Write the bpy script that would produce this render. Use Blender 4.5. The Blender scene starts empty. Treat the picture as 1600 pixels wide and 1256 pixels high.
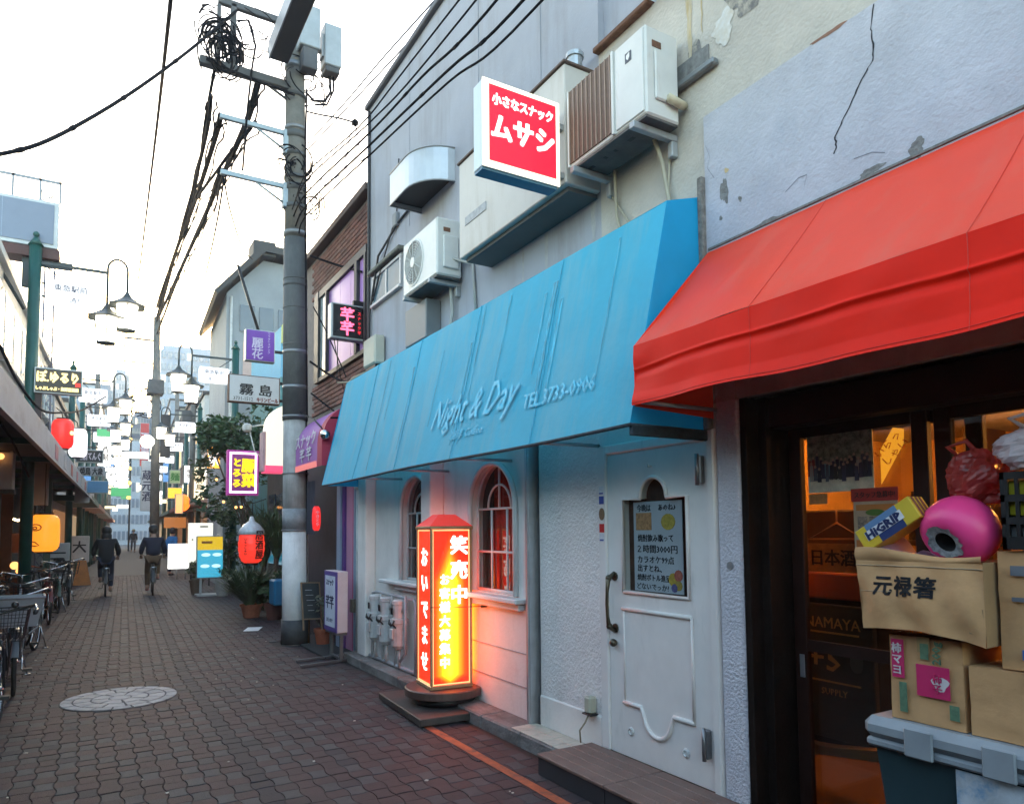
import bpy, math, random
from mathutils import Vector, Matrix, noise as mnoise
random.seed(7)
R = math.radians
C = bpy.context.scene.collection
SC = bpy.context.scene

# ------------------------------------------------------------------ camera, sky, sun, exposure
cam_d = bpy.data.cameras.new('camera'); cam = bpy.data.objects.new('camera', cam_d); C.objects.link(cam)
SC.camera = cam
F_PX, YAW, PITCH, ROLL, CY = 1119.35, R(30.8185), R(3.7278), R(-0.516), 753.22
cam_d.sensor_fit = 'HORIZONTAL'; cam_d.sensor_width = 36.0
cam_d.lens = 36.0 * F_PX / 1600.0
cam_d.shift_y = (CY - 628.0) / 1600.0
cam_d.clip_start = 0.05; cam_d.clip_end = 2000
_f = Vector((math.sin(YAW) * math.cos(PITCH), math.cos(YAW) * math.cos(PITCH), math.sin(PITCH)))
_r = Vector((math.cos(YAW), -math.sin(YAW), 0)); _u = _r.cross(_f)
_r2 = _r * math.cos(ROLL) + _u * math.sin(ROLL); _u2 = -_r * math.sin(ROLL) + _u * math.cos(ROLL)
_m = Matrix((_r2, _u2, -_f)).transposed().to_4x4(); _m.translation = (0, 0, 1.6)
cam.matrix_world = _m

SUN_EL, SUN_AZ = R(6.0), R(10.0)          # low sun ahead, beyond the end of the street
W = bpy.data.worlds.new("World"); SC.world = W; W.use_nodes = True
wn = W.node_tree.nodes; wl = W.node_tree.links
for n in list(wn): wn.remove(n)
sky = wn.new('ShaderNodeTexSky'); sky.sky_type = 'NISHITA'; sky.sun_disc = False
sky.sun_elevation = SUN_EL; sky.sun_rotation = SUN_AZ
sky.air_density = 1.0; sky.dust_density = 2.0; sky.ozone_density = 1.0
bg = wn.new('ShaderNodeBackground'); bg.inputs['Strength'].default_value = 0.15
wo = wn.new('ShaderNodeOutputWorld')
wl.new(sky.outputs[0], bg.inputs['Color']); wl.new(bg.outputs[0], wo.inputs['Surface'])
sd = bpy.data.lights.new('sun', 'SUN'); sd.energy = 0.12; sd.angle = R(25); sd.color = (1.0, 0.86, 0.74)
sun = bpy.data.objects.new('sun', sd); C.objects.link(sun)
sdir = Vector((math.sin(SUN_AZ) * math.cos(SUN_EL), math.cos(SUN_AZ) * math.cos(SUN_EL), math.sin(SUN_EL)))
sun.rotation_euler = sdir.to_track_quat('Z', 'Y').to_euler()
VS = SC.view_settings
SC.display_settings.display_device = 'sRGB'
VS.view_transform = 'Standard'; VS.look = 'None'; VS.gamma = 1.0; VS.use_curve_mapping = False
VS.exposure = 3.48
EK = 2 ** -1.42          # lamps keep their look at this exposure
SC.cycles.max_bounces = 7; SC.cycles.diffuse_bounces = 4; SC.cycles.glossy_bounces = 3
SC.cycles.transmission_bounces = 5; SC.cycles.transparent_max_bounces = 10
SC.cycles.caustics_reflective = False; SC.cycles.caustics_refractive = False
SC.cycles.sample_clamp_indirect = 6.0
SC.cycles.use_denoising = True

# ------------------------------------------------------------------ materials
MATS = {}
def M(name, col, rough=.6, metal=0.0, var=.12, scale=4.0, bump=0.0, bscale=60.0, stain=None, stain_amt=0.0, stain_scale=(1.5, 1.5, .5),
      trans=0.0, spec=.5, emit=None, estr=0.0, pv=False, alpha=1.0, coat=0.0, stain_thr=.52):
    """procedural surface: colour broken up by noise, optional streaked stains, fine relief"""
    if name in MATS: return MATS[name]
    m = bpy.data.materials.new(name); m.use_nodes = True
    nt = m.node_tree; N = nt.nodes; L = nt.links
    b = N['Principled BSDF']
    b.inputs['Roughness'].default_value = rough; b.inputs['Metallic'].default_value = metal
    b.inputs['Specular IOR Level'].default_value = spec
    if coat: b.inputs['Coat Weight'].default_value = coat
    g = N.new('ShaderNodeNewGeometry')
    nz = N.new('ShaderNodeTexNoise'); nz.inputs['Scale'].default_value = scale; nz.inputs['Detail'].default_value = 6; nz.inputs['Roughness'].default_value = .65
    L.new(g.outputs['Position'], nz.inputs['Vector'])
    mr = N.new('ShaderNodeMapRange'); mr.inputs['From Min'].default_value = .3; mr.inputs['From Max'].default_value = .7
    mr.inputs['To Min'].default_value = 1 - var; mr.inputs['To Max'].default_value = 1 + var
    L.new(nz.outputs['Fac'], mr.inputs['Value'])
    vm = N.new('ShaderNodeVectorMath'); vm.operation = 'SCALE'; vm.inputs[0].default_value = col[:3]
    L.new(mr.outputs[0], vm.inputs['Scale'])
    out = vm.outputs[0]
    if pv:   # per-piece tone carried by the object or by the mesh
        a1 = N.new('ShaderNodeAttribute'); a1.attribute_type = 'OBJECT'; a1.attribute_name = 'tone'
        a2 = N.new('ShaderNodeAttribute'); a2.attribute_type = 'GEOMETRY'; a2.attribute_name = 'tone'
        ad = N.new('ShaderNodeMath'); ad.operation = 'ADD'; L.new(a1.outputs['Fac'], ad.inputs[0]); L.new(a2.outputs['Fac'], ad.inputs[1])
        cr = N.new('ShaderNodeValToRGB'); cr.color_ramp.interpolation = 'LINEAR'
        e = cr.color_ramp.elements; e[0].color = (*pv[0], 1); e[1].color = (*pv[-1], 1)
        for i, c in enumerate(pv[1:-1]):
            q = cr.color_ramp.elements.new((i + 1) / (len(pv) - 1)); q.color = (*c, 1)
        L.new(ad.outputs[0], cr.inputs[0])
        mx = N.new('ShaderNodeMix'); mx.data_type = 'RGBA'; mx.blend_type = 'MULTIPLY'; mx.inputs[0].default_value = 1
        L.new(out, mx.inputs[6]); L.new(cr.outputs[0], mx.inputs[7]); out = mx.outputs[2]
    if stain:
        mp = N.new('ShaderNodeMapping'); mp.inputs['Scale'].default_value = stain_scale; L.new(g.outputs['Position'], mp.inputs['Vector'])
        n2 = N.new('ShaderNodeTexNoise'); n2.inputs['Scale'].default_value = 1.0; n2.inputs['Detail'].default_value = 8; n2.inputs['Roughness'].default_value = .7
        L.new(mp.outputs[0], n2.inputs['Vector'])
        m2 = N.new('ShaderNodeMapRange'); m2.inputs['From Min'].default_value = stain_thr; m2.inputs['From Max'].default_value = stain_thr + .2
        m2.inputs['To Max'].default_value = stain_amt; L.new(n2.outputs['Fac'], m2.inputs['Value'])
        mx = N.new('ShaderNodeMix'); mx.data_type = 'RGBA'; L.new(m2.outputs[0], mx.inputs[0])
        L.new(out, mx.inputs[6]); mx.inputs[7].default_value = (*stain, 1); out = mx.outputs[2]
    L.new(out, b.inputs['Base Color'])
    if bump:
        n3 = N.new('ShaderNodeTexNoise'); n3.inputs['Scale'].default_value = bscale; n3.inputs['Detail'].default_value = 4
        L.new(g.outputs['Position'], n3.inputs['Vector'])
        bp = N.new('ShaderNodeBump'); bp.inputs['Strength'].default_value = bump; bp.inputs['Distance'].default_value = .02
        L.new(n3.outputs['Fac'], bp.inputs['Height']); L.new(bp.outputs[0], b.inputs['Normal'])
    rr = N.new('ShaderNodeMapRange'); rr.inputs['To Min'].default_value = max(0, rough - .1); rr.inputs['To Max'].default_value = min(1, rough + .1)
    L.new(nz.outputs['Fac'], rr.inputs['Value']); L.new(rr.outputs[0], b.inputs['Roughness'])
    if emit:
        b.inputs['Emission Color'].default_value = (*emit, 1); b.inputs['Emission Strength'].default_value = estr * EK
    if trans:   # thin cloth that lets light through
        t = N.new('ShaderNodeBsdfTranslucent'); L.new(out, t.inputs['Color'])
        ms = N.new('ShaderNodeMixShader'); ms.inputs[0].default_value = trans
        o = N['Material Output']; L.new(b.outputs[0], ms.inputs[1]); L.new(t.outputs[0], ms.inputs[2]); L.new(ms.outputs[0], o.inputs['Surface'])
    MATS[name] = m
    return m

def EM(name, col, strength=1.0, base=None, tex=None):
    """something lit from inside"""
    if name in MATS: return MATS[name]
    m = bpy.data.materials.new(name); m.use_nodes = True
    b = m.node_tree.nodes['Principled BSDF']
    b.inputs['Base Color'].default_value = (*(base or [c * .6 for c in col]), 1)
    b.inputs['Roughness'].default_value = .4
    b.inputs['Emission Color'].default_value = (*col, 1); b.inputs['Emission Strength'].default_value = strength * EK
    MATS[name] = m
    return m

def GLASS(name, tint=(.9, .95, .95), rough=.03, mixf=.75):
    if name in MATS: return MATS[name]
    m = bpy.data.materials.new(name); m.use_nodes = True
    nt = m.node_tree; N = nt.nodes; L = nt.links
    for n in list(N): N.remove(n)
    o = N.new('ShaderNodeOutputMaterial'); tr = N.new('ShaderNodeBsdfTransparent'); tr.inputs[0].default_value = (*tint, 1)
    gl = N.new('ShaderNodeBsdfGlossy'); gl.inputs['Roughness'].default_value = rough; gl.inputs[0].default_value = (.9, .9, .9, 1)
    fr = N.new('ShaderNodeFresnel'); ge = N.new('ShaderNodeNewGeometry'); mi = N.new('ShaderNodeMapRange')     # same reflection seen from either side
    mi.inputs['To Min'].default_value = 1.5; mi.inputs['To Max'].default_value = 1 / 1.5; L.new(ge.outputs['Backfacing'], mi.inputs[0]); L.new(mi.outputs[0], fr.inputs[0])
    ms = N.new('ShaderNodeMixShader'); L.new(fr.outputs[0], ms.inputs[0]); L.new(tr.outputs[0], ms.inputs[1]); L.new(gl.outputs[0], ms.inputs[2])
    L.new(ms.outputs[0], o.inputs['Surface'])
    MATS[name] = m
    return m

# ------------------------------------------------------------------ mesh builder
class B:
    def __init__(s): s.v = []; s.f = []; s.mi = []; s.sm = []; s.k = 0; s.smooth = False
    def add(s, vs, fs):
        o = len(s.v); s.v += [tuple(p) for p in vs]
        for f in fs: s.f.append([i + o for i in f]); s.mi.append(s.k); s.sm.append(s.smooth)
        return s
    def box(s, x0, x1, y0, y1, z0, z1, b=0.0, M4=None):
        if x0 > x1: x0, x1 = x1, x0
        if y0 > y1: y0, y1 = y1, y0
        if z0 > z1: z0, z1 = z1, z0
        c = Vector(((x0 + x1) / 2, (y0 + y1) / 2, (z0 + z1) / 2)); h = ((x1 - x0) / 2, (y1 - y0) / 2, (z1 - z0) / 2)
        if b <= 0:
            vs = [c + Vector((sx * h[0], sy * h[1], sz * h[2])) for sx in (-1, 1) for sy in (-1, 1) for sz in (-1, 1)]
            fs = [(0, 1, 3, 2), (4, 6, 7, 5), (0, 4, 5, 1), (2, 3, 7, 6), (0, 2, 6, 4), (1, 5, 7, 3)]
        else:
            b = min(b, min(h) * .9); vs = []; idx = {}
            for sx in (-1, 1):
                for sy in (-1, 1):
                    for sz in (-1, 1):
                        for a in range(3):
                            p = [sx * (h[0] - b), sy * (h[1] - b), sz * (h[2] - b)]; p[a] += (sx, sy, sz)[a] * b
                            idx[(sx, sy, sz, a)] = len(vs); vs.append(c + Vector(p))
            fs = []
            for a in range(3):
                u, w = [(1, 2), (2, 0), (0, 1)][a]
                for sg in (-1, 1):
                    q = []
                    for su, sw in ((-1, -1), (1, -1), (1, 1), (-1, 1)):
                        k = [0, 0, 0]; k[a] = sg; k[u] = su; k[w] = sw; q.append(idx[(*k, a)])
                    fs.append(q if sg > 0 else q[::-1])
                for su in (-1, 1):
                    for sw in (-1, 1):
                        k0 = [0, 0, 0]; k1 = [0, 0, 0]; k0[a] = -1; k1[a] = 1
                        for k in (k0, k1): k[u] = su; k[w] = sw
                        q = [idx[(*k0, u)], idx[(*k1, u)], idx[(*k1, w)], idx[(*k0, w)]]
                        fs.append(q if su * sw > 0 else q[::-1])
            for sx in (-1, 1):
                for sy in (-1, 1):
                    for sz in (-1, 1):
                        q = [idx[(sx, sy, sz, a)] for a in range(3)]
                        fs.append(q if sx * sy * sz > 0 else q[::-1])
        if M4 is not None: vs = [M4 @ p for p in vs]
        return s.add(vs, fs)
    def tube(s, pts, r, n=6, r1=None, cap=True):
        pts = [Vector(p) for p in pts]; m = len(pts); vs = []; up = None
        for i, p in enumerate(pts):
            t = (pts[min(i + 1, m - 1)] - pts[max(i - 1, 0)]).normalized()
            if up is None: up = Vector((0, 0, 1)) if abs(t.z) < .9 else Vector((1, 0, 0))
            a = t.cross(up)
            if a.length < 1e-4: a = t.cross(Vector((0, 1, 0)))
            a.normalize(); b2 = a.cross(t).normalized(); up = b2
            rr = (r[i] if isinstance(r, (list, tuple)) else r + ((r1 - r) * i / max(1, m - 1) if r1 is not None else 0))
            for k in range(n):
                an = 2 * math.pi * k / n; vs.append(p + (a * math.cos(an) + b2 * math.sin(an)) * rr)
        fs = [(i * n + k, i * n + (k + 1) % n, (i + 1) * n + (k + 1) % n, (i + 1) * n + k) for i in range(m - 1) for k in range(n)]
        if cap: fs += [tuple(range(n))[::-1], tuple((m - 1) * n + k for k in range(n))]
        sm = s.smooth; s.smooth = n > 4; s.add(vs, fs); s.smooth = sm
        return s
    def lathe(s, prof, c=(0, 0, 0), n=16, M4=None, cap=True, a0=0.0):
        vs = []; c = Vector(c)
        for r, z in prof:
            for k in range(n):
                an = a0 + 2 * math.pi * k / n; p = Vector((r * math.cos(an), r * math.sin(an), z))
                vs.append((M4 @ p if M4 is not None else p) + c)
        m = len(prof)
        fs = [(i * n + k, i * n + (k + 1) % n, (i + 1) * n + (k + 1) % n, (i + 1) * n + k) for i in range(m - 1) for k in range(n)]
        if cap: fs += [tuple(range(n))[::-1], tuple((m - 1) * n + k for k in range(n))]
        return s.add(vs, fs)
    def grid(s, fn, nu, nv):
        vs = [fn(i / nu, j / nv) for j in range(nv + 1) for i in range(nu + 1)]; w = nu + 1
        return s.add(vs, [(j * w + i, j * w + i + 1, (j + 1) * w + i + 1, (j + 1) * w + i) for j in range(nv) for i in range(nu)])
    def prism(s, poly, fn, d0, d1):
        """poly: 2d outline; fn(u, v, d) -> point"""
        n = len(poly); vs = [fn(u, v, d0) for u, v in poly] + [fn(u, v, d1) for u, v in poly]
        fs = [tuple(range(n))[::-1], tuple(range(n, 2 * n))] + [(i, (i + 1) % n, n + (i + 1) % n, n + i) for i in range(n)]
        return s.add(vs, fs)
    def quad(s, *p): return s.add(p, [tuple(range(len(p)))])
    def ball(s, c, r, n=10, m=7, sc=(1, 1, 1)):
        c = Vector(c); prof = []; vs = []; fs = []
        for j in range(1, m):
            t = math.pi * j / m
            for k in range(n):
                a = 2 * math.pi * k / n
                vs.append(c + Vector((math.sin(t) * math.cos(a) * r * sc[0], math.sin(t) * math.sin(a) * r * sc[1], -math.cos(t) * r * sc[2])))
        vs += [c + Vector((0, 0, -r * sc[2])), c + Vector((0, 0, r * sc[2]))]
        for j in range(m - 2):
            for k in range(n): fs.append((j * n + k, j * n + (k + 1) % n, (j + 1) * n + (k + 1) % n, (j + 1) * n + k))
        q = (m - 1) * n
        fs += [(q, (k + 1) % n, k) for k in range(n)] + [(q + 1, (m - 2) * n + k, (m - 2) * n + (k + 1) % n) for k in range(n)]
        sm = s.smooth; s.smooth = True; s.add(vs, fs); s.smooth = sm
        return s
    def mesh(s, name, mats, off=(0, 0, 0)):
        me = bpy.data.meshes.new(name); o = Vector(off)
        me.from_pydata([Vector(p) - o for p in s.v], [], s.f)
        for m in (mats if isinstance(mats, (list, tuple)) else [mats]): me.materials.append(m)
        me.polygons.foreach_set('material_index', s.mi); me.polygons.foreach_set('use_smooth', s.sm); me.update()
        return me
    def build(s, name, mats, parent=None, label=None, kind=None, local=False):
        off = (0, 0, 0)
        if parent is not None and not local: off = wloc(parent)
        o = bpy.data.objects.new(name, s.mesh(name, mats, off)); C.objects.link(o)
        if parent is not None: o.parent = parent
        if label: o['label'] = label
        if kind: o['kind'] = kind
        return o

def split_build(b, name, mats, parent):
    """separate pieces become separate parts"""
    up = list(range(len(b.v)))
    def root(i):
        while up[i] != i: up[i] = up[up[i]]; i = up[i]
        return i
    for f in b.f:
        for i in f[1:]: up[root(i)] = root(f[0])
    gr = {}
    for k, f in enumerate(b.f): gr.setdefault(root(f[0]), []).append(k)
    out = []
    for ks in gr.values():
        q = B(); mp = {}
        for k in ks:
            for i in b.f[k]:
                if i not in mp: mp[i] = len(q.v); q.v.append(b.v[i])
            q.f.append([mp[i] for i in b.f[k]]); q.mi.append(b.mi[k]); q.sm.append(b.sm[k])
        out.append(q.build(name, mats, parent))
    return out
def wloc(o):
    p = Vector((0, 0, 0))
    while o is not None: p += o.location; o = o.parent
    return p
def tag(o, label, cat, group=None):
    o['label'] = label; o['category'] = cat
    if group: o['group'] = group
    return o
def thing(name, label, cat, loc=(0, 0, 0), rz=0.0, group=None):
    o = bpy.data.objects.new(name, None); C.objects.link(o); o.location = loc; o.rotation_euler = (0, 0, rz); o.empty_display_size = .1
    return tag(o, label, cat, group)
def base(o, b, loc):
    pass
def solo(name, b, mats, label, cat, loc, group=None):
    """a thing that is one mesh: origin at loc, mesh given in world coordinates"""
    o = bpy.data.objects.new(name, b.mesh(name, mats, loc)); C.objects.link(o); o.location = loc
    return tag(o, label, cat, group)
def structure(name, b, mats):
    o = bpy.data.objects.new(name, b.mesh(name, mats)); C.objects.link(o); o['kind'] = 'structure'
    return o
def dup(root, loc, rz=None, label=None, group=None):
    r = root.copy(); C.objects.link(r); r.location = loc
    if rz is not None: r.rotation_euler = (0, 0, rz)
    if label: r['label'] = label
    if group: r['group'] = group
    for ch in list(root.children):
        c = ch.copy(); C.objects.link(c); c.parent = r
        for g in ch.children:
            d = g.copy(); C.objects.link(d); d.parent = c
    return r
XA, YA, ZA = Vector((1, 0, 0)), Vector((0, 1, 0)), Vector((0, 0, 1))
def txt(s, size, at, right, up, mat, parent=None, name='lettering', bold=0.0, ext=.0015, shear=0.0, width=None, local=False, line=1.0, mats2=None, ch=1.0):
    """flat lettering as a mesh, centred on `at`, reading along `right`"""
    cu = bpy.data.curves.new(name, 'FONT'); cu.body = s; cu.size = size; cu.align_x = 'CENTER'; cu.align_y = 'CENTER'
    cu.resolution_u = 1; cu.extrude = ext; cu.shear = shear; cu.space_line = line; cu.space_character = ch
    ob = bpy.data.objects.new(name, cu); C.objects.link(ob)
    me = bpy.data.meshes.new_from_object(ob.evaluated_get(bpy.context.evaluated_depsgraph_get()))
    bpy.data.objects.remove(ob); bpy.data.curves.remove(cu)
    if len(me.vertices) == 0: return None
    xs = [v.co.x for v in me.vertices]; ys = [v.co.y for v in me.vertices]
    cx, cy = (min(xs) + max(xs)) / 2, (min(ys) + max(ys)) / 2; k = 1.0
    if width: k = width / max(1e-6, max(xs) - min(xs))
    right = Vector(right).normalized(); up = Vector(up).normalized(); nrm = right.cross(up)
    off = Vector((0, 0, 0)) if (local or parent is None) else wloc(parent)
    at = Vector(at)
    V0 = [v.co.copy() for v in me.vertices]; F0 = [tuple(p.vertices) for p in me.polygons]; VV = []; FF = []
    d = bold * size * 1.1
    sh = [(0, 0)] if bold < .008 else [(-d, -d * .6), (d, -d * .6), (d, d * .6), (-d, d * .6)] if bold < .028 else [(-d, -d * .7), (0, -d * .8), (d, -d * .7), (d, d * .7), (0, d * .8), (-d, d * .7)]
    for i, (ax, ay) in enumerate(sh):     # heavier strokes: the same glyph struck several times, a hair apart
        o_ = len(VV); VV += [at + right * ((v.x - cx) * k + ax) + up * (v.y - cy + ay) + nrm * (v.z + i * .00012) - off for v in V0]; FF += [tuple(q + o_ for q in f) for f in F0]
    me = bpy.data.meshes.new(name); me.from_pydata(VV, [], FF); me.update()
    me.materials.clear(); me.materials.append(mat); me.name = name
    o = bpy.data.objects.new(name, me); C.objects.link(o)
    if parent is not None: o.parent = parent
    return o
def rotz(a, c=(0, 0, 0)): return Matrix.Translation(c) @ Matrix.Rotation(a, 4, 'Z') @ Matrix.Translation(-Vector(c))
# ================================================================== ground
m_ground = M('asphalt', (.055, .055, .06), .85, var=.3, scale=2, bump=.3, bscale=120)
structure('ground', B().quad((-150, -60, -.06), (150, -60, -.06), (150, 400, -.06), (-150, 400, -.06)), m_ground)
m_bed = M('paving_joint', (.027, .022, .023), .95, var=.3, scale=30)
PAVE = [(.50, .56, .66), (.62, .62, .68), (.95, .72, .70), (1.05, .78, .75), (.92, .68, .68), (.85, 1.0, .98), (1.2, 1.5, 1.42)]
m_pave = M('paver_concrete', (.053, .043, .048), .72, spec=.35, var=.28, scale=9, bump=.35, bscale=150, pv=PAVE, stain=(.030, .029, .031), stain_amt=.55, stain_scale=(1.1, .55, 1), stain_thr=.5)
def sx(y): return .043 * max(0, y - 9)          # the lane bends a little to the right
road = structure('road', B().quad((-4.5, -1.5, -.012), (5.5, -1.5, -.012), (8, 80, -.012), (-2.5, 80, -.012)), m_bed)
PW, PL = .119, .138
def paver_outline(bulge, g=.0022):
    """two block shapes laid like a chequerboard: one bulges sideways, its neighbour is waisted to fit"""
    S = .010 * bulge; A = -.006 * bulge; X, Y = PW / 2, PL / 2
    pts = [(-X, -Y), (-X * .45, -Y - A), (X * .45, -Y - A), (X, -Y), (X + S, -Y * .42), (X + S, Y * .42), (X, Y), (X * .45, Y + A), (-X * .45, Y + A), (-X, Y), (-X - S, Y * .42), (-X - S, -Y * .42)]
    return [(x * (1 - 2 * g / PW), y * (1 - 2 * g / PL)) for x, y in pts]
def paver_geo(bulge, h=0.0, tilt=(0, 0)):
    o = paver_outline(bulge); n = len(o); vs = []
    for e, z in ((0, -.012), (0, -.0022), (.0035, 0.0)):
        for x, y in o: vs.append((x * (1 - 2 * e / PW), y * (1 - 2 * e / PL), z + h + (tilt[0] * x + tilt[1] * y)))
    fs = [tuple(2 * n + i for i in range(n))]
    for a in range(2): fs += [(a * n + i, a * n + (i + 1) % n, (a + 1) * n + (i + 1) % n, (a + 1) * n + i) for i in range(n)]
    return vs, fs
MH = (.34, 8.0, .50)                                 # round stone inlay
cells = []
rnd = random.Random(3)
NROW = 206
for j in range(0, NROW):
    y = 2.2 + j * PL
    xr = 2.80 if y < 8.9 else (2.95 + sx(y))
    xl = -1.75 + sx(y)
    for i in range(-15, 37):
        x = i * PW + .06 + sx(y)
        if x + PW / 2 > xr or x - PW / 2 < xl: continue
        if (x - MH[0]) ** 2 + (y - MH[1]) ** 2 < (MH[2] - .14) ** 2: continue
        if abs(x - 2.64) < .28 and abs(y - 10.55) < .28: continue
        px = Vector((x, y, 0)) - Vector((0, 0, 1.6)); w = px.dot(_f)
        if w < .5: continue
        u = 800 + F_PX * px.dot(_r2) / w; v = CY - F_PX * px.dot(_u2) / w
        if u < -60 or u > 1700 or v > 1330: continue
        bl = 1 if (i + j) % 2 else -1
        t = rnd.uniform(.30, .68)
        if bl < 0 and rnd.random() < (.62 if j % 2 else .38): t = rnd.uniform(.84, 1.0)
        elif rnd.random() < .10: t = rnd.uniform(.02, .25)
        if i == 8: t = rnd.uniform(0, .16)          # a darker run of blocks along a trench
        cells.append((px.length, x, y, t, bl))
cells.sort()
pm = {}
for bl in (1, -1):
    b = B(); vs, fs = paver_geo(bl); b.add(vs, fs); pm[bl] = b.mesh('paver', m_pave)
st = B(); tones = []
for n_, (d, x, y, t, bl) in enumerate(cells):
    h = rnd.uniform(-.0022, .0022)
    if n_ < 300:
        o = bpy.data.objects.new('paver', pm[bl]); C.objects.link(o); o.parent = road; o.location = (x, y, h)
        o.rotation_euler = (rnd.uniform(-.012, .012), rnd.uniform(-.012, .012), rnd.uniform(-.008, .008)); o['tone'] = t
    else:
        vs, fs = paver_geo(bl, h, (rnd.uniform(-.012, .012), rnd.uniform(-.012, .012)))
        st.add([(a + x, c + y, z) for a, c, z in vs], fs); tones.append((len(vs), t))
po = st.build('paver', m_pave, road, kind='stuff')
at = po.data.attributes.new('tone', 'FLOAT', 'POINT'); vals = []
for n_, t in tones: vals += [t] * n_
at.data.foreach_set('value', vals)
# far paving, grey and too distant for single blocks
m_far = M('far_paving', (.050, .052, .058), .8, var=.2, scale=3, bump=.2, bscale=20)
b = B(); yy = 2.2 + NROW * PL
b.quad((-1.75 + sx(yy), yy, -.002), (2.95 + sx(yy), yy, -.002), (2.95 + sx(130), 130, -.002), (-1.75 + sx(130), 130, -.002))
structure('far_pavement', b, m_far)
# stone inlay with joints
m_stone = M('pale_stone', (.42, .40, .39), .75, var=.22, scale=7, bump=.3, bscale=80, stain=(.16, .16, .17), stain_amt=.7, stain_scale=(2.2, 2.2, 1), pv=[(.75, .75, .77), (1, .98, .96), (.85, .86, .9), (1.05, 1.02, 1)])
inl = thing('stone_inlay', 'round pale stone inlay of carved wedges set into the brick paving', 'paving inlay', (MH[0], MH[1], 0))
b = B(); b.lathe([(MH[2] + .006, -.011), (MH[2] + .006, .0045), (.001, .0045)], n=40); b.build('bedding', M('inlay_joint', (.05, .05, .052), .9), inl, local=True)
def wedge(r0, r1, a0, a1, n=4, h=.004):
    b = B(); P = [(r0 * math.cos(a0 + (a1 - a0) * k / n), r0 * math.sin(a0 + (a1 - a0) * k / n)) for k in range(n + 1)] + [(r1 * math.cos(a1 - (a1 - a0) * k / n), r1 * math.sin(a1 - (a1 - a0) * k / n)) for k in range(n + 1)]
    b.prism(P, lambda u, v, d: (u, v, d), -.008 + .006, h + .006); return b
def stone(b):
    o = b.build('stone', m_stone, inl, local=True); o['tone'] = rnd.random()
for r0, r1, nn, off in ((.40, .495, 18, 0), (.25, .39, 12, .1), (.10, .24, 7, .3)):
    for k in range(nn):
        a = 2 * math.pi / nn
        stone(wedge(r0 + .004, r1, k * a + off + .006 / r0, (k + 1) * a + off - .012 / r1, 3, .004 + rnd.uniform(-.001, .001)))
stone(B().lathe([(.09, -.002), (.09, .010), (.001, .010)], n=16))
# painted orange line, gutter, kerb
m_or = M('worn_orange_paint', (.40, .085, .03), .7, var=.3, scale=14, stain=(.07, .05, .05), stain_amt=.85, stain_scale=(14, 9, 1), stain_thr=.47)
b = B(); b.quad((2.405, -1.5, .0042), (2.475, -1.5, .0042), (2.475, 6.0, .0042), (2.405, 6.0, .0042)); o_line = structure('road_marking', b, m_or)
m_conc = M('old_concrete', (.23, .21, .195), .85, var=.25, scale=5, bump=.5, bscale=50, stain=(.07, .06, .055), stain_amt=.8, stain_scale=(4, 2, 6), stain_thr=.46)
m_dark = M('wet_grime', (.020, .017, .016), .6, var=.4, scale=20)
structure('gutter', B().quad((2.62, -1.5, -.006), (2.82, -1.5, -.006), (2.82, 8.9, -.006), (2.62, 8.9, -.006)), m_dark)
kb = thing('kerb', 'worn concrete kerb along the foot of the white bar wall', 'kerb', (2.9, 6.5, 0))
y = 4.02; n_ = 0
while y < 8.8:
    y2 = min(8.85, y + .6); b = B().box(2.80, 3.045, y + .004, y2 - .004, -.05, .095 + rnd.uniform(-.004, .004), .012); b.build('kerb_stone', m_conc, kb); y = y2
m_tile = M('cream_tile', (.52, .47, .38), .45, var=.15, scale=9, stain=(.2, .14, .1), stain_amt=.5, stain_scale=(8, 8, 8))
for k in range(5):
    y0 = 4.06 + k * .14
    for r_ in range(2): B().box(2.81 + r_ * .115, 2.92 + r_ * .115, y0, y0 + .134, .1, .108, .003).build('tile', m_tile, kb)

# ================================================================== the bar building (white, blue awning)
m_wall = M('grey_painted_wall', (.35, .36, .41), .8, var=.10, scale=1.3, bump=.12, bscale=40, stain=(.23, .22, .22), stain_amt=.7, stain_scale=(1, 2.2, .30), stain_thr=.5)
m_beige = M('beige_render', (.47, .435, .39), .88, var=.14, scale=2.2, bump=.35, bscale=45, stain=(.25, .225, .19), stain_amt=.65, stain_scale=(1.5, 2.6, .8), stain_thr=.55)
m_white = M('white_painted_wall', (.82, .76, .70), .65, var=.07, scale=3, bump=.12, bscale=35, stain=(.50, .46, .40), stain_amt=.55, stain_scale=(3, 3.5, 1.0), stain_thr=.54)
m_stucco = M('white_stucco', (.82, .76, .72), .75, var=.08, scale=3, bump=.7, bscale=48, stain=(.5, .47, .42), stain_amt=.5, stain_scale=(4, 4, 1.2), stain_thr=.55)
m_black = M('black_metal', (.016, .016, .018), .45, metal=.3, var=.3)
m_alu = M('aluminium', (.50, .51, .53), .38, metal=.75, var=.12, scale=8)
m_rust = M('rust', (.15, .07, .04), .85, var=.35, scale=20, bump=.4)
m_dkroom = M('dark_room', (.035, .022, .018), .9, var=.2)
bar = thing('bar_building', 'grey and white two-storey bar with the blue awning and arched windows', 'building', (3.05, 5.8, 0))
B().box(3.05, 8.5, 3.86, 8.65, 2.30, 7.05).build('upper_wall', m_wall, bar)
B().box(3.05, 8.5, -1.5, 3.86, 2.30, 4.95).build('plaster_wall', m_beige, bar, label='beige plaster wall streaked with rust and mould')
B().box(3.10, 8.5, -1.5, 3.86, 4.95, 7.05).build('upper_wall', m_wall, bar)
B().box(3.0, 8.6, -1.5, 8.70, 7.05, 7.12, .01).build('roof_edge', M('dark_flashing', (.06, .06, .07), .5), bar)
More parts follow.
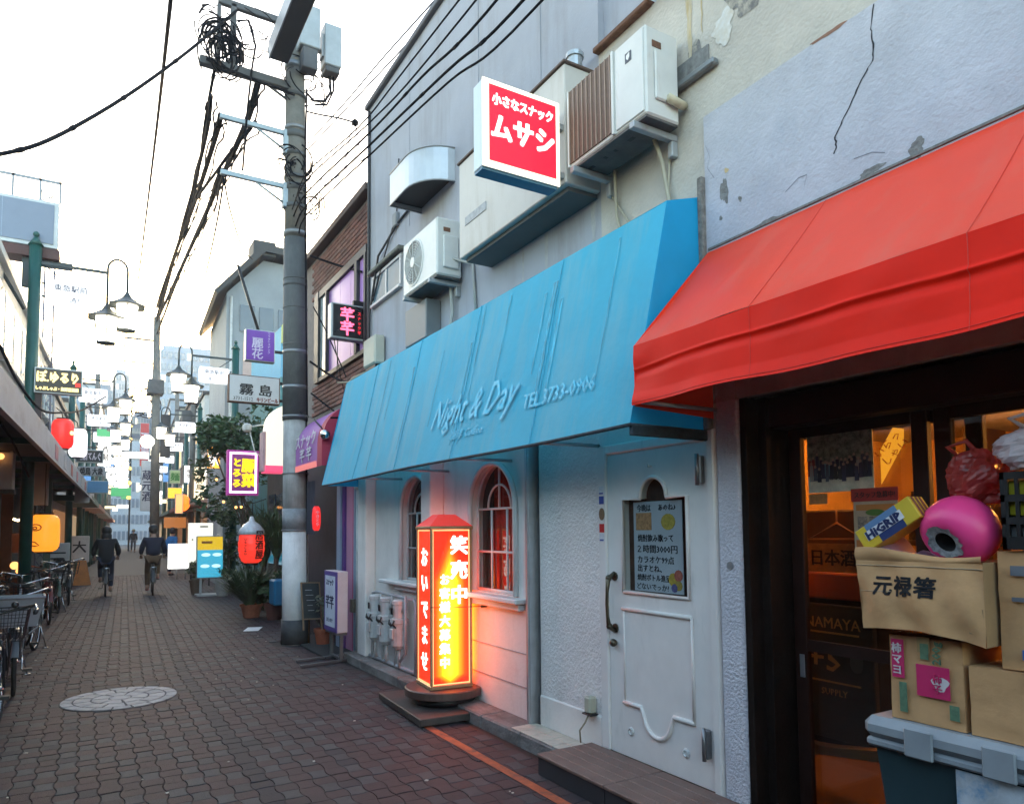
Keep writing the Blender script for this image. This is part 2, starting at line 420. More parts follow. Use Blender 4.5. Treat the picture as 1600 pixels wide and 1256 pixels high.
B().box(3.0, 3.095, 3.3, 3.87, 4.945, 4.985, .008).build('ledge', m_rust, bar, label='rusty broken ledge above the air conditioner')
B().box(2.97, 3.05, 2.72, 3.28, 4.985, 5.05, .01).build('eave', M('dark_brown_eave', (.06, .035, .03), .7), bar)
# panel joints of the upper wall
for y in (7.3, 5.65, 4.6): B().box(3.046, 3.05, y - .003, y + .003, 5.0, 7.0).build('wall_joint', M('joint_grey', (.26, .28, .32), .8), bar)
# mould, patch, drip streaks on the beige wall: stains with their own shape
def blotch(name, cy, cz, ry, rz_, m, n=40, X=3.048, seed=1, par=bar):
    q = random.Random(seed); P = []
    for k in range(n):
        a = 2 * math.pi * k / n; r = .82 + .16 * math.sin(2 * a + seed) + .13 * math.sin(3 * a + seed * 2.3) + .08 * math.sin(7 * a + seed) + q.uniform(-.05, .05); P.append((X, cy - math.cos(a) * ry * r, cz + math.sin(a) * rz_ * r))
    return B().quad(*P).build(name, m, par)
m_mould = M('mould_stain', (.17, .165, .165), .95, var=.35, scale=30, stain=(.45, .41, .34), stain_amt=.95, stain_scale=(16, 16, 16), stain_thr=.44)
m_drip = M('rust_drip', (.46, .36, .20), .9, var=.2, scale=12, stain=(.50, .455, .375), stain_amt=.95, stain_scale=(12, 30, 3), stain_thr=.42)
m_patch = M('pale_patch', (.58, .58, .57), .8, var=.1, scale=20, stain=(.5, .45, .37), stain_amt=.95, stain_scale=(9, 9, 9), stain_thr=.42)
blotch('mould_patch', 2.55, 4.52, .16, .13, m_mould, seed=3); blotch('mould_patch', 2.93, 4.36, .10, .12, m_mould, seed=4); blotch('mould_patch', 2.42, 4.62, .16, .08, m_mould, seed=6)
blotch('pale_patch', 2.72, 4.43, .10, .10, m_patch, seed=5, X=3.0465); blotch('pale_patch', 2.35, 4.55, .12, .07, m_patch, seed=9, X=3.0465)
for y, z0, z1, w in ((2.98, 4.36, 4.94, .035), (2.88, 4.5, 4.94, .012), (2.08, 4.2, 4.9, .02), (1.9, 4.05, 4.85, .014), (4.55, 3.0, 3.9, .03), (4.9, 3.2, 3.9, .015), (3.95, 3.3, 3.9, .03)):
    P0 = []; P1 = []; b = B()
    for k in range(9):
        z = z1 + (z0 - z1) * k / 8; ww = w * (1 - .75 * k / 8) * rnd.uniform(.7, 1.25); dy = rnd.uniform(-.006, .006)
        P0.append((3.0475, y + ww + dy, z)); P1.append((3.0475, y - ww + dy, z))
    for k in range(8): b.quad(P0[k], P0[k + 1], P1[k + 1], P1[k])
    b.build('drip_stain', m_drip if y < 3.5 else M('faint_drip', (.37, .37, .38), .9, var=.2, scale=12), bar)
B().box(3.0, 3.05, 2.76, 3.10, 4.235, 4.275, .008).build('flashing', M('lead_flashing', (.20, .215, .225), .5, metal=.4), bar)
B().box(3.04, 3.05, 2.83, 3.10, 4.275, 4.40).build('flashing_board', M('grey_board', (.19, .19, .19), .9, var=.35, scale=25), bar)

# lower facade with arched windows
def arch_pts(y0, y1, zs, n=14):
    c = (y0 + y1) / 2; r = (y1 - y0) / 2
    return [(c + r * math.cos(math.pi * k / n), zs + r * math.sin(math.pi * k / n) * .98) for k in range(n + 1)]
def wall_arched(b, X, ya, yb, za, zb, wins, depth=.12):
    y = ya
    for (w0, w1, ws, sp) in wins:
        b.quad((X, w0, za), (X, y, za), (X, y, zb), (X, w0, zb))
        b.quad((X, w1, za), (X, w0, za), (X, w0, ws), (X, w1, ws))
        P = arch_pts(w0, w1, sp); Q = [(w1, zb)] + [(q[0], zb) for q in P[1:-1]] + [(w0, zb)]
        for k in range(len(P) - 1): b.quad((X, *P[k]), (X, *P[k + 1]), (X, *Q[k + 1]), (X, *Q[k]))
        ring = [(w0, ws), (w1, ws)] + P
        for k in range(len(ring)):
            p, q = ring[k], ring[(k + 1) % len(ring)]; b.quad((X, *p), (X, *q), (X + depth, *q), (X + depth, *p))
        y = w1
    b.quad((X, yb, za), (X, y, za), (X, y, zb), (X, yb, zb))
WINS = [(5.04, 5.85, 1.05, 1.78), (6.71, 7.52, 1.05, 1.78)]
b = B(); wall_arched(b, 3.05, 4.80, 8.65, .09, 2.30, WINS); b.build('lower_wall', m_white, bar)
b = B(); b.box(3.043, 3.05, 4.80, 6.40, .335, .345); b.box(3.043, 3.05, 4.80, 6.40, .60, .606); b.build('wall_joint', M('wall_line', (.40, .38, .38), .8), bar)
B().box(2.90, 3.05, 6.43, 6.66, .09, 2.30, .012).build('pilaster', m_white, bar)
B().box(2.92, 3.05, 8.36, 8.65, .09, 2.30, .012).build('pilaster', m_white, bar)
# room behind the windows
b = B(); b.box(3.9, 3.95, 4.8, 8.6, .1, 2.3); b.box(3.2, 3.95, 4.75, 4.8, .1, 2.3); b.box(3.2, 3.95, 8.6, 8.65, .1, 2.3); b.box(3.2, 3.95, 4.8, 8.6, .05, .1); b.box(3.2, 3.95, 4.8, 8.6, 2.25, 2.3); b.build('back_room', m_dkroom, bar)
m_frame = M('white_window_frame', (.68, .68, .66), .45, var=.06)
m_glass = GLASS('window_glass', (.8, .85, .85))
m_curt = M('grey_curtain', (.13, .13, .145), .9, var=.3, scale=12)
for wi, (w0, w1, ws, sp) in enumerate(WINS):
    P = arch_pts(w0, w1, sp, 20); c = (w0 + w1) / 2; r = (w1 - w0) / 2
    # proud moulding round the opening
    fr = B()
    ring = [(w1, ws)] + P[:] + [(w0, ws)]
    ring = [(w1, ws)] + [p for p in P] + [(w0, ws)]
    fr.tube([(3.035, y, z) for y, z in ring], .026, 8)
    wn_ = fr.build('window', m_frame, bar)
    g = B(); ring2 = [(w0, ws), (w1, ws)] + P; g.quad(*[(3.135, y, z) for y, z in ring2]); g.build('pane', m_glass, wn_)
    mb = B()
    def bar_(y0, z0, y1, z1, t=.011): mb.tube([(3.118, y0, z0), (3.118, y1, z1)], t, 6)
    bar_(w0, sp, w1, sp); bar_(w0, 1.40, w1, 1.40); bar_(w0 + .01, ws + .012, w1 - .01, ws + .012, .016)
    for k in (1, 2): bar_(w0 + (w1 - w0) * k / 3, ws, w0 + (w1 - w0) * k / 3, sp)
    bar_(c, sp, c, sp + r * .97)
    mb.tube([(3.118, c + r * .5 * math.cos(a), sp + r * .52 * math.sin(a)) for a in [math.pi * k / 12 for k in range(13)]], .011, 6)
    mb.tube([(3.118, y * .97 + c * .03, z) for y, z in ring], .016, 6)
    mb.build('glazing_bar', m_frame, wn_)
    s = B(); s.box(2.93, 3.05, w0 - .16, w1 + .12 + (.3 if wi == 1 else 0), ws - .05, ws - .008, .01); s.box(2.985, 3.05, w0 - .12, w1 + .08, ws - .11, ws - .05, .012); s.build('sill', m_frame, wn_)
    st_ = B(); st_.box(3.1335, 3.1345, c - .13 - .06 * wi, c - .085 - .06 * wi, 1.13, 1.37); so = st_.build('paper_slip', M('white_paper', (.78, .78, .76), .8), wn_)
    cu_ = B()
    def cf(u, v): y = w0 + (w1 - w0) * u; return (3.30 + .025 * math.sin(u * 38 + wi), y, ws - .05 + v * 1.25)
    cu_.smooth = True; cu_.grid(cf, 44, 3); cu_.build('curtain', m_curt if wi else M('red_curtain', (.42, .055, .03), .9, var=.35, scale=10), wn_)
# stucco bay beside the door
B().box(3.05, 3.30, 3.93, 4.70, .33, 2.30).build('stucco_panel', m_stucco, bar)
B().box(3.035, 3.30, 3.93, 4.70, .10, .33, .008).build('baseboard', m_white, bar)
B().box(3.10, 3.30, 4.70, 4.745, .10, 2.30).build('dark_gap', m_black, bar)
B().box(2.975, 3.30, 4.745, 4.80, .10, 2.30, .006).build('metal_trim', m_alu, bar)
B().box(2.965, 2.975, 4.752, 4.762, .1, 2.28).build('trim_ridge', m_alu, bar)
# door and its frame
m_door = M('white_door_paint', (.80, .74, .70), .42, var=.06, scale=4, stain=(.46, .43, .38), stain_amt=.6, stain_scale=(6, 6, 1.6), stain_thr=.57)
b = B(); b.box(3.03, 3.30, 3.845, 3.93, .13, 2.16, .008); b.box(3.03, 3.30, 2.87, 2.925, .10, 2.16, .008); b.box(3.03, 3.30, 2.925, 3.845, 2.095, 2.16, .008); b.box(3.05, 3.30, 2.87, 3.93, 2.16, 2.30)
b.build('door_frame', m_door, bar)
def cross_pts(n=12, top=True):
    """opening: rectangle with a round lobe on top"""
    pts = [(3.68, 1.185), (3.68, 1.785), (3.505, 1.785)]
    for k in range(n + 1):
        a = math.pi * k / n; pts.append((3.385 + .12 * math.cos(a), 1.80 + .115 * math.sin(a)))
    return pts + [(3.265, 1.785), (3.09, 1.785), (3.09, 1.185)]
dr = B(); X = 3.045; cp = cross_pts()
def dq(*p): dr.quad(*[(X, y, z) for y, z in p])
D0, D1 = 2.927, 3.842
dq((D1, .135), (D1, 1.185), (D0, 1.185), (D0, .135))
dq((D1, 1.185), (D1, 1.785), (3.68, 1.785), (3.68, 1.185)); dq((3.09, 1.185), (3.09, 1.785), (D0, 1.785), (D0, 1.185))
lob = cp[2:-2]
dq((D1, 1.785), (D1, 2.092), (3.505, 2.092), (3.505, 1.785)); dq((3.265, 1.785), (3.265, 2.092), (D0, 2.092), (D0, 1.785))
for k in range(len(lob) - 1): dq(lob[k], (lob[k][0], 2.092), (lob[k + 1][0], 2.092), lob[k + 1])
for k in range(len(cp)):
    p, q = cp[k], cp[(k + 1) % len(cp)]; dr.quad((X, *p), (X, *q), (X + .05, *q), (X + .05, *p))
for p, q in (((D0, .135), (D1, .135)), ((D1, .135), (D1, 2.092)), ((D1, 2.092), (D0, 2.092)), ((D0, 2.092), (D0, .135))): dr.quad((X, *p), (X, *q), (X + .05, *q), (X + .05, *p))
door = dr.build('door', m_door, bar, label='white door with a lobed window and raised mouldings')
mo = B(); ring = cp + [cp[0]]
mo.tube([(3.04, y, z) for y, z in ring], .013, 8)
mo.tube([(3.04, y, z) for y, z in ((3.70, 1.075), (3.08, 1.075))], .013, 8)
mo.tube([(3.043, y, z) for y, z in ((3.69, 1.07), (3.69, .48))], .006, 6); mo.tube([(3.04, y, z) for y, z in ((3.075, 1.075), (3.075, .475))], .009, 6)
mo.tube([(3.04, y, z) for y, z in [(3.70, .475), (3.53, .475)] + [(3.385 + .125 * math.cos(a), .45 - .135 * math.sin(a)) for a in [math.pi * k / 12 for k in range(1, 12)]] + [(3.24, .475), (3.07, .475)]], .014, 8)
mo.build('moulding', m_door, door)
B().quad(*[(3.056, y, z) for y, z in cp]).build('pane', m_glass, door)
B().box(3.097, 3.105, 3.0, 3.75, 1.1, 2.0).build('curtain', M('brown_curtain', (.10, .045, .03), .9, var=.3, scale=15), door)
m_bronze = M('dark_bronze', (.10, .085, .06), .35, metal=.8, var=.2)
hb = B(); hb.tube([(3.04, 3.775, 1.30), (2.985, 3.775, 1.265), (2.975, 3.775, 1.18), (2.972, 3.775, 1.10), (2.975, 3.775, 1.02), (2.985, 3.775, .955), (3.04, 3.775, .92)], [.016, .018, .011, .0115, .011, .018, .016], 8)
hb.ball((2.99, 3.775, 1.27), .022); hb.ball((2.99, 3.775, .955), .022); hb.lathe([(.03, 0), (.03, .008), (.001, .008)], (3.044, 3.775, 1.28), 10, Matrix.Rotation(R(-90), 4, 'Y')); hb.lathe([(.03, 0), (.03, .008), (.001, .008)], (3.044, 3.775, .94), 10, Matrix.Rotation(R(-90), 4, 'Y'))
hb.build('handle', m_bronze, door)
B().ball((3.02, 3.775, .845), .026, sc=(1, 1, 1)).build('lock', m_bronze, door)
for z in (1.93, .39):
    h = B(); h.box(3.005, 3.045, 2.945, 2.985, z - .08, z + .08, .006); h.tube([(3.0, 2.965, z - .09), (3.0, 2.965, z + .09)], .012, 8); h.build('hinge', M('steel_hinge', (.25, .25, .26), .4, metal=.8), door)
m_rub = M('pale_rubber', (.6, .6, .58), .6)
for y, z in ((3.64, .30), (3.15, .29)):
    s = B(); s.lathe([(.028, 0), (.028, .006), (.018, .012), (.014, .004), (.001, .004)], (3.046, y, z), 14, Matrix.Rotation(R(-90), 4, 'Y')); s.build('stopper', m_rub, door)
s = B(); s.tube([(3.045, 3.40, 1.985), (3.02, 3.40, 1.98), (3.015, 3.40, 2.0)], .005, 6); s.build('hook', m_rub, door)
# small upper window at the far end
m_alug = M('grey_sash', (.42, .43, .45), .5, metal=.4)
wd = B(); wd.box(3.0, 3.06, 7.50, 8.46, 4.36, 4.40, .006); wd.box(3.02, 3.06, 7.50, 8.46, 4.72, 4.76, .006); wd.box(3.02, 3.06, 7.50, 7.54, 4.40, 4.72); wd.box(3.02, 3.06, 8.42, 8.46, 4.40, 4.72); wd.box(3.025, 3.055, 7.96, 8.0, 4.40, 4.72)
uw = wd.build('window', m_alug, bar)
B().box(3.035, 3.045, 7.54, 8.42, 4.40, 4.72).build('pane', M('blue_grey_glass', (.07, .12, .16), .35, spec=.3, var=.3, scale=4), uw)
B().box(2.97, 3.05, 7.45, 8.5, 4.78, 4.83, .01).build('lintel', M('mossy_concrete', (.16, .16, .14), .9, var=.4, scale=20), uw)
b = B(); b.tube([(3.03, 8.60, z) for z in (2.3, 4, 6, 7.0)], .02, 6); b.tube([(3.02, 8.55, 2.3), (3.02, 8.54, 4.3), (3.01, 8.2, 4.95), (3.03, 7.6, 5.15), (3.03, 7.05, 5.2)], .014, 6); b.tube([(3.02, 8.57, 4.3), (3.02, 7.9, 5.0), (3.02, 7.62, 5.25), (3.03, 7.58, 5.9)], .009, 6)
b.build('conduit', M('dark_cable', (.03, .03, .035), .6), bar)
B().box(3.0, 3.05, 7.60, 7.72, 5.12, 5.28, .01).build('vent_cap', M('grey_cap', (.2, .21, .22), .6), bar)

# big boxed cover
m_box = M('cream_sheet_metal', (.52, .49, .46), .55, var=.06, scale=3, stain=(.34, .29, .23), stain_amt=.6, stain_scale=(2, 3.5, .6), stain_thr=.54)
bx = thing('shutter_box', 'long cream metal box cover high on the grey wall behind the red sign', 'box cover', (2.9, 4.7, 3.94))
B().box(2.75, 3.049, 3.86, 5.47, 3.945, 4.79, .008).build('casing', m_box, bx)
B().box(2.735, 3.05, 3.845, 5.485, 4.79, 4.81, .004).build('cap', M('brown_cap', (.10, .06, .045), .7), bx)
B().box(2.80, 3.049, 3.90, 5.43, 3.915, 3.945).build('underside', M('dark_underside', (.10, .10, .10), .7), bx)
B().box(2.744, 2.75, 4.98, 5.35, 4.20, 4.27).build('label_strip', M('grey_tape', (.33, .34, .36), .6, var=.3, scale=20), bx)
B().lathe([(.055, 0), (.055, .14), (.065, .14), (.065, .17), (.045, .17)], (2.93, 3.98, 4.81), 14).build('vent_pipe', M('galv_pipe', (.45, .48, .5), .4, metal=.6), bx)
# rounded vent hood
m_galv = M('galvanised_sheet', (.46, .49, .53), .42, metal=.45, var=.1, scale=3, stain=(.30, .27, .24), stain_amt=.3, stain_scale=(3, 3, 1))
vh = thing('vent_hood', 'rounded galvanised vent hood on the wall above the fan unit', 'vent hood', (3.05, 6.6, 5.0))
pl = [(3.05, 6.16)] + [(3.05 - .36 * math.sin(a), 6.56 - .40 * math.cos(a)) for a in [R(90) * k / 8 for k in range(1, 9)]] + [(2.69, 6.98), (3.05, 6.98)]
v = B(); n = len(pl)
zt = lambda x, y: 5.36; zb = lambda x, y: 5.02
vs = [(x, y, zb(x, y)) for x, y in pl] + [(x, y, zt(x, y)) for x, y in pl]
v.add(vs, [(i, (i + 1) % n, n + (i + 1) % n, n + i) for i in range(n - 1)] + [tuple(range(n, 2 * n))])
v.build('shell', m_galv, vh)
v = B(); v.prism([(x + .012 if x < 3 else x, y * .985 + 6.6 * .015) for x, y in pl], lambda x, y, d: (x, y, d), 5.07, 5.085); v.build('grille', m_dark, vh)
v = B(); v.tube([(x, y, 5.36) for x, y in pl], .009, 6); v.tube([(x, y, 5.02) for x, y in pl], .009, 6); v.build('rim', M('dull_rim', (.3, .31, .32), .5, metal=.4), vh)

# two air conditioner units
m_ac = M('ac_white', (.60, .605, .59), .42, var=.06, scale=5, stain=(.36, .25, .16), stain_amt=.7, stain_scale=(6, 6, 1.6), stain_thr=.58)
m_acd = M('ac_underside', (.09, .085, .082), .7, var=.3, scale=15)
m_brk = M('bracket_steel', (.34, .36, .38), .5, metal=.4, var=.15, stain=(.22, .12, .07), stain_amt=.5, stain_scale=(9, 9, 9))
def brackets(par, X0, ys, z):
    for y in ys:
        k = B(); k.box(X0 - .02, 3.049, y - .022, y + .022, z - .045, z - .004, .004)
        k.box(3.0, 3.049, y - .02, y + .02, z - .14, z - .045, .004)
        k.build('bracket', m_brk, par)
a1 = thing('air_conditioner', 'white air conditioner with brown finned grille on wall brackets beside the red sign', 'air conditioner', (2.9, 3.43, 4.0), group='air conditioners on the wall')
B().box(2.74, 3.0, 3.03, 3.80, 4.0, 4.545, .012).build('casing', m_ac, a1)
B().box(2.731, 2.742, 3.045, 3.30, 4.02, 4.53, .004).build('front_panel', m_ac, a1)
g = B(); g.box(2.732, 2.741, 3.33, 3.79, 4.03, 4.53); ga = g.build('grille', M('brown_coil', (.13, .085, .062), .6, metal=.3, var=.25, scale=30), a1)
for k in range(10):
    y = 3.345 + k * .048; B().box(2.7255, 2.732, y, y + .006, 4.03, 4.53).build('slat', M('coil_rail', (.33, .24, .19), .5), ga)
B().box(2.724, 2.742, 3.315, 3.335, 4.01, 4.54, .003).build('trim', m_ac, a1); B().box(2.724, 2.742, 3.785, 3.80, 4.01, 4.54, .003).build('trim', m_ac, a1)
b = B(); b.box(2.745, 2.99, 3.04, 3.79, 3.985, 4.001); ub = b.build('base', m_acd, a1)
for y, w in ((3.25, .05), (3.42, .02), (3.52, .02), (3.65, .06)): B().box(2.82, 2.845, y, y + w, 3.983, 3.986).build('drain_slot', m_black, a1)
b = B(); b.box(2.728, 2.732, 3.145, 3.20, 4.385, 4.445); eb = b.build('badge', M('dark_badge', (.03, .035, .05), .4), a1)
b = B(); b.quad((2.7265, 3.188, 4.43), (2.7265, 3.157, 4.44), (2.7265, 3.157, 4.41), (2.7265, 3.172, 4.395), (2.7265, 3.188, 4.41)); b.build('badge_mark', M('badge_white', (.7, .7, .7), .5), a1)
b = B(); b.box(2.80, 2.97, 3.012, 3.03, 4.10, 4.40, .008); b.build('valve_cover', m_ac, a1)
b = B(); b.box(2.79, 2.86, 3.026, 3.031, 4.42, 4.46, .001); b.build('handle_recess', m_rust, a1)
b = B(); b.tube([(2.88, 3.0, 4.12), (2.95, 2.99, 4.10), (3.03, 3.02, 4.12)], .025, 8); b.build('pipe', M('pipe_wrap', (.52, .46, .33), .8, var=.2, scale=25), a1)
brackets(a1, 2.72, (3.12, 3.72), 3.985)
b = B(); b.tube([(2.95, 3.2, 3.98), (3.0, 3.19, 3.85), (3.02, 3.17, 3.65), (3.0, 3.12, 3.5)], .014, 6); b.tube([(2.98, 3.62, 3.98), (3.02, 3.66, 3.7), (3.03, 3.62, 3.52), (2.99, 3.55, 3.46)], .011, 6); b.tube([(3.03, 3.75, 3.9), (3.02, 3.5, 3.55), (3.03, 3.2, 3.45), (3.03, 3.15, 3.9)], .008, 6)
b.build('hose', M('beige_hose', (.36, .33, .26), .7), a1)
a2 = thing('air_conditioner', 'white air conditioner with a round fan on brackets beside the small upper window', 'air conditioner', (2.9, 6.35, 3.98), group='air conditioners on the wall')
b = B(); b.box(2.76, 3.02, 5.96, 6.78, 3.98, 4.53, .014); b.build('casing', m_ac, a2)
RYm = Matrix.Rotation(R(-90), 4, 'Y')
b = B(); b.lathe([(.235, 0), (.235, .01), (.215, .014), (.215, .002)], (2.765, 6.50, 4.26), 28, RYm, cap=False); b.build('fan_ring', m_ac, a2)
b = B(); b.lathe([(.214, 0), (.001, 0)], (2.7585, 6.50, 4.26), 28, RYm, cap=False); b.build('fan_well', M('fan_dark', (.24, .235, .225), .6), a2)
b = B()
for k in range(7): rr = .05 + k * .026; b.tube([(2.748, 6.50 + rr * math.cos(a), 4.26 + rr * math.sin(a)) for a in [2 * math.pi * q / 20 for q in range(21)]], .0035, 4, cap=False)
for k in range(12): a = math.pi * 2 * k / 12; b.tube([(2.748, 6.50 + .04 * math.cos(a), 4.26 + .04 * math.sin(a)), (2.748, 6.50 + .215 * math.cos(a), 4.26 + .215 * math.sin(a))], .0035, 4)
b.lathe([(.05, 0), (.05, .012), (.001, .012)], (2.752, 6.50, 4.26), 16, RYm); b.build('fan_guard', m_ac, a2)
b = B(); b.box(2.82, 2.98, 5.935, 5.96, 4.05, 4.36, .008); b.build('valve_cover', m_ac, a2)
b = B(); b.box(2.83, 2.90, 5.955, 5.961, 4.40, 4.44, .001); b.build('handle_recess', m_rust, a2)
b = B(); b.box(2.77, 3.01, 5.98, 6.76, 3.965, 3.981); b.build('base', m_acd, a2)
brackets(a2, 2.74, (6.06, 6.68), 3.965)
b = B(); b.tube([(2.98, 6.12, 3.96), (3.01, 6.14, 3.7), (3.0, 6.2, 3.5), (3.01, 6.22, 3.3)], .018, 6); b.tube([(2.9, 5.95, 4.15), (3.0, 5.9, 4.12), (3.03, 5.75, 4.05), (3.03, 5.7, 3.6)], .014, 6); b.build('hose', M('grey_hose', (.4, .41, .4), .7), a2)
b = B(); b.box(2.88, 3.049, 6.48, 7.02, 3.52, 3.92, .01); solo('junction_box', b, M('grey_box_paint', (.16, .175, .19), .5, var=.1), 'dark grey metal box on the wall just above the blue awning', 'utility box', (2.97, 6.75, 3.52))
em = thing('electric_meter', 'small beige meter box with dark base on the wall at the far awning corner', 'meter', (2.97, 8.3, 3.55))
B().box(2.90, 3.04, 8.02, 8.42, 3.58, 3.93, .02).build('cover', M('beige_plastic', (.45, .43, .36), .5), em)
B().box(2.92, 3.04, 8.05, 8.39, 3.50, 3.58, .008).build('terminal', m_black, em)
b = B(); b.tube([(2.95, 8.45, 3.55), (2.85, 8.65, 3.5), (2.8, 8.75, 3.42), (2.9, 8.9, 3.3)], .02, 6); b.tube([(2.95, 8.3, 3.5), (2.8, 8.6, 3.44), (2.7, 8.8, 3.46)], .013, 6); b.build('cable', M('cable_tan', (.30, .24, .17), .7), em)
# ================================================================== blue awning
m_blue = M('faded_blue_canvas', (.060, .585, .80), .62, var=.10, scale=1.2, stain=(.22, .62, .74), stain_amt=.75, stain_scale=(1.2, 2.6, .45), stain_thr=.47, trans=.44, bump=.15, bscale=18)
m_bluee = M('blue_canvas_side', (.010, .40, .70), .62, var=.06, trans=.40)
m_seam = M('awning_seam', (.055, .40, .58), .7, var=.4, scale=8)
m_grm = M('edge_grime', (.022, .035, .045), .85, var=.5, scale=20)
aw = thing('awning', 'faded turquoise blue sloping awning with worn lettering over the white bar front', 'awning', (3.05, 5.8, 2.14))
Y0, Y1 = 2.915, 8.66
TX, TZ, BX, BZ = 2.77, 3.435, 2.468, 2.145
def awf(u, v):
    y = Y0 + (Y1 - Y0) * u
    bul = .012 * math.sin(u * math.pi * 5) ** 2 * math.sin(math.pi * v) + .007 * mnoise.noise(Vector((y * 1.7 + v * 1.2, v * 1.1, 3))) + .0035 * mnoise.noise(Vector((y * 5 + v * 2.5, v * 1.6, 7)))
    t = 1 - v
    return (BX + (TX - BX) * v + .012 * math.sin(math.pi * v) - bul * .8, y, BZ + (TZ - BZ) * v - .012 * math.sin(u * 9) * (1 - v) * .6)
b = B(); b.smooth = True; b.grid(awf, 150, 24)
aw_c = b.build('canopy', m_blue, aw)
b = B(); b.smooth = True; b.grid(lambda u, v: (TX + (3.045 - TX) * v, Y0 + (Y1 - Y0) * u, TZ + (3.52 - TZ) * v + .001), 40, 3); b.build('top_panel', m_blue, aw)
b = B()
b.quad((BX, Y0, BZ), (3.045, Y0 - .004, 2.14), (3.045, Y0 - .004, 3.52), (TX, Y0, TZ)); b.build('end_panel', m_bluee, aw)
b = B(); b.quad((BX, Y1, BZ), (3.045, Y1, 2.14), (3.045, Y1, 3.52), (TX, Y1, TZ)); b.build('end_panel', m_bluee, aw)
b = B(); b.tube([awf(k / 40, 0) for k in range(41)], .011, 6); b.tube([(BX, Y0, BZ), (3.04, Y0, 2.14)], .012, 6); b.build('hem', m_grm, aw)
b = B(); b.box(BX + .01, 3.04, Y0 - .01, Y0 + .02, 2.09, 2.145, .004); b.build('hem', m_grm, aw)
for y in (3.92, 5.1, 6.3, 7.5):
    u = (y - Y0) / (Y1 - Y0)
    b = B(); P = [Vector(awf(u, k / 14)) + Vector((-.004, 0, 0)) for k in range(15)]; b.tube(P, .0035, 4); b.build('seam', m_seam, aw)
    b = B(); b.tube([(BX + .03, y, BZ + .02), (3.04, y, BZ + .02)], .014, 6); b.tube([(BX + .04, y, BZ + .03), (TX + .03, y, TZ - .04)], .014, 6); b.build('rib', m_alu, aw)
# dirt runs below the seams (their own shape)
m_run = M('dirt_run', (.05, .27, .37), .75, var=.3, scale=12, stain=(.06, .55, .76), stain_amt=.97, stain_scale=(20, 60, 4), stain_thr=.43)
rr = random.Random(11)
for y, w in ((3.97, .035), (3.85, .03), (4.08, .02), (5.16, .02), (5.02, .016), (6.36, .025), (4.6, .014), (7.1, .02), (3.3, .01), (5.7, .012), (6.9, .012)):
    v0 = rr.uniform(.05, .5); v1 = rr.uniform(.75, .99)
    PL_, PR = [], []; b = B()
    for k in range(10):
        v = v1 + (v0 - v1) * k / 9; ww = w * rr.uniform(.5, 1.1) * (1 - .5 * k / 9); dy = rr.uniform(-.004, .004)
        for lst, s in ((PL_, 1), (PR, -1)):
            p = Vector(awf((y + dy + s * ww - Y0) / (Y1 - Y0), v)) + Vector((-.0035, 0, .0008)); lst.append(p)
    for k in range(9): b.quad(PL_[k], PL_[k + 1], PR[k + 1], PR[k])
    b.build('dirt_run', m_run, aw)
m_let = M('worn_grey_letter', (.24, .57, .69), .7, var=.3, scale=20, stain=(.06, .56, .77), stain_amt=.97, stain_scale=(24, 24, 24), stain_thr=.40)
m_let2 = M('worn_dark_letter', (.10, .38, .52), .7, var=.3, scale=20, stain=(.055, .54, .74), stain_amt=.95, stain_scale=(22, 22, 22), stain_thr=.44)
up = (Vector(awf(.4, .6)) - Vector(awf(.4, .1))); up.y = 0; up.normalize()
def on_aw(y, z, o=-.012):
    o -= .0045
    v = (z - BZ) / (TZ - BZ); p = Vector(awf((y - Y0) / (Y1 - Y0), v)); n = (-YA).cross(up); return p + n * (-o)
for m_, dy, o in ((m_let2, .012, -.0045), (m_let, 0, -.0058)):
    txt('Night & Day', .36, on_aw(4.90 - dy, 2.53 - dy * .6, o), -YA, up, m_, aw, bold=.004, shear=.42, width=1.42, ext=.0004)
    txt('珈琲 Coffee', .095, on_aw(4.9 - dy * .5, 2.345, o), -YA, up, m_, aw, shear=.25, width=.55, ext=.0004)
    txt('TEL.3733-0906', .15, on_aw(3.70 - dy, 2.46 - dy * .6, o), -YA, up, m_, aw, bold=.007, width=.80, ext=.0004)
# ================================================================== the restaurant next door (red awning)
rs = thing('restaurant', 'dark timber restaurant front with glazed sliding doors under the red awning', 'building', (3.05, 1.2, 0))
m_blst = M('blue_grey_stucco', (.42, .425, .475), .85, var=.12, scale=3, bump=.34, bscale=50, stain=(.30, .33, .40), stain_amt=.45, stain_scale=(3, 4, 2), stain_thr=.55)
B().box(3.03, 3.30, -1.5, 2.872, 3.10, 3.975).build('stucco_wall', m_blst, rs)
b = B(); cr = [(1.82, 3.97, .011), (1.84, 3.88, .006), (1.84, 3.84, .008), (1.83, 3.77, .012), (1.84, 3.71, .010), (1.88, 3.67, .013), (1.93, 3.60, .015), (2.00, 3.51, .014), (2.04, 3.45, .011), (2.035, 3.40, .012), (2.055, 3.36, .006)]
pts = []
for k in range(len(cr) - 1):
    for q in range(4):
        t = q / 4; pts.append((cr[k][0] + (cr[k + 1][0] - cr[k][0]) * t + rnd.uniform(-.004, .004), cr[k][1] + (cr[k + 1][1] - cr[k][1]) * t, (cr[k][2] * (1 - t) + cr[k + 1][2] * t) * rnd.uniform(.45, .85)))
for p, q in zip(pts, pts[1:]): b.quad((3.0285, p[0] + p[2] / 2, p[1]), (3.0285, p[0] - p[2] / 2, p[1]), (3.0285, q[0] - q[2] / 2, q[1]), (3.0285, q[0] + q[2] / 2, q[1]))
m_crk = M('crack_black', (.02, .02, .024), .9); b.build('crack', m_crk, rs)
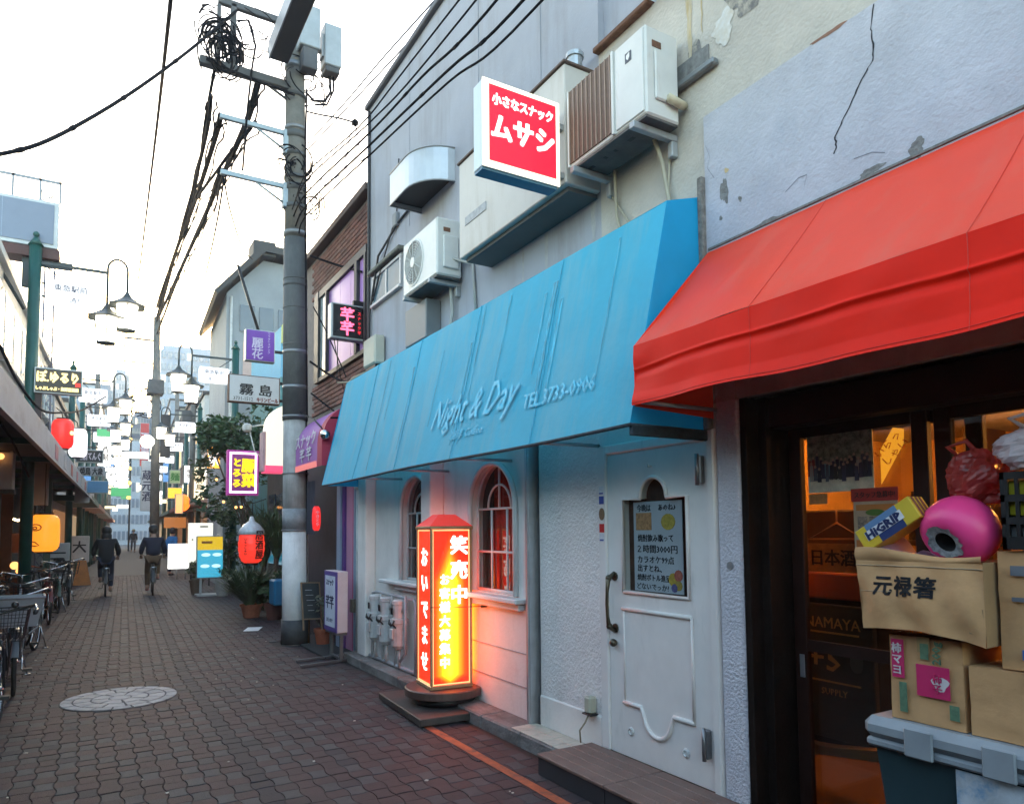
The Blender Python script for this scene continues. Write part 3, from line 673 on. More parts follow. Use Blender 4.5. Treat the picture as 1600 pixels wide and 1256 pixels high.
for pl_ in ([(2.86, 3.80), (2.83, 3.72), (2.85, 3.66), (2.80, 3.58)], [(2.33, 3.30), (2.25, 3.34), (2.20, 3.335), (2.22, 3.28)], [(1.95, 3.30), (1.86, 3.29), (1.80, 3.26)], [(1.2, 3.66), (1.15, 3.60), (1.02, 3.62)]):
    b = B()
    for p, q in zip(pl_, pl_[1:]): b.quad((3.0285, p[0], p[1] + .0022), (3.0285, p[0], p[1] - .002), (3.0285, q[0], q[1] - .002), (3.0285, q[0], q[1] + .0022))
    b.build('crack', M('thin_crack', (.16, .17, .2), .9), rs)

m_bare = M('bare_mortar', (.17, .17, .165), .95, var=.3, scale=30, bump=.5)
blotch('bare_patch', 2.73, 3.475, .032, .095, m_bare, n=30, X=3.0285, seed=21, par=rs); blotch('bare_patch', 2.62, 3.385, .014, .02, m_bare, n=30, X=3.0285, seed=22, par=rs); blotch('bare_patch', 2.76, 3.33, .016, .014, m_bare, n=30, X=3.0285, seed=23, par=rs)
blotch('bare_patch', 1.66, 3.215, .045, .045, m_bare, n=30, X=3.0285, seed=24, par=rs); blotch('bare_patch', 1.87, 3.205, .07, .025, m_bare, n=30, X=3.0285, seed=25, par=rs); blotch('bare_patch', 2.45, 3.19, .09, .018, m_bare, n=30, X=3.0285, seed=26, par=rs)
blotch('bare_patch', 2.05, 3.975, .10, .014, M('orange_rot', (.25, .13, .09), .9, var=.3), n=30, X=3.0287, seed=27, par=rs)
blotch('bare_patch', 2.71, 3.585, .018, .018, M('ochre_chip', (.5, .38, .2), .9), n=30, X=3.0283, seed=28, par=rs)
b = B(); b.box(3.0, 3.05, 2.872, 2.912, 2.15, 3.62, .006); b.build('corner_joint', M('mortar_strip', (.17, .16, .145), .95, var=.45, scale=25, bump=.6), rs)
B().box(3.05, 3.33, 2.703, 2.868, .0, 3.09, .012).build('column', M('lilac_stucco', (.70, .66, .70), .85, var=.08, scale=4, bump=1.0, bscale=60), rs)
b = B(); b.lathe([(.022, 0), (.022, .008), (.001, .008)], (3.05, 2.78, 1.39), 12, RYm); b.build('screw_plate', m_alu, rs)
m_wood = M('black_stained_wood', (.013, .008, .006), .75, spec=.12, var=.4, scale=6, bump=.2, bscale=40)
m_redwd = M('dark_red_wood', (.024, .008, .005), .6, spec=.2, var=.35, scale=5)
b = B(); b.box(3.06, 3.34, 2.655, 2.70, 0, 2.30, .004); b.box(3.15, 3.34, 2.60, 2.655, 0, 2.30, .004); b.build('post', m_wood, rs)
B().box(3.10, 3.40, -1.5, 2.70, 2.30, 3.09).build('header', m_wood, rs)
B().box(3.18, 3.40, -1.5, 2.70, 2.13, 2.30, .006).build('header', m_redwd, rs)
B().box(3.05, 3.10, -1.5, 2.70, 2.62, 2.70, .006).build('header', m_redwd, rs)
B().box(3.05, 3.45, -1.5, 2.70, -.02, .05, .006).build('threshold', m_wood, rs)
m_glass2 = GLASS('door_glass', (.82, .80, .76))
def slider(y0, y1, x, mid=None, nm='sliding_door'):
    d = B(); d.box(x - .02, x + .02, y0, y0 + .075, .05, 2.13, .004); d.box(x - .02, x + .02, y1 - .075, y1, .05, 2.13, .004)
    d.box(x - .02, x + .02, y0 + .075, y1 - .075, 2.075, 2.13); d.box(x - .02, x + .02, y0 + .075, y1 - .075, .05, .12)
    if mid: d.box(x - .015, x + .015, y0 + .075, y1 - .075, mid - .03, mid + .03)
    o = d.build(nm, m_redwd, rs); B().box(x - .003, x + .003, y0 + .075, y1 - .075, .12, 2.075).build('pane', m_glass2, o)
    return o
d1 = slider(1.83, 2.585, 3.33, .97); B().box(3.306, 3.312, 2.525, 2.555, .80, .92, .002).build('pull', m_alu, d1)
d2 = slider(1.62, 2.64, 3.385); d3 = slider(.75, 1.80, 3.33); d4 = slider(-.3, .80, 3.385)
# inside
m_in = M('amber_plaster', (.70, .42, .13), .8, var=.25, scale=3); m_inw = M('interior_wood', (.10, .045, .022), .55, var=.3, scale=6)
b = B(); b.box(6.0, 6.1, -1.5, 3.6, 0, 2.7); b.box(3.45, 6.1, 3.55, 3.65, 0, 2.7); b.box(3.45, 6.1, -1.6, -1.5, 0, 2.7); b.build('inner_wall', m_in, rs)
B().box(3.45, 6.1, -1.6, 3.65, -.06, -.001).build('inner_floor', m_inw, rs); B().box(3.41, 6.1, -1.6, 3.65, 2.7, 2.75).build('inner_ceiling', m_inw, rs)
b = B(); b.box(4.9, 5.3, .3, 3.0, 0, 1.0, .01); b.build('counter', m_inw, rs)
for k in range(5): B().box(5.4, 5.9, 1.0 + k * .42, 1.05 + k * .42, .3, 2.5).build('shelf_post', m_inw, rs)
def pendant(x, y, z, r, lab, col=(1, .42, .09), s=40):
    t = thing('pendant_lamp', lab, 'lamp', (x, y, z), group='warm lamps inside the restaurant')
    b = B(); b.tube([(x, y, z + r), (x, y, 2.7)], .006, 5); b.build('cord', m_black, t); b = B(); b.ball((x, y, z), r, 12, 8); b.build('globe', EM('amber_bulb', col, s), t)
pendant(4.3, 2.9, 2.25, .10, 'glowing amber lamp hanging inside behind the group picture'); pendant(4.5, 1.7, 2.0, .10, 'glowing amber lamp hanging inside between the door posts'); pendant(4.4, .9, 2.2, .10, 'glowing amber lamp hanging inside above the white bag')
def paper(name, x, y0, y1, z0, z1, m, label, cat, tilt=0):
    o = solo(name, B().box(x, x + .003, y0, y1, z0, z1), m, label, cat, (x, (y0 + y1) / 2, z0)); return o
# group picture on the glass: a print with figures as flat colour patches
pp = thing('poster', 'framed group picture of people in dark jackets behind the door glass', 'poster', (3.318, 2.28, 1.78))
B().box(3.318, 3.322, 2.10, 2.47, 1.775, 2.075).build('sheet', M('picture_ground', (.62, .58, .44), .5, var=.25, scale=14), pp)
B().box(3.3165, 3.318, 2.10, 2.47, 1.90, 2.075).build('picture_trees', M('picture_trees', (.20, .22, .16), .5, var=.7, scale=40, stain=(.3, .25, .2), stain_amt=.8, stain_scale=(20, 20, 20)), pp)
pc = [(.03, .03, .05), (.05, .05, .09), (.20, .42, .48), (.28, .05, .05), (.04, .04, .04), (.08, .09, .12), (.35, .33, .30)]
for k in range(30):
    y = 2.458 - (k % 15) * .0235 - (.012 if k > 14 else 0); h = rnd.uniform(.075, .125); z = (1.868 if k < 15 else 1.835) + rnd.uniform(-.012, .012)
    c = pc[(3 if k < 2 else 2 if k in (4, 5) else rnd.choice([0, 1, 4, 5, 0, 1, 6]))]
    b = B(); b.prism([(y - .011, z), (y + .011, z), (y + .009, z + h * .7), (y, z + h * .75), (y - .009, z + h * .7)], lambda u, v, d: (d, u, v), 3.3155 - .00012 * k, 3.3165); b.build('figure', M('fig%d' % pc.index(c), c, .6), pp)
    b = B(); b.prism([(y + .007 * math.cos(a), z + h * .75 + .006 + .008 * math.sin(a)) for a in [math.pi * 2 * q / 8 for q in range(8)]], lambda u, v, d: (d, u, v), 3.3150 - .00012 * k, 3.3158); b.build('head', M('fig_head', (.42, .30, .22), .6), pp)
txt('松竹会\n\n2015.8.11 集合', .022, (3.3105, 2.31, 1.81), -YA, ZA, M('print_white', (.75, .72, .6), .6), pp, ext=.0004)
# slanted yellow banner with red writing
yb = thing('banner', 'slanting bright yellow paper banner with red writing inside the glass door', 'banner', (3.36, 2.03, 1.8))
b = B(); b.quad((3.362, 2.09, 1.80), (3.362, 2.09, 1.97), (3.362, 2.02, 2.075), (3.362, 1.965, 2.06), (3.362, 1.97, 1.99)); b.build('sheet', EM('backlit_yellow', (1, .42, .03), .3, (.7, .4, .05)), yb)
txt('いらっ\nしゃい', .055, (3.3605, 2.03, 1.975), Vector((0, -.75, .66)), Vector((0, .66, .75)), M('red_ink', (.5, .03, .02), .7), yb, ext=.0004)
nt_ = thing('notice', 'menu notice with a red heading taped inside the glass door', 'notice', (3.318, 2.1, 1.46))
B().box(3.318, 3.321, 1.985, 2.215, 1.46, 1.73).build('sheet', M('cream_notice', (.44, .34, .22), .7, var=.15, scale=20), nt_)
B().box(3.316, 3.318, 1.98, 2.225, 1.72, 1.785).build('heading', M('red_heading', (.38, .03, .02), .6), nt_)
txt('スタッフ急募中!', .034, (3.315, 2.10, 1.752), -YA, ZA, M('black_ink', (.015, .012, .012), .7), nt_, width=.21, bold=.01, ext=.0004)
b = B(); b.box(3.3165, 3.318, 2.0, 2.20, 1.675, 1.705); b.build('orange_band', M('orange_band', (.5, .2, .04), .6), nt_)
b = B(); b.prism([(2.10 + .05 * math.cos(a), 1.665 + .016 * math.sin(a)) for a in [math.pi * 2 * k / 16 for k in range(16)]], lambda u, v, d: (d, u, v), 3.315, 3.3163); b.build('green_oval', M('green_oval', (.10, .20, .03), .6), nt_)
for k in range(3): B().box(3.3165, 3.318, 2.02 + k * .062, 2.07 + k * .062, 1.57, 1.645).build('text_block', M('print_grey', (.25, .2, .15), .7, var=.6, scale=90), nt_)
B().box(3.3165, 3.318, 1.995, 2.205, 1.465, 1.53).build('orange_foot', M('orange_foot', (.45, .15, .03), .6), nt_)
paper('label', 3.318, 2.36, 2.47, 1.715, 1.77, M('orange_label', (.45, .19, .05), .6, var=.3, scale=40), 'small orange label under the group picture', 'label')
paper('poster', 3.45, 2.66, 2.75, 1.12, 1.46, M('orange_poster', (.55, .27, .07), .7, var=.35, scale=25), 'narrow orange poster in the strip of glass beside the black post', 'poster')
hk = B(); hk.tube([(3.42, 2.64, 1.66), (3.42, 2.67, 1.60), (3.42, 2.70, 1.57), (3.42, 2.73, 1.51)], .012, 6); solo('tube_light', hk, EM('orange_tube', (1, .25, .05), .25), 'bent orange glowing strip in the narrow glass beside the black post', 'light', (3.42, 2.68, 1.5))
# board, crate and signs standing inside
bd = thing('board', 'black advertising board with gold lettering standing inside the glass door', 'board', (3.6, 2.55, .35))
B().box(3.60, 3.64, 2.32, 2.86, .42, 1.16, .006).build('panel', M('black_board', (.030, .028, .022), .5, var=.3, scale=9), bd)
m_gold = M('gold_print', (.85, .50, .15), .5)
txt('NAMAYA', .085, (3.598, 2.56, 1.06), -YA, ZA, m_gold, bd, width=.34); txt('+5', .19, (3.598, 2.62, .86), -YA, ZA, m_gold, bd, bold=.01, width=.2); txt('SUPPLY', .05, (3.598, 2.56, .68), -YA, ZA, m_gold, bd)
b = B(); b.box(3.596, 3.6, 2.40, 2.76, 1.0, 1.01); b.box(3.596, 3.6, 2.40, 2.76, .73, .74); split_build(b, 'gold_rule', m_gold, bd)
b = B(); b.prism([(2.42 + .04 * math.cos(a), .86 + .055 * math.sin(a)) for a in [math.pi * 2 * k / 14 for k in range(14)]], lambda u, v, d: (d, u, v), 3.597, 3.6); b.build('grey_oval', M('grey_oval', (.16, .2, .2), .5), bd)
b = B(); b.prism([(2.92, .30), (2.2, .40), (2.2, .46), (2.55, .40), (2.92, .36)], lambda u, v, d: (d, u, v), 3.52, 3.60); b.build('foot', M('tan_foot', (.42, .27, .13), .7), bd)
hb_ = thing('wall_panel', 'dark wooden panel with a wire coat hanger inside the glass door', 'panel', (4.05, 2.7, 1.3))
B().box(4.02, 4.08, 2.62, 3.5, 1.0, 1.70, .01).build('board', m_inw, hb_); b = B(); b.tube([(3.99, 2.78, 1.70), (3.99, 2.78, 1.62), (3.99, 2.98, 1.52), (3.99, 2.60, 1.52), (3.99, 2.78, 1.62)], .007, 5); b.build('hanger', M('hanger_amber', (.45, .25, .10), .5), hb_)
for k in range(6): b = B(); b.lathe([(.035, 0), (.035, .17), (.014, .21), (.014, .27)], (4.0, 2.30 - k * .09, 1.52), 10); solo('bottle', b, M('bottle_%d' % (k % 3), [(.05, .03, .01), (.02, .05, .02), (.15, .08, .03)][k % 3], .15), 'dark bottle in the row on the shelf inside the glass door', 'bottle', (4.0, 2.3 - k * .09, 1.52), 'bottles on the inner shelf')
solo('shelf', B().box(3.9, 4.12, 1.7, 2.5, 1.49, 1.518, .004), m_inw, 'dark shelf with a row of bottles inside the glass door', 'shelf', (4.0, 2.1, 1.49))
cb = thing('crate', 'red and orange crate stacked behind the glass door', 'crate', (3.75, 2.5, 1.2))
B().box(3.70, 4.0, 2.38, 2.82, 1.18, 1.33, .01).build('body', M('orange_red_crate', (.42, .08, .02), .5), cb); B().box(3.69, 3.70, 2.40, 2.80, 1.335, 1.50).build('card', M('amber_card', (.40, .22, .07), .7, var=.3, scale=20), cb)
txt('日本酒', .10, (3.688, 2.60, 1.42), -YA, ZA, M('black_ink', (.015, .012, .012), .7), cb, bold=.02)
B().box(3.70, 4.0, 2.36, 2.84, .35, 1.18, .01).build('plinth', m_wood, cb)
# ------------------------------------------------------------------ red awning
m_red = M('red_vinyl', (.80, .046, .012), .38, var=.08, scale=2, stain=(.66, .12, .075), stain_amt=.45, stain_scale=(2, 4, 1), stain_thr=.5, trans=.06, spec=.4, bump=.05, bscale=9)
m_redv = M('red_vinyl_valance', (.86, .018, .006), .45, var=.08, scale=2, trans=.05, spec=.10)
ra = thing('awning', 'bright red vinyl awning with a wrinkled valance over the dark restaurant doors', 'awning', (3.05, 1.2, 2.2))
RY1, RY0 = 2.865, -1.5; KX, KZ, LZ = 2.463, 2.555, 2.235
def rslope(u, v):
    y = RY0 + (RY1 - RY0) * u; s = .016 * math.sin(math.pi * v) * (1 + .3 * math.sin(u * 20)) + .006 * mnoise.noise(Vector((y * 2.5, v * 2, 4))); return (KX + (3.045 - KX) * v, y, KZ + (3.185 - KZ) * v - s)
b = B(); b.smooth = True; b.grid(rslope, 60, 8); b.build('canopy', m_red, ra)
def rval(u, v):
    """valance hanging from the front bar: a fold runs along it, the bottom flares out"""
    y = RY0 + (RY1 - RY0) * u; d = RY1 - y
    z = KZ + (LZ - KZ + .008 * math.sin(y * 3.3) + .004 * math.sin(y * 9)) * v
    vf = .40 + .03 * math.sin(y * 2.2) + .012 * math.sin(y * 7.1) - .05 * min(1, d * .6)
    w1, w2 = (v - vf) / .020, (v - vf) / .11
    fold = -.010 * math.exp(-w1 * w1) * (.35 + .65 * min(1, d * 1.2)) * (1 + .5 * mnoise.noise(Vector((y * 7, 0, 1)))) + .004 * mnoise.noise(Vector((y * 6, v * 3, 5)))
    dent = .007 * math.exp(-((v - vf - .07) / .06) ** 2) * (1 + .6 * mnoise.noise(Vector((y * 5, 2, 1))))
    flare = -.085 * max(0, v - .80) ** 1.1 - .004 * math.sin(y * 5.3 + v) * v * v
    near = max(0, 1 - d / .28); flare -= .012 * near * math.sin(v * 9) * v
    return (KX + fold + dent + flare - .002, y, z)
b = B(); b.smooth = True; b.grid(rval, 130, 48); b.build('valance', m_redv, ra)
b = B(); b.quad((KX, RY1, LZ), (3.04, RY1, 2.21), (3.045, RY1, 3.185), (KX, RY1, KZ)); b.build('end_panel', m_red, ra)
m_rseam = M('red_stitch', (.60, .022, .008), .6)
for y in (2.1, 1.2, .3, -.6):
    u = (y - RY0) / (RY1 - RY0); b = B(); b.tube([Vector(rslope(u, k / 8)) + Vector((-.001, 0, .0012)) for k in range(9)], .0013, 4); b.tube([Vector(rval(u, k / 24)) + Vector((-.0012, 0, 0)) for k in range(25)], .0013, 4); b.build('seam', m_rseam, ra)
b = B(); b.tube([Vector(rval(k / 120, .955)) + Vector((-.001, 0, 0)) for k in range(121)], .0016, 4); b.build('hem_stitch', m_rseam, ra)
b = B(); b.tube([(KX + .03, RY0, KZ - .022), (KX + .03, RY1 - .01, KZ - .022)], .012, 8); b.tube([(KX + .02, RY1 - .03, LZ + .02), (3.03, RY1 - .03, LZ + .02)], .012, 6); b.tube([(KX + .03, RY1 - .03, KZ - .03), (3.03, RY1 - .03, 3.10)], .012, 6)
for y in (1.7, .5, -.7): b.tube([(KX + .01, y, KZ - .02), (3.09, y, KZ - .02)], .012, 6)
b.build('frame', m_alu, ra)
b = B(); b.box(3.022, 3.05, -1.5, 2.86, 3.176, 3.19, .002); b.build('top_trim', M('grey_mortar_line', (.16, .155, .145), .9, var=.4, scale=30), ra)

# ================================================================== step and its boards
m_deck = M('brown_composite', (.17, .105, .085), .6, var=.2, scale=5, bump=.25, bscale=90)
m_deckd = M('dark_fascia', (.032, .031, .036), .6, var=.2)
sp = thing('step', 'two-piece brown plank step in front of the white door', 'step', (2.8, 3.4, 0))
for (y0, y1) in ((3.34, 4.03), (2.62, 3.33)):
    mod = B(); mod.box(2.585, 3.025, y0, y1, 0.003, .118); mo_ = mod.build('base_box', m_deckd, sp)
    for k in range(5):
        x0 = 2.575 + k * .0905; B().box(x0, x0 + .0875, y0 - .002, y1 + .002, .118, .140 + rnd.uniform(-.0008, .0008), .004).build('plank', m_deck, mo_)

# ================================================================== glowing lantern sign
ls = thing('lantern_sign', 'tall glowing red and yellow square lantern sign on a round turntable base', 'lit sign', (2.81, 5.93, 0))
LZr = Matrix.Translation((2.81, 5.93, 0)) @ Matrix.Rotation(R(-5), 4, 'Z')
pt = B(); pt.box(-.42, .22, -.52, .60, .015, .075, .006, M4=Matrix.Translation((2.81, 5.93, 0)) @ Matrix.Rotation(R(-3), 4, 'Z')); pb = solo('base_plate', pt, M('dark_board', (.050, .040, .036), .55, var=.35, scale=6, bump=.2), 'dark flat board lying under the glowing lantern sign', 'board', (2.81, 5.93, 0))
b = B()
for sxx, syy in ((-.30, -.4), (-.30, .5), (.14, -.4), (.14, .5)): b.box(2.81 + sxx - .04, 2.81 + sxx + .04, 5.93 + syy - .04, 5.93 + syy + .04, 0, .016)
b.build('foot', m_black, pb)
m_disc = M('brown_disc', (.085, .047, .038), .5, var=.25, scale=8)
b = B(); b.smooth = True; b.lathe([(.28, .076), (.28, .135), (.26, .14)], (2.81, 5.93, 0), 36); b.build('turntable', m_black, ls)
b = B(); b.lathe([(.34, .14), (.352, .147), (.352, .205), (.34, .213), (.001, .213)], (2.81, 5.93, 0), 40); b.build('disc', m_disc, ls)
HW = .185; Z0, Z1 = .25, 1.60
m_lframe = M('gold_frame', (.50, .36, .20), .35, metal=.7, var=.15)
b = B()
b.box(-HW - .012, HW + .012, -HW - .012, HW + .012, Z0 - .035, Z0, .005, M4=LZr); b.box(-HW * .7, HW * .7, -HW * .7, HW * .7, .213, Z0 - .035, M4=LZr)
b.box(-HW - .02, HW + .02, -HW - .02, HW + .02, Z1, Z1 + .03, .006, M4=LZr)
for sx_ in (-1, 1):
    for sy_ in (-1, 1): b.box(sx_ * HW - .011, sx_ * HW + .011, sy_ * HW - .011, sy_ * HW + .011, Z0, Z1, .003, M4=LZr)
b.build('frame', m_lframe, ls)
m_roofr = EM('lit_red_cap', (.60, .035, .025), .22, (.5, .05, .04))
b = B(); h = HW + .015
b.add([LZr @ Vector(p) for p in [(-h, -h, Z1 + .03), (h, -h, Z1 + .03), (h, h, Z1 + .03), (-h, h, Z1 + .03), (-.08, -.08, Z1 + .135), (.08, -.08, Z1 + .135), (.08, .08, Z1 + .135), (-.08, .08, Z1 + .135)]], [(0, 1, 5, 4), (1, 2, 6, 5), (2, 3, 7, 6), (3, 0, 4, 7), (4, 5, 6, 7)]); b.build('roof', m_roofr, ls)
def lit_panel(name, strength):
    """acrylic panel: red, with the glow of a tube behind it put into the emission colour"""
    m = bpy.data.materials.new(name); m.use_nodes = True; N = m.node_tree.nodes; L = m.node_tree.links; p = N['Principled BSDF']
    uv = N.new('ShaderNodeUVMap'); sp_ = N.new('ShaderNodeSeparateXYZ'); L.new(uv.outputs[0], sp_.inputs[0])
    s1 = N.new('ShaderNodeMath'); s1.operation = 'SUBTRACT'; s1.inputs[1].default_value = .47; L.new(sp_.outputs[0], s1.inputs[0])
    s2 = N.new('ShaderNodeMath'); s2.operation = 'ABSOLUTE'; L.new(s1.outputs[0], s2.inputs[0])
    # painted glow fades towards the top and bottom ends
    v1 = N.new('ShaderNodeMapRange'); v1.inputs['From Min'].default_value = .66; v1.inputs['From Max'].default_value = .98; v1.inputs['To Max'].default_value = .5; L.new(sp_.outputs[1], v1.inputs[0])
    v2 = N.new('ShaderNodeMapRange'); v2.inputs['From Min'].default_value = .06; v2.inputs['From Max'].default_value = 0; v2.inputs['To Max'].default_value = .35; L.new(sp_.outputs[1], v2.inputs[0])
    ad = N.new('ShaderNodeMath'); ad.operation = 'ADD'; L.new(s2.outputs[0], ad.inputs[0]); L.new(v1.outputs[0], ad.inputs[1])
    a2_ = N.new('ShaderNodeMath'); a2_.operation = 'ADD'; L.new(ad.outputs[0], a2_.inputs[0]); L.new(v2.outputs[0], a2_.inputs[1])
    cr_ = N.new('ShaderNodeValToRGB'); e = cr_.color_ramp.elements
    e[0].position = 0.0; e[0].color = (1.0, .32, .009, 1); e[1].position = .52; e[1].color = (.26, .0040, .001, 1)
    for ps, c in ((.12, (1.0, .20, .004, 1)), (.25, (.88, .070, .002, 1)), (.39, (.52, .014, .0015, 1))):
        q = cr_.color_ramp.elements.new(ps); q.color = c
    L.new(a2_.outputs[0], cr_.inputs[0]); L.new(cr_.outputs[0], p.inputs['Emission Color']); p.inputs['Emission Strength'].default_value = strength * EK
    p.inputs['Base Color'].default_value = (.4, .03, .01, 1); p.inputs['Roughness'].default_value = .25
    return m
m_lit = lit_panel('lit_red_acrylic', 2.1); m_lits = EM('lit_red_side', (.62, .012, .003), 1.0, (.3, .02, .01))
m_litw = EM('lit_white_letters', (1.0, .93, .80), .9)
m_lite = EM('lit_edge', (1.0, .62, .25), .32)
def face(k):
    """four acrylic faces, k = quarter turns from the one facing the viewer's way"""
    T = LZr @ Matrix.Rotation(R(-90 * k), 4, 'Z')
    me = bpy.data.meshes.new('panel'); o = wloc(ls)
    vs = [(-HW + .011, -HW + .002, Z0), (HW - .011, -HW + .002, Z0), (HW - .011, -HW + .002, Z1), (-HW + .011, -HW + .002, Z1)]
    vs2 = [(x, y + .004, z) for x, y, z in vs]
    me.from_pydata([T @ Vector(p) - o for p in vs + vs2], [], [(0, 1, 2, 3), (4, 7, 6, 5), (0, 4, 5, 1), (1, 5, 6, 2), (2, 6, 7, 3), (3, 7, 4, 0)])
    ul = me.uv_layers.new(name='UVMap'); uvs = [(0, 0), (1, 0), (1, 1), (0, 1)] * 2
    for lp in me.loops: ul.data[lp.index].uv = uvs[lp.vertex_index]
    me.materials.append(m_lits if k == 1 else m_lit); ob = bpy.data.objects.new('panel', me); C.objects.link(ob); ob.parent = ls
    e = B(); 
    for (a0, a1, c0, c1) in ((-HW + .012, HW - .012, Z0 + .002, Z0 + .012), (-HW + .012, HW - .012, Z1 - .012, Z1 - .002), (-HW + .012, -HW + .020, Z0, Z1), (HW - .020, HW - .012, Z0, Z1)): e.box(a0, a1, -HW - .001, -HW + .0015, c0, c1, M4=T)
    e.build('lit_border', m_lite, ob)
    return T, ob
T0, f0 = face(0); T1, f1 = face(1); face(2); face(3)
def vert(s): return '\n'.join(s)
def ftxt(T, par, s, size, x, z, **k):
    r3 = T.to_3x3(); o = txt(s, size, T @ Vector((x, -HW - .0005, z)), r3 @ XA, r3 @ ZA, m_litw, par, ext=.001, **k); return o
ftxt(T0, f0, vert('笑売中'), .170, .075, 1.245, bold=.030, line=1.28)
ftxt(T0, f0, vert('お客様大募集中'), .100, -.060, .80, bold=.032, line=1.20)
ftxt(T1, f1, vert('おいでませ'), .185, .0, .90, bold=.022, line=1.24)
cord = B(); cord.tube([(2.58, 5.72, .93), (2.8, 5.66, .925), (3.04, 5.55, .93)], .003, 5); cord.tube([(3.0, 5.58, .925), (3.045, 5.55, .93)], .012, 6); solo('cord', cord, m_black, 'thin cord tying the glowing lantern sign to the window sill', 'cord', (2.8, 5.66, .92))

# ================================================================== red and white hanging sign above
ms = thing('hanging_sign', 'lit red square sign with a white border and the big white letters', 'lit sign', (2.4, 3.93, 3.9))
SX0, SX1, SZ0, SZ1, SY0, SY1 = 2.095, 2.675, 3.885, 4.455, 3.83, 3.96
B().box(SX0, SX1, SY0 + .004, SY1, SZ0, SZ1, .006).build('casing', M('white_sign_case', (.50, .58, .64), .4, var=.05), ms)
B().box(SX0 + .005, SX1 - .004, SY0 + .02, SY1 - .004, SZ0 - .016, SZ0 - .001).build('base', M('blue_sign_base', (.035, .14, .24), .5), ms)
B().box(SX0 - .003, SX1 + .003, SY0 - .004, SY0 + .004, SZ0 - .003, SZ1 + .003).build('lit_border', EM('warm_white_lit', (1.0, .90, .66), .5), ms)
fp = B().box(SX0 + .042, SX1 - .028, SY0 - .009, SY0 - .004, SZ0 + .040, SZ1 - .03).build('panel', EM('lit_crimson', (.80, .014, .055), .24, (.30, .01, .02)), ms)
m_lw = EM('lit_white', (1, .93, .90), .45)
txt('小さなスナック', .082, ((SX0 + SX1) / 2 + .005, SY0 - .0105, 4.335), XA, ZA, m_lw, ms, bold=.035, width=.46)
txt('ムサシ', .185, ((SX0 + SX1) / 2 + .005, SY0 - .0105, 4.155), XA, ZA, m_lw, ms, bold=.035, width=.47)
b = B()
for z in (4.0, 4.34): b.box(2.66, 2.76, 3.88, 3.92, z - .02, z + .02)
split_build(b, 'bracket', m_brk, ms)
# ================================================================== stickers and bill on the door, outlet
sk = [(1.855, .036, (.70, .70, .72)), (1.79, .03, (.03, .07, .32)), (1.695, .05, (.20, .12, .06)), (1.60, .034, (.60, .02, .02)), (1.535, .030, (.66, .66, .70))]
nm_ = ['white square sticker, topmost in the column beside the door', 'blue sticker in the column beside the door', 'round brown sticker in the column beside the door', 'red sticker in the column beside the door', 'white sticker with blue print, lowest in the column beside the door']
for (z, h, c), lab in zip(sk, nm_):
    m_ = M('sticker_%d' % int(z * 1000), c, .5, var=.15, scale=60)
    b = B()
    if c[0] == .20: b.prism([(3.885 + .03 * math.cos(a), z + .042 * math.sin(a)) for a in [math.pi * 2 * k / 18 for k in range(18)]], lambda u, v, d: (d, u, v), 3.026, 3.029)
    else: b.box(3.026, 3.029, 3.862, 3.912, z - h / 2 - .012, z + h / 2 + .012)
    o = solo('sticker', b, m_, lab, 'sticker', (3.028, 3.885, z))
    if c[0] > .65:
        k = B().box(3.0245, 3.026, 3.866, 3.908, z - h / 2 - .006, z - h / 2 + .004); k.build('print', M('blue_print', (.05, .07, .3), .6), o)
bl = thing('bill', 'white handwritten price bill with an orange picture behind the door window', 'bill', (3.09, 3.385, 1.2))
B().box(3.066, 3.069, 3.16, 3.60, 1.20, 1.765).build('sheet', M('bill_paper', (.52, .53, .57), .8, var=.05), bl)
m_ink = M('black_marker', (.02, .02, .025), .7)
for s, z, w, sz, yc in (('今晩は', 1.725, .13, .05, 3.50), ('あのね♪', 1.725, .15, .045, 3.29), ('焼酎飲み歌って', 1.535, .32, .05, 3.40), ('２時間3000円', 1.467, .36, .055, 3.385), ('カラオケ99点', 1.400, .33, .05, 3.40), ('出すとね、', 1.345, .22, .05, 3.455), ('焼酎ボトル進呈', 1.287, .30, .045, 3.42), ('どないでっか?', 1.230, .29, .045, 3.43)):
    txt(s, sz, (3.0645, yc, z), -YA, ZA, m_ink, bl, bold=.014, width=w, ext=.0005)
B().box(3.0635, 3.066, 3.43, 3.575, 1.585, 1.695).build('orange_picture', M('orange_picture', (.55, .27, .12), .7, var=.4, scale=45), bl)
b = B(); b.prism([(3.28 + .062 * math.cos(a), 1.635 + .05 * math.sin(a)) for a in [math.pi * 2 * k / 14 for k in range(14)]], lambda u, v, d: (d, u, v), 3.0635, 3.066); b.build('yellow_picture', M('yellow_picture', (.55, .38, .06), .7, var=.3, scale=45), bl)
for k, (y, z, r, c) in enumerate(((3.245, 1.285, .04, (.55, .36, .05)), (3.20, 1.31, .035, (.5, .12, .08)), (3.20, 1.25, .03, (.45, .3, .06)), (3.235, 1.235, .026, (.15, .12, .3)))):
    b = B(); b.prism([(y + r * math.cos(a), z + r * math.sin(a)) for a in [math.pi * 2 * q / 12 for q in range(12)]], lambda u, v, d: (d, u, v), 3.0628 - .0004 * k, 3.066); b.build('flower_picture', M('flower_%d' % k, c, .7, var=.3, scale=50), bl)
ol = thing('outlet', 'beige outdoor socket with a cable on the stucco beside the door', 'socket', (3.02, 4.03, .33))
B().box(2.985, 3.05, 4.0, 4.07, .335, .45, .012).build('cover', M('aged_plastic', (.42, .40, .31), .5, var=.15), ol); B().box(2.98, 3.05, 3.985, 4.085, .325, .336, .003).build('base', m_black, ol)
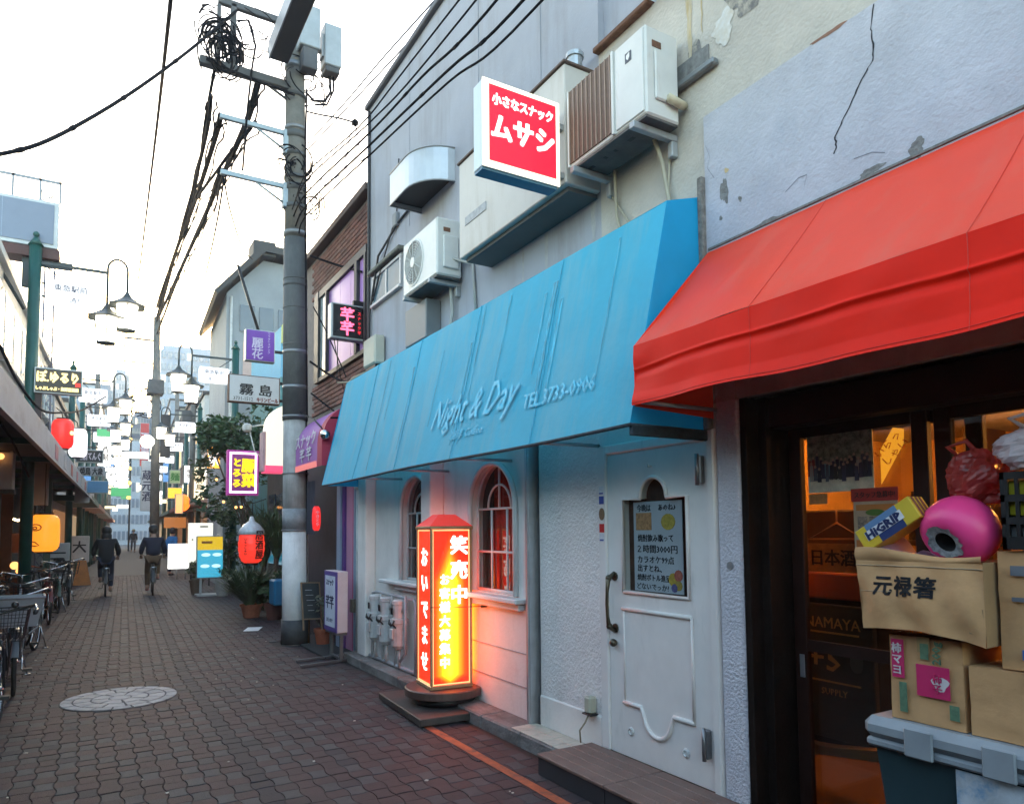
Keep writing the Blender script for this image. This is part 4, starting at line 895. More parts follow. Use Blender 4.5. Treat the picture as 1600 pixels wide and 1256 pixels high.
b = B(); b.tube([(3.01, 4.04, .33), (2.98, 4.05, .27), (2.95, 4.07, .22), (2.95, 4.06, .142)], .006, 6); b.build('cable', M('tan_cable', (.25, .2, .13), .6), ol)

# ================================================================== gas and water meters
m_mw = M('meter_white', (.55, .54, .52), .45, var=.12, scale=9, stain=(.3, .26, .22), stain_amt=.6, stain_scale=(9, 9, 5))
gm = thing('gas_meters', 'cluster of three white meters and grey pipes under the far arched window', 'gas meter', (2.95, 7.6, 0))
b = B(); b.tube([(3.0, 8.32, .78), (2.98, 8.25, .86), (2.97, 8.1, .88), (2.97, 7.0, .87)], .018, 7); b.tube([(2.97, 7.0, .87), (2.97, 6.95, .84), (2.97, 6.95, .1)], .018, 7); b.tube([(2.98, 6.80, .92), (2.98, 6.80, .12)], .022, 7); b.tube([(2.96, 8.3, .12), (2.96, 6.95, .13)], .022, 7); b.tube([(2.94, 7.15, .9), (2.94, 7.15, .3), (2.94, 7.3, .2)], .016, 7)
b.build('pipe', M('grey_pipe', (.40, .40, .41), .5, var=.15), gm)
for k, y in enumerate((8.02, 7.68, 7.30)):
    d = B(); d.lathe([(.05, .33), (.082, .37), (.085, .60), (.10, .605), (.10, .65), (.085, .655)], (2.93, y, .0), 14); d.box(2.83, 2.85, y - .045, y + .045, .44, .55, .006); d.build('meter_body', m_mw, gm)
    d = B(); d.lathe([(.070, .655), (.070, .80), (.078, .805), (.078, .84), (.06, .855), (.001, .855)], (2.93, y, 0), 12); d.build('meter_cap', m_mw, gm)
    d = B(); d.box(2.842, 2.846, y - .03, y + .03, .70, .77, .002); d.build('dial', m_black, gm)
    d = B(); d.tube([(2.93, y, .35), (2.94, y + .02, .13)], .018, 6); d.tube([(2.93, y + .07, .63), (2.94, y + .15, .63), (2.95, y + .16, .5), (2.95, y + .16, .12)], .016, 6); d.tube([(2.93, y - .08, .72), (2.95, y - .10, .80), (2.96, y - .1, .87)], .014, 6); d.build('pipe', m_mw, gm)
    d = B()
    for q in range(3): d.tube([(2.85 - q * .004, y - .055 + q * .055, .64), (2.83, y - .06 + q * .055, .60), (2.87, y - .05 + q * .05, .56)], .011, 5)
    d.build('valve', M('dark_valve', (.06, .055, .05), .5, metal=.3), gm)
# ================================================================== utility pole and wires
up_ = thing('utility_pole', 'tall grey concrete utility pole carrying cable arms and boxes in front of the brick building', 'utility pole', (2.64, 10.53, 0))
def pc_(z): return Vector((2.64 - .0105 * z, 10.53, z))
m_pole = M('pole_concrete', (.70, .67, .65), .8, var=.15, scale=4, bump=.2, bscale=50, stain=(.30, .28, .28), stain_amt=.55, stain_scale=(5, 5, .7), stain_thr=.5)
m_sleeve = M('dark_pole_sleeve', (.075, .078, .08), .7, var=.2, scale=6, stain=(.14, .14, .14), stain_amt=.5, stain_scale=(8, 8, 2))
m_pupper = M('upper_pole', (.14, .135, .125), .85, var=.25, scale=5, stain=(.25, .20, .15), stain_amt=.6, stain_scale=(5, 5, 3), stain_thr=.5)
def pr_(z): return .188 - .0058 * z
def ring(z0, z1, dr, n=22):
    return B().tube([pc_(z0), pc_(z1)], pr_((z0 + z1) / 2) + dr, n)
b = B(); b.tube([pc_(z) for z in (-.05, .8, 1.62)], [pr_(z) for z in (0, .8, 1.62)], 26); b.build('shaft', m_pole, up_); b = B(); b.tube([pc_(z) for z in (1.62, 2.4, 3.2)], [pr_(z) for z in (1.62, 2.4, 3.2)], 26); b.build('shaft', M('grey_pole_paint', (.36, .345, .33), .85, var=.25, scale=4, bump=.2, bscale=50, stain=(.18, .17, .16), stain_amt=.7, stain_scale=(6, 6, .6), stain_thr=.46), up_)
b = B(); b.tube([pc_(z) for z in (3.2, 4.6, 5.9)], [pr_(z) + .012 for z in (3.2, 4.6, 5.9)], 26); b.build('sleeve', m_sleeve, up_)
b = B(); b.tube([pc_(z) for z in (5.85, 7.5, 9.7)], [pr_(z) for z in (5.9, 7.5, 9.7)], 22); b.build('shaft', m_pupper, up_)
b = B(); b.tube([pc_(0), pc_(.34)], [pr_(0) + .014, pr_(.3) + .012], 26); b.build('foot_wrap', M('dark_wrap', (.055, .055, .058), .7, var=.35, scale=9), up_)
ring(1.62, 1.92, .004).build('plate_band', M('grey_plate', (.24, .25, .26), .6, var=.25, scale=12), up_)
m_strap = M('galv_strap', (.22, .23, .24), .45, metal=.5)
for z, h in ((1.60, .02), (2.42, .012), (3.24, .03), (3.66, .05), (4.18, .05), (4.30, .02), (4.85, .02), (5.18, .05), (5.28, .02), (5.95, .06), (6.35, .06), (6.62, .09), (6.80, .05), (7.15, .05), (7.42, .10), (7.55, .05), (8.05, .06), (8.5, .08), (8.9, .05)):
    ring(z, z + h, .016).build('strap', m_strap if rnd.random() < .6 else m_sleeve, up_)
m_arm = M('galv_arm', (.30, .35, .38), .5, metal=.4, var=.15)
m_armd = M('dark_arm', (.085, .085, .09), .7, var=.3)
for z, x0 in ((7.47, 1.50), (6.66, 1.52)):
    b = B(); b.box(x0, 2.48, 10.47, 10.53, z - .035, z + .035, .005); b.tube([(2.0, 10.5, z - .03), (2.45, 10.5, z - .28)], .018, 6); b.box(2.38, 2.50, 10.45, 10.57, z - .32, z + .05, .01); b.build('arm', m_arm, up_)
b = B(); b.box(1.22, 2.45, 10.44, 10.56, 8.14, 8.26, .01); b.box(1.45, 2.45, 10.46, 10.54, 9.12, 9.22, .01); b.box(1.62, 1.70, 10.46, 10.54, 8.2, 9.18, .008); b.box(1.44, 1.49, 10.46, 10.54, 8.1, 9.1, .006); b.tube([(2.42, 10.5, 8.0), (2.0, 10.5, 8.2)], .02, 6); split_build(b, 'arm', m_armd, up_)
m_gbox = M('grey_equipment', (.33, .36, .39), .5, var=.12, scale=6)
b = B(); b.box(2.53, 2.83, 10.18, 10.42, 8.72, 9.36, .015); b.build('equipment_box', m_gbox, up_); b = B(); b.box(2.58, 2.80, 10.2, 10.4, 8.40, 8.72, .01); split_build(b, 'equipment_base', m_armd, up_)
b = B(); b.box(2.93, 3.19, 10.30, 10.56, 8.62, 9.27, .015); b.box(2.90, 2.93, 10.35, 10.5, 8.75, 9.1); b.build('equipment_box', m_gbox, up_); b = B(); b.box(2.95, 3.17, 10.32, 10.54, 8.53, 8.62, .01); b.box(2.7, 2.95, 10.42, 10.48, 8.85, 8.9); split_build(b, 'equipment_base', m_armd, up_)
b = B(); b.box(2.14, 2.40, 8.1, 10.35, 8.44, 8.62, .012); b.build('cable_trough', M('dark_trough', (.018, .018, .022), .7), up_); b = B(); b.box(2.12, 2.14, 8.1, 10.35, 8.43, 8.70); b.build('trough_rail', m_strap, up_)
m_cab = M('black_cable', (.010, .010, .013), .95, var=.2, spec=.1); m_cabg = M('grey_cable', (.07, .075, .085), .9, spec=.1)
def coil(c, r, n, seed, th=.009, sq=(1, .5, 1)):
    q = random.Random(seed); b = B()
    for k in range(n):
        P = []; a0 = q.uniform(0, 6.28); rr = q.uniform(.35, 1) * r; ax = q.uniform(-.9, .9); L_ = q.uniform(.7, 3.4)
        o = Vector((q.uniform(-1, 1) * r * .5 * sq[0], q.uniform(-1, 1) * r * .5 * sq[1], q.uniform(-1, 1) * r * .5 * sq[2]))
        for i in range(12):
            a = a0 + L_ * i / 11; P.append(Vector(c) + o + Vector((math.cos(a) * rr * sq[0], math.sin(a * 1.3 + ax) * rr * .5 * sq[1], math.sin(a) * rr * sq[2])))
        b.tube(P, q.uniform(.6, 1.3) * th, 4)
    return b
coil((1.50, 10.45, 8.45), .33, 80, 1, .012, (.8, .5, 1.25)).build('wire_tangle', m_cab, up_); coil((1.85, 10.45, 8.75), .34, 16, 2, .008).build('wire_tangle', m_cab, up_)
coil((2.5, 10.40, 6.95), .24, 26, 3, .011).build('wire_tangle', m_cab, up_); coil((2.72, 10.38, 6.40), .20, 26, 4).build('wire_tangle', m_cab, up_); coil((2.7, 10.42, 8.35), .30, 18, 5).build('wire_tangle', m_cab, up_); coil((2.9, 10.4, 7.0), .16, 10, 8, .006).build('wire_tangle', m_cab, up_)
b = B(); b.tube([(3.05, 10.45, 8.55), (3.05, 10.4, 8.25), (2.95, 10.35, 8.05), (2.78, 10.34, 8.0), (2.66, 10.34, 8.1)], .02, 6); b.tube([(3.1, 10.45, 8.55), (3.1, 10.4, 8.3), (2.98, 10.35, 8.0), (2.8, 10.34, 7.95)], .016, 6)
b.tube([(1.3, 10.42, 8.2), (1.6, 10.4, 8.12), (2.0, 10.4, 8.08), (2.5, 10.33, 8.0)], .022, 6); b.tube([(1.7, 10.42, 8.9), (1.85, 10.4, 8.95), (1.95, 10.4, 8.6), (1.9, 10.4, 8.2), (1.85, 10.4, 7.6), (1.8, 10.4, 6.7)], .016, 6)
b.tube([pc_(z) + Vector((.13 + .01 * math.sin(z * 4), -.12, 0)) for z in [.0, 1.5, 3, 4.5, 6, 7.4, 8.2]], .014, 6); b.build('pole_cable', m_cab, up_)
WL = {'aerial_cable': []}
wc = 0
CABS = [
 ([(0.57, 7.00, 6.74), (0.62, 8.00, 6.90), (0.90, 14.00, 8.40), (1.24, 24.00, 9.56), (1.46, 33.00, 9.81)], .020, 'thick black cable dropping alone through the open sky'),
 ([(-0.75, 7.00, 4.65), (-0.44, 7.50, 5.08), (-0.06, 8.20, 5.79), (0.43, 9.00, 6.73), (1.05, 9.80, 7.89), (1.72, 10.50, 9.13)], .018, 'sagging cable with small clips crossing the sky from upper left to the pole top'),
 ([(1.38, 10.50, 7.73), (1.50, 12.00, 7.83), (1.86, 18.00, 8.97), (2.51, 33.00, 10.77)], .020, None),
 ([(1.51, 10.50, 7.49), (1.57, 11.50, 7.61), (1.88, 17.00, 8.74), (2.09, 25.00, 9.83), (2.41, 33.00, 10.62)], .028, None),
 ([(1.53, 10.50, 6.69), (1.77, 14.00, 7.41), (2.04, 21.00, 8.57), (2.43, 33.00, 9.94)], .026, None),
 ([(2.03, 10.50, 8.22), (2.04, 11.50, 8.05), (2.09, 14.00, 8.34), (2.26, 19.00, 9.12), (2.42, 33.00, 10.48)], .034, None),
 ([(1.52, 10.40, 8.85), (1.51, 12.00, 8.26), (1.94, 18.00, 9.15), (2.40, 33.00, 11.03)], .016, None),
 ([(1.57, 10.50, 6.57), (1.74, 11.00, 6.34), (2.28, 13.00, 6.55), (2.82, 15.00, 7.15)], .012, None),
 ([(1.57, 10.50, 6.57), (1.80, 13.00, 6.69), (2.42, 20.00, 7.46), (2.51, 22.00, 7.28)], .014, None),
 ([(1.99, 10.50, 7.53), (1.70, 12.00, 7.41), (1.76, 17.00, 8.42), (2.36, 33.00, 11.02)], .018, None),
 ([(2.71, 10.40, 7.35), (2.84, 9.00, 7.28), (3.00, 8.00, 7.37), (3.21, 6.80, 7.46)], .008, 'g'),
 ([(2.71, 10.40, 7.25), (3.02, 9.00, 7.43), (3.21, 7.70, 7.46), (3.29, 6.80, 7.45)], .008, 'g'),
 ([(2.81, 10.40, 6.63), (3.20, 9.00, 6.67), (3.23, 8.60, 6.71)], .006, 'g'),
 ([(2.55, 10.42, 6.05), (2.45, 9.39, 5.95), (2.45, 6.89, 5.59), (2.45, 5.07, 5.33), (2.45, 4.05, 5.16), (2.45, 1.5, 5.07)], .011, None),
 ([(2.6, 10.42, 5.95), (2.50, 9.57, 5.90), (2.50, 7.03, 5.56), (2.50, 5.17, 5.30), (2.50, 4.13, 5.09), (2.50, 1.5, 5.0)], .008, None),
 ([(2.52, 10.42, 6.2), (2.40, 9.20, 6.03), (2.40, 6.75, 5.64), (2.40, 5.47, 5.49), (2.40, 4.32, 5.32), (2.40, 1.5, 5.27)], .009, None),
 ([(2.5, 10.42, 6.3), (2.35, 9.02, 6.11), (2.35, 6.61, 5.66), (2.35, 5.10, 5.48), (2.35, 1.5, 5.3)], .007, None),
 ([(2.55, 10.42, 6.45), (2.40, 9.21, 6.30), (2.40, 7.15, 5.88), (2.40, 5.75, 5.77), (2.40, 1.5, 5.5)], .007, None),
 ([(2.73, 10.50, 7.90), (2.86, 10.30, 7.79), (3.06, 10.00, 7.64), (3.14, 9.50, 7.34)], .012, 'short cable with a dangling clamp right of the pole'),
 ([(2.77, 10.40, 5.65), (3.08, 10.00, 5.43), (3.07, 9.00, 5.02)], .016, 'short thick cable from the pole to the brick wall above the red lettered sign'),
 ([(2.78, 10.40, 4.07), (3.0, 10.0, 3.79), (3.0, 9.20, 3.55)], .016, 'thick cable from the pole to the meter box at the awning corner'),
 ([(2.82, 10.40, 4.89), (2.9, 10.0, 4.43), (3.0, 9.40, 3.68)], .008, None),
 ([(-0.86, 10.00, 2.87), (-0.81, 11.00, 2.76), (-0.74, 13.00, 2.45)], .014, None),
 ([(-0.80, 9.00, 3.54), (-0.76, 11.00, 3.50), (-0.61, 13.00, 3.48), (-0.41, 15.00, 3.74), (-0.10, 20.00, 4.56), (0.44, 24.00, 5.58)], .018, 'cable looping past the green post above the left canopy'),
 ([(1.30, 10.50, 7.79), (0.57, 16.00, 8.85), (-0.35, 20.00, 9.18)], .005, 'hair-thin wire slanting across the empty sky'),
 ([(2.8, 10.4, 3.6), (2.95, 9.6, 3.2), (2.9, 8.9, 3.05), (2.6, 8.75, 3.0)], .012, None)]
def smooth_pts(P, m=6):
    P = [Vector(p) for p in P]; o = []
    for i in range(len(P) - 1):
        p0 = P[max(0, i - 1)]; p1 = P[i]; p2 = P[i + 1]; p3 = P[min(len(P) - 1, i + 2)]
        for k in range(m):
            t = k / m; o.append(.5 * ((2 * p1) + (p2 - p0) * t + (2 * p0 - 5 * p1 + 4 * p2 - p3) * t * t + (3 * p1 - 3 * p2 + p3 - p0) * t ** 3))
    return o + [P[-1]]
ORD = iter(['second lowest dark wire across the grey upper wall', 'lowest dark wire across the grey upper wall', 'middle dark wire across the grey upper wall', 'second highest dark wire across the grey upper wall', 'highest dark wire across the grey upper wall'])
def bundle_(P): return P[0][1] > 10 and P[-1][1] > 30
for P, r, lab in CABS:
    S = smooth_pts(P); b = B(); r *= (1.45 if bundle_(P) else 1.05) if r > .01 else 1.2; b.tube(S, r, 6)
    bundle = P[0][1] > 10 and P[-1][1] > 30; wall = P[-1][1] < 2
    if bundle or lab and 'clips' in lab or wall and r > .01:
        for i in range(4, len(S) - 1, 6):
            t = (S[i + 1] - S[i]).normalized(); b.tube([S[i] - t * .04, S[i] + t * .04], r * 1.3, 6)
    if r > .025 and bundle:
        for o in (Vector((.05, 0, -.05)), Vector((-.04, 0, -.09))): b.tube([p + o * (1.3 + .5 * math.sin(i * 1.7)) for i, p in enumerate(S)], .014, 4)
    grp = 'service cables strung from the pole arms along the street' if bundle else 'wires strung in front of the grey upper wall' if wall else 'service wires around the utility pole'
    l_ = lab if lab and lab != 'g' else ('black service cable running from the pole arms to the far pole' if bundle else next(ORD) if wall else 'pale thin wire from the pole over the roof' if lab == 'g' else 'thin loose wire hanging near the utility pole' if P[0][0] > 0 else 'short dark cable hanging under the left canopy edge')
    o = solo('cable', b, m_cabg if lab == 'g' else m_cab, l_, 'cable', S[0], None if (lab and lab != 'g') or P[0][0] < 0 else grp if lab != 'g' else 'pale wires from the pole over the roof')
b = B(); b.ball((3.14, 9.5, 7.34), .05); b.tube([(3.14, 9.5, 7.32), (3.2, 9.5, 7.05), (3.12, 9.5, 6.85)], .008, 4); b.tube([(3.1, 9.5, 7.32), (3.05, 9.5, 7.0), (3.0, 9.5, 6.75)], .008, 4)
solo('clamp', b, m_cab, 'black clamp with dangling wire ends at the corner of the grey building', 'clamp', (3.14, 9.5, 7.3))
fp_ = thing('utility_pole', 'distant grey utility pole behind the cyclist in the dark jacket', 'utility pole', (2.45, 33, 0))
b = B(); b.tube([(2.5, 33, 0), (2.40, 33, 10.6)], [.19, .13], 16); b.build('shaft', m_pupper, fp_)
b = B(); b.box(1.2, 2.4, 32.95, 33.05, 9.55, 9.62); b.box(1.2, 1.25, 32.95, 33.05, 8.6, 9.6); b.box(2.1, 2.7, 32.6, 33.4, 7.3, 7.9, .03); b.box(1.2, 2.4, 32.95, 33.05, 8.58, 8.63); split_build(b, 'arm', m_armd, fp_)
coil((1.9, 33, 6.9), .6, 20, 6, .02).build('wire_tangle', m_cab, fp_)
b = B(); b.box(2.62, 3.0, 32.9, 33.0, 4.7, 6.5, .02); b.build('dark_banner', M('dark_banner', (.03, .03, .035), .7), fp_)

# ================================================================== brick building with purple windows
bk = thing('brick_building', 'narrow brick building with purple window panels behind the pole', 'building', (3.12, 10.6, 0))
B().box(3.13, 8.0, 8.72, 12.6, 0, 6.0).build('core', M('brick_mortar', (.20, .17, .16), .9, var=.2, scale=12), bk)
B().box(3.0, 8.1, 8.68, 12.7, 6.0, 6.10, .01).build('roof_edge', M('brown_roof_edge', (.08, .05, .045), .7), bk)
m_brick = M('red_brown_brick', (.175, .082, .066), .85, var=.2, scale=15, bump=.4, bscale=60, pv=[(.6, .6, .62), (1, 1, 1), (1.15, .95, .9), (.8, .7, .7)])
bme = B().box(-.012, .012, -.104, .104, -.029, .029, .004).mesh('brick', m_brick)
def bricks(y0, y1, z0, z1):
    z = z0 + .03; r_ = 0
    while z < z1 - .02:
        y = y0 + .105 + (.11 if r_ % 2 else 0)
        while y < y1 - .1:
            o = bpy.data.objects.new('brick', bme); C.objects.link(o); o.parent = bk; o.location = Vector((3.122 - rnd.uniform(0, .003), y, z)) - wloc(bk); o['tone'] = rnd.random()
            y += .218
        z += .068; r_ += 1
bricks(8.74, 11.6, 5.33, 5.98)
bricks(8.9, 11.6, 3.42, 3.90)
def soffit(z): pass
wf = thing
m_pur = M('purple_panel', (.40, .20, .52), .4, var=.08, scale=2)
m_dkf = M('black_window_frame', (.025, .025, .03), .5)
b = B(); b.box(3.06, 3.13, 8.80, 11.2, 5.22, 5.33); b.box(3.06, 3.13, 8.80, 11.2, 3.90, 3.96); b.box(3.05, 3.13, 8.80, 8.86, 3.96, 5.22); b.box(3.05, 3.13, 9.14, 9.24, 3.96, 5.22); b.box(3.05, 3.13, 10.55, 10.60, 3.96, 5.22); b.box(3.05, 3.13, 10.98, 11.2, 3.9, 5.33)
w_ = b.build('window', m_dkf, bk)
for y0, y1 in ((8.86, 9.14), (9.24, 9.52), (9.53, 10.0), (10.01, 10.55)): B().box(3.10, 3.12, y0, y1, 3.965, 5.215).build('panel', m_pur, w_)
B().box(3.09, 3.11, 10.60, 10.98, 3.965, 5.215).build('pane', M('bright_glass', (.35, .42, .45), .08, spec=1.0, var=.3), w_)
b = B(); b.box(3.07, 3.085, 10.62, 10.8, 3.97, 4.2); b.build('lit_corner', EM('warm_corner', (1, .75, .4), .4), w_)
b = B(); b.box(3.10, 3.13, 8.80, 12.5, .0, 3.3); gfl = b.build('ground_floor', M('dark_shopfront', (.045, .04, .045), .7, var=.4, scale=5), bk)
# ground floor pieces beside the bar
B().box(3.02, 3.10, 8.72, 8.98, 0, 2.6, .01).build('cream_strip', m_white, bk)
B().box(3.0, 3.1, 9.0, 9.06, 0, 2.5, .004).build('blue_strip', M('grey_blue_strip', (.26, .33, .42), .5), bk)
B().box(3.05, 3.1, 9.06, 9.50, .0, 2.42).build('pink_panel', M('pink_panel', (.52, .24, .36), .5, var=.08), bk); B().box(3.035, 3.1, 9.14, 9.20, 0, 2.42, .004).build('magenta_strip', M('magenta_strip', (.45, .03, .13), .45), bk)
B().box(3.02, 3.1, 9.50, 9.60, 0, 2.5, .004).build('purple_strip', M('deep_purple', (.10, .035, .20), .5), bk); B().box(3.0, 3.1, 9.62, 9.78, 0, 2.5, .004).build('blue_strip', M('grey_blue_strip', (.26, .33, .42), .5), bk)
b = B(); b.tube([(2.99, 8.86, z) for z in (0, 1.2, 2.2)], .02, 8); b.lathe([(.03, 0), (.045, .02), (.045, .2), (.03, .22)], (2.98, 8.86, 2.12), 10); b.build('drain_pipe', m_mw, bk)
B().box(2.96, 3.02, 8.98, 9.08, .55, .72, .008).build('tap_box', M('bronze_box', (.16, .14, .11), .5), bk)
# barrel awning with end face
pa = thing('awning', 'purple and crimson barrel shaped awning with white lettering behind the blue awning', 'awning', (3.05, 9.7, 2.4))
m_pa = M('purple_canvas', (.42, .16, .46), .6, var=.08, trans=.2); m_pr = M('crimson_canvas', (.46, .03, .075), .6, trans=.15, var=.08)
prof = [(3.05, 3.24)] + [(3.05 - .50 * math.sin(a), 2.72 + .52 * math.cos(a)) for a in [R(90) * k / 10 for k in range(1, 11)]] + [(2.55, 2.42)]
def barrel(y0, y1, m, nm):
    b = B(); b.smooth = True; b.grid(lambda u, v: (prof[min(len(prof) - 1, round(v * (len(prof) - 1)))][0], y0 + (y1 - y0) * u, prof[min(len(prof) - 1, round(v * (len(prof) - 1)))][1]), 4, len(prof) - 1); return b.build(nm, m, pa)
barrel(8.95, 9.16, m_pr, 'near_section'); c2 = barrel(9.16, 10.25, m_pa, 'far_section')
b = B(); b.quad(*[(x, 8.95, z) for x, z in prof] + [(3.05, 8.95, 2.42)]); b.build('end_panel', m_pr, pa)
b = B(); b.quad((2.545, 9.16, 2.42), (2.545, 10.25, 2.42), (2.54, 10.25, 2.50), (2.54, 9.16, 2.50)); b.build('glowing_hem', EM('pink_glow', (1, .20, .15), .16, (.5, .2, .2)), pa)
txt('スナック\n芊 芊', .20, (2.538, 9.70, 2.72), -YA, ZA, M('white_awning_letter', (.62, .55, .62), .6), pa, bold=.02, width=1.0)
# red lettered LED sign
led = thing('hanging_sign', 'black sign with glowing pink-red characters hanging on the corner of the grey wall', 'lit sign', (2.88, 8.9, 4.0))
B().box(2.64, 3.10, 8.9, 9.05, 4.06, 4.52, .008).build('casing', M('sign_case_grey', (.40, .42, .44), .4, metal=.3), led); B().box(2.665, 3.085, 8.892, 8.9, 4.085, 4.50).build('face', M('led_black', (.012, .011, .015), .3), led)
m_led = EM('led_pink', (1, .10, .20), .8)
txt('芊\n芊', .19, (2.85, 8.8905, 4.29), XA, ZA, m_led, led, bold=.03, line=.95); txt(vert('スナック芊'), .052, (3.01, 8.8905, 4.28), XA, ZA, EM('led_red', (1, .03, .05), .35), led, line=1.2)
b = B(); b.box(2.95, 3.12, 8.95, 9.0, 4.52, 4.60); b.tube([(2.7, 8.97, 4.06), (2.9, 9.3, 3.6), (3.08, 9.6, 3.4)], .006, 4); b.tube([(2.75, 8.97, 4.06), (2.75, 9.0, 3.5)], .006, 4); split_build(b, 'bracket', m_black, led)
# spot lamp on arm
spt = thing('spot_lamp', 'silver spot lamp on a thin arm at the far end of the blue awning', 'lamp', (2.62, 8.75, 3.0))
b = B(); b.tube([(2.63, 10.35, 3.3), (2.62, 9.6, 3.1), (2.58, 8.95, 2.86)], .01, 6); b.build('arm', m_black, spt); b = B(); b.ball((2.565, 8.86, 2.80), .065, 12, 8); b.lathe([(.03, 0), (.05, .08)], (2.56, 8.95, 2.80), 10, Matrix.Rotation(R(90), 4, 'X')); b.build('head', M('chrome', (.7, .72, .73), .15, metal=1.0), spt)
# dark entrance beyond the pole: noren, lantern, chalk board, mat
b = B(); b.smooth = True; b.grid(lambda u, v: (2.75 + .012 * math.sin(u * 25), 9.95 + .9 * u, 1.55 + .75 * v), 24, 3); solo('door_curtain', b, M('dark_noren', (.05, .045, .06), .9, var=.2), 'short dark grey cloth curtain hanging in the entrance right of the pole', 'curtain', (2.75, 10.4, 1.55))
nl = thing('paper_lantern', 'small glowing red lantern in the dark entrance right of the pole', 'lantern', (2.66, 10.05, 1.6)); b = B(); b.smooth = True; b.lathe([(.03, 0), (.05, .03), (.06, .12), (.06, .22), (.05, .31), (.03, .34)], (2.78, 10.0, 1.60), 14); b.build('shade', EM('red_lantern_glow', (1, .03, .03), .22), nl); txt(vert('やきとり'), .055, (2.78, 9.937, 1.77), XA, ZA, M('white_awning_letter', (.6, .5, .6)), nl, bold=.02)
ck = thing('chalkboard', 'small easel chalkboard leaning in the entrance right of the pole', 'board', (2.85, 10.2, .35))
Tk = Matrix.Translation((2.72, 9.95, .40)) @ Matrix.Rotation(R(-14), 4, 'X') @ Matrix.Rotation(R(10), 4, 'Z') @ Matrix.Scale(.78, 4)
b = B(); b.box(-.16, .16, -.01, .01, 0, .62, .004, M4=Tk); b.build('board', M('chalk_black', (.025, .03, .03), .7, var=.3), ck); b = B(); 
for (a0, a1, c0, c1) in ((-.18, .18, -.02, .0), (-.18, .18, .62, .64), (-.18, -.16, -.2, .64), (.16, .18, -.2, .64)): b.box(a0, a1, -.015, .015, c0, c1, M4=Tk)
b.tube([Tk @ Vector((0, 0, .6)), (2.78, 10.35, .02)], .012, 5); b.build('frame', M('tan_wood', (.22, .14, .08), .6), ck)
b = B(); 
for k in range(5): b.tube([Tk @ Vector((-.11 + .01 * k, -.012, .5 - k * .09)), Tk @ Vector((.02 + .02 * (k % 3), -.012, .5 - k * .09))], .004, 4)
split_build(b, 'chalk_writing', M('chalk', (.4, .4, .4), .9), ck)
solo('door_mat', B().box(2.62, 3.05, 8.95, 10.2, .002, .03, .006), M('dark_mat', (.03, .03, .03), .95, bump=.6, bscale=150), 'dark door mat behind the purple stand sign', 'mat', (2.83, 9.5, 0))
# ------------------------------------------------------------------ stand sign
ss = thing('stand_sign', 'purple framed white stand sign on a grey metal foot beside the terracotta pot', 'stand sign', (2.70, 8.62, 0), 0)
B().box(2.655, 2.785, 8.60, 9.12, .36, 1.10, .008).build('casing', M('pinkish_white_case', (.62, .50, .50), .5, var=.08), ss)
B().box(2.643, 2.657, 8.602, 9.118, .362, 1.098, .004).build('frame', M('purple_frame', (.10, .06, .26), .5), ss)
B().box(2.638, 2.644, 8.66, 9.06, .42, 1.04).build('face', M('white_sign_face', (.62, .64, .72), .5), ss)
m_nv = M('navy_letter', (.03, .03, .08), .6)
txt('スナック', .085, (2.6365, 8.86, .96), -YA, ZA, m_nv, ss, width=.30, bold=.015); txt('芊芊', .17, (2.6365, 8.86, .72), -YA, ZA, m_nv, ss, bold=.022, width=.32); txt('カラオケ', .06, (2.6365, 8.86, .50), -YA, ZA, m_nv, ss, width=.26)
m_ft = M('foot_steel', (.15, .155, .16), .45, metal=.6)
b = B(); b.box(2.70, 2.74, 8.63, 8.67, .03, .33); b.box(2.70, 2.74, 9.03, 9.07, .03, .33); b.box(2.2, 2.98, 8.63, 8.67, .004, .035, .004, M4=rotz(R(12), (2.6, 8.65, 0))); b.box(2.25, 3.02, 8.98, 9.02, .004, .035, .004, M4=rotz(R(9), (2.6, 9.0, 0))); b.box(2.7, 2.74, 8.67, 9.03, .036, .06); b.box(2.655, 2.785, 8.62, 9.10, .33, .36, .004); b.build('foot', m_ft, ss)
def leaf_blades(c, n, h, spread, m, seed, w=.012, droop=.6, nm='foliage'):
    q = random.Random(seed); b = B()
    for k in range(n):
        a = q.uniform(0, 2 * math.pi); s = spread * q.uniform(.3, 1); hh = h * q.uniform(.55, 1.05); dx, dy = math.cos(a), math.sin(a); px, py = -dy, dx
        P = []
        for i in range(5):
            t = i / 4; r = s * t ** 1.4; z = hh * (t - droop * t * t * q.uniform(.3, .8)); P.append((c[0] + dx * (r + .02), c[1] + dy * (r + .02), c[2] + z))
        wd_ = w * q.uniform(.6, 1.2)
        for i in range(4):
            w0, w1 = wd_ * (1 - (i / 4) ** 2), wd_ * (1 - ((i + 1) / 4) ** 2)
            p, q2 = P[i], P[i + 1]
            b.quad((p[0] + px * w0, p[1] + py * w0, p[2]), (p[0] - px * w0, p[1] - py * w0, p[2]), (q2[0] - px * w1, q2[1] - py * w1, q2[2]), (q2[0] + px * w1, q2[1] + py * w1, q2[2]))
    return b
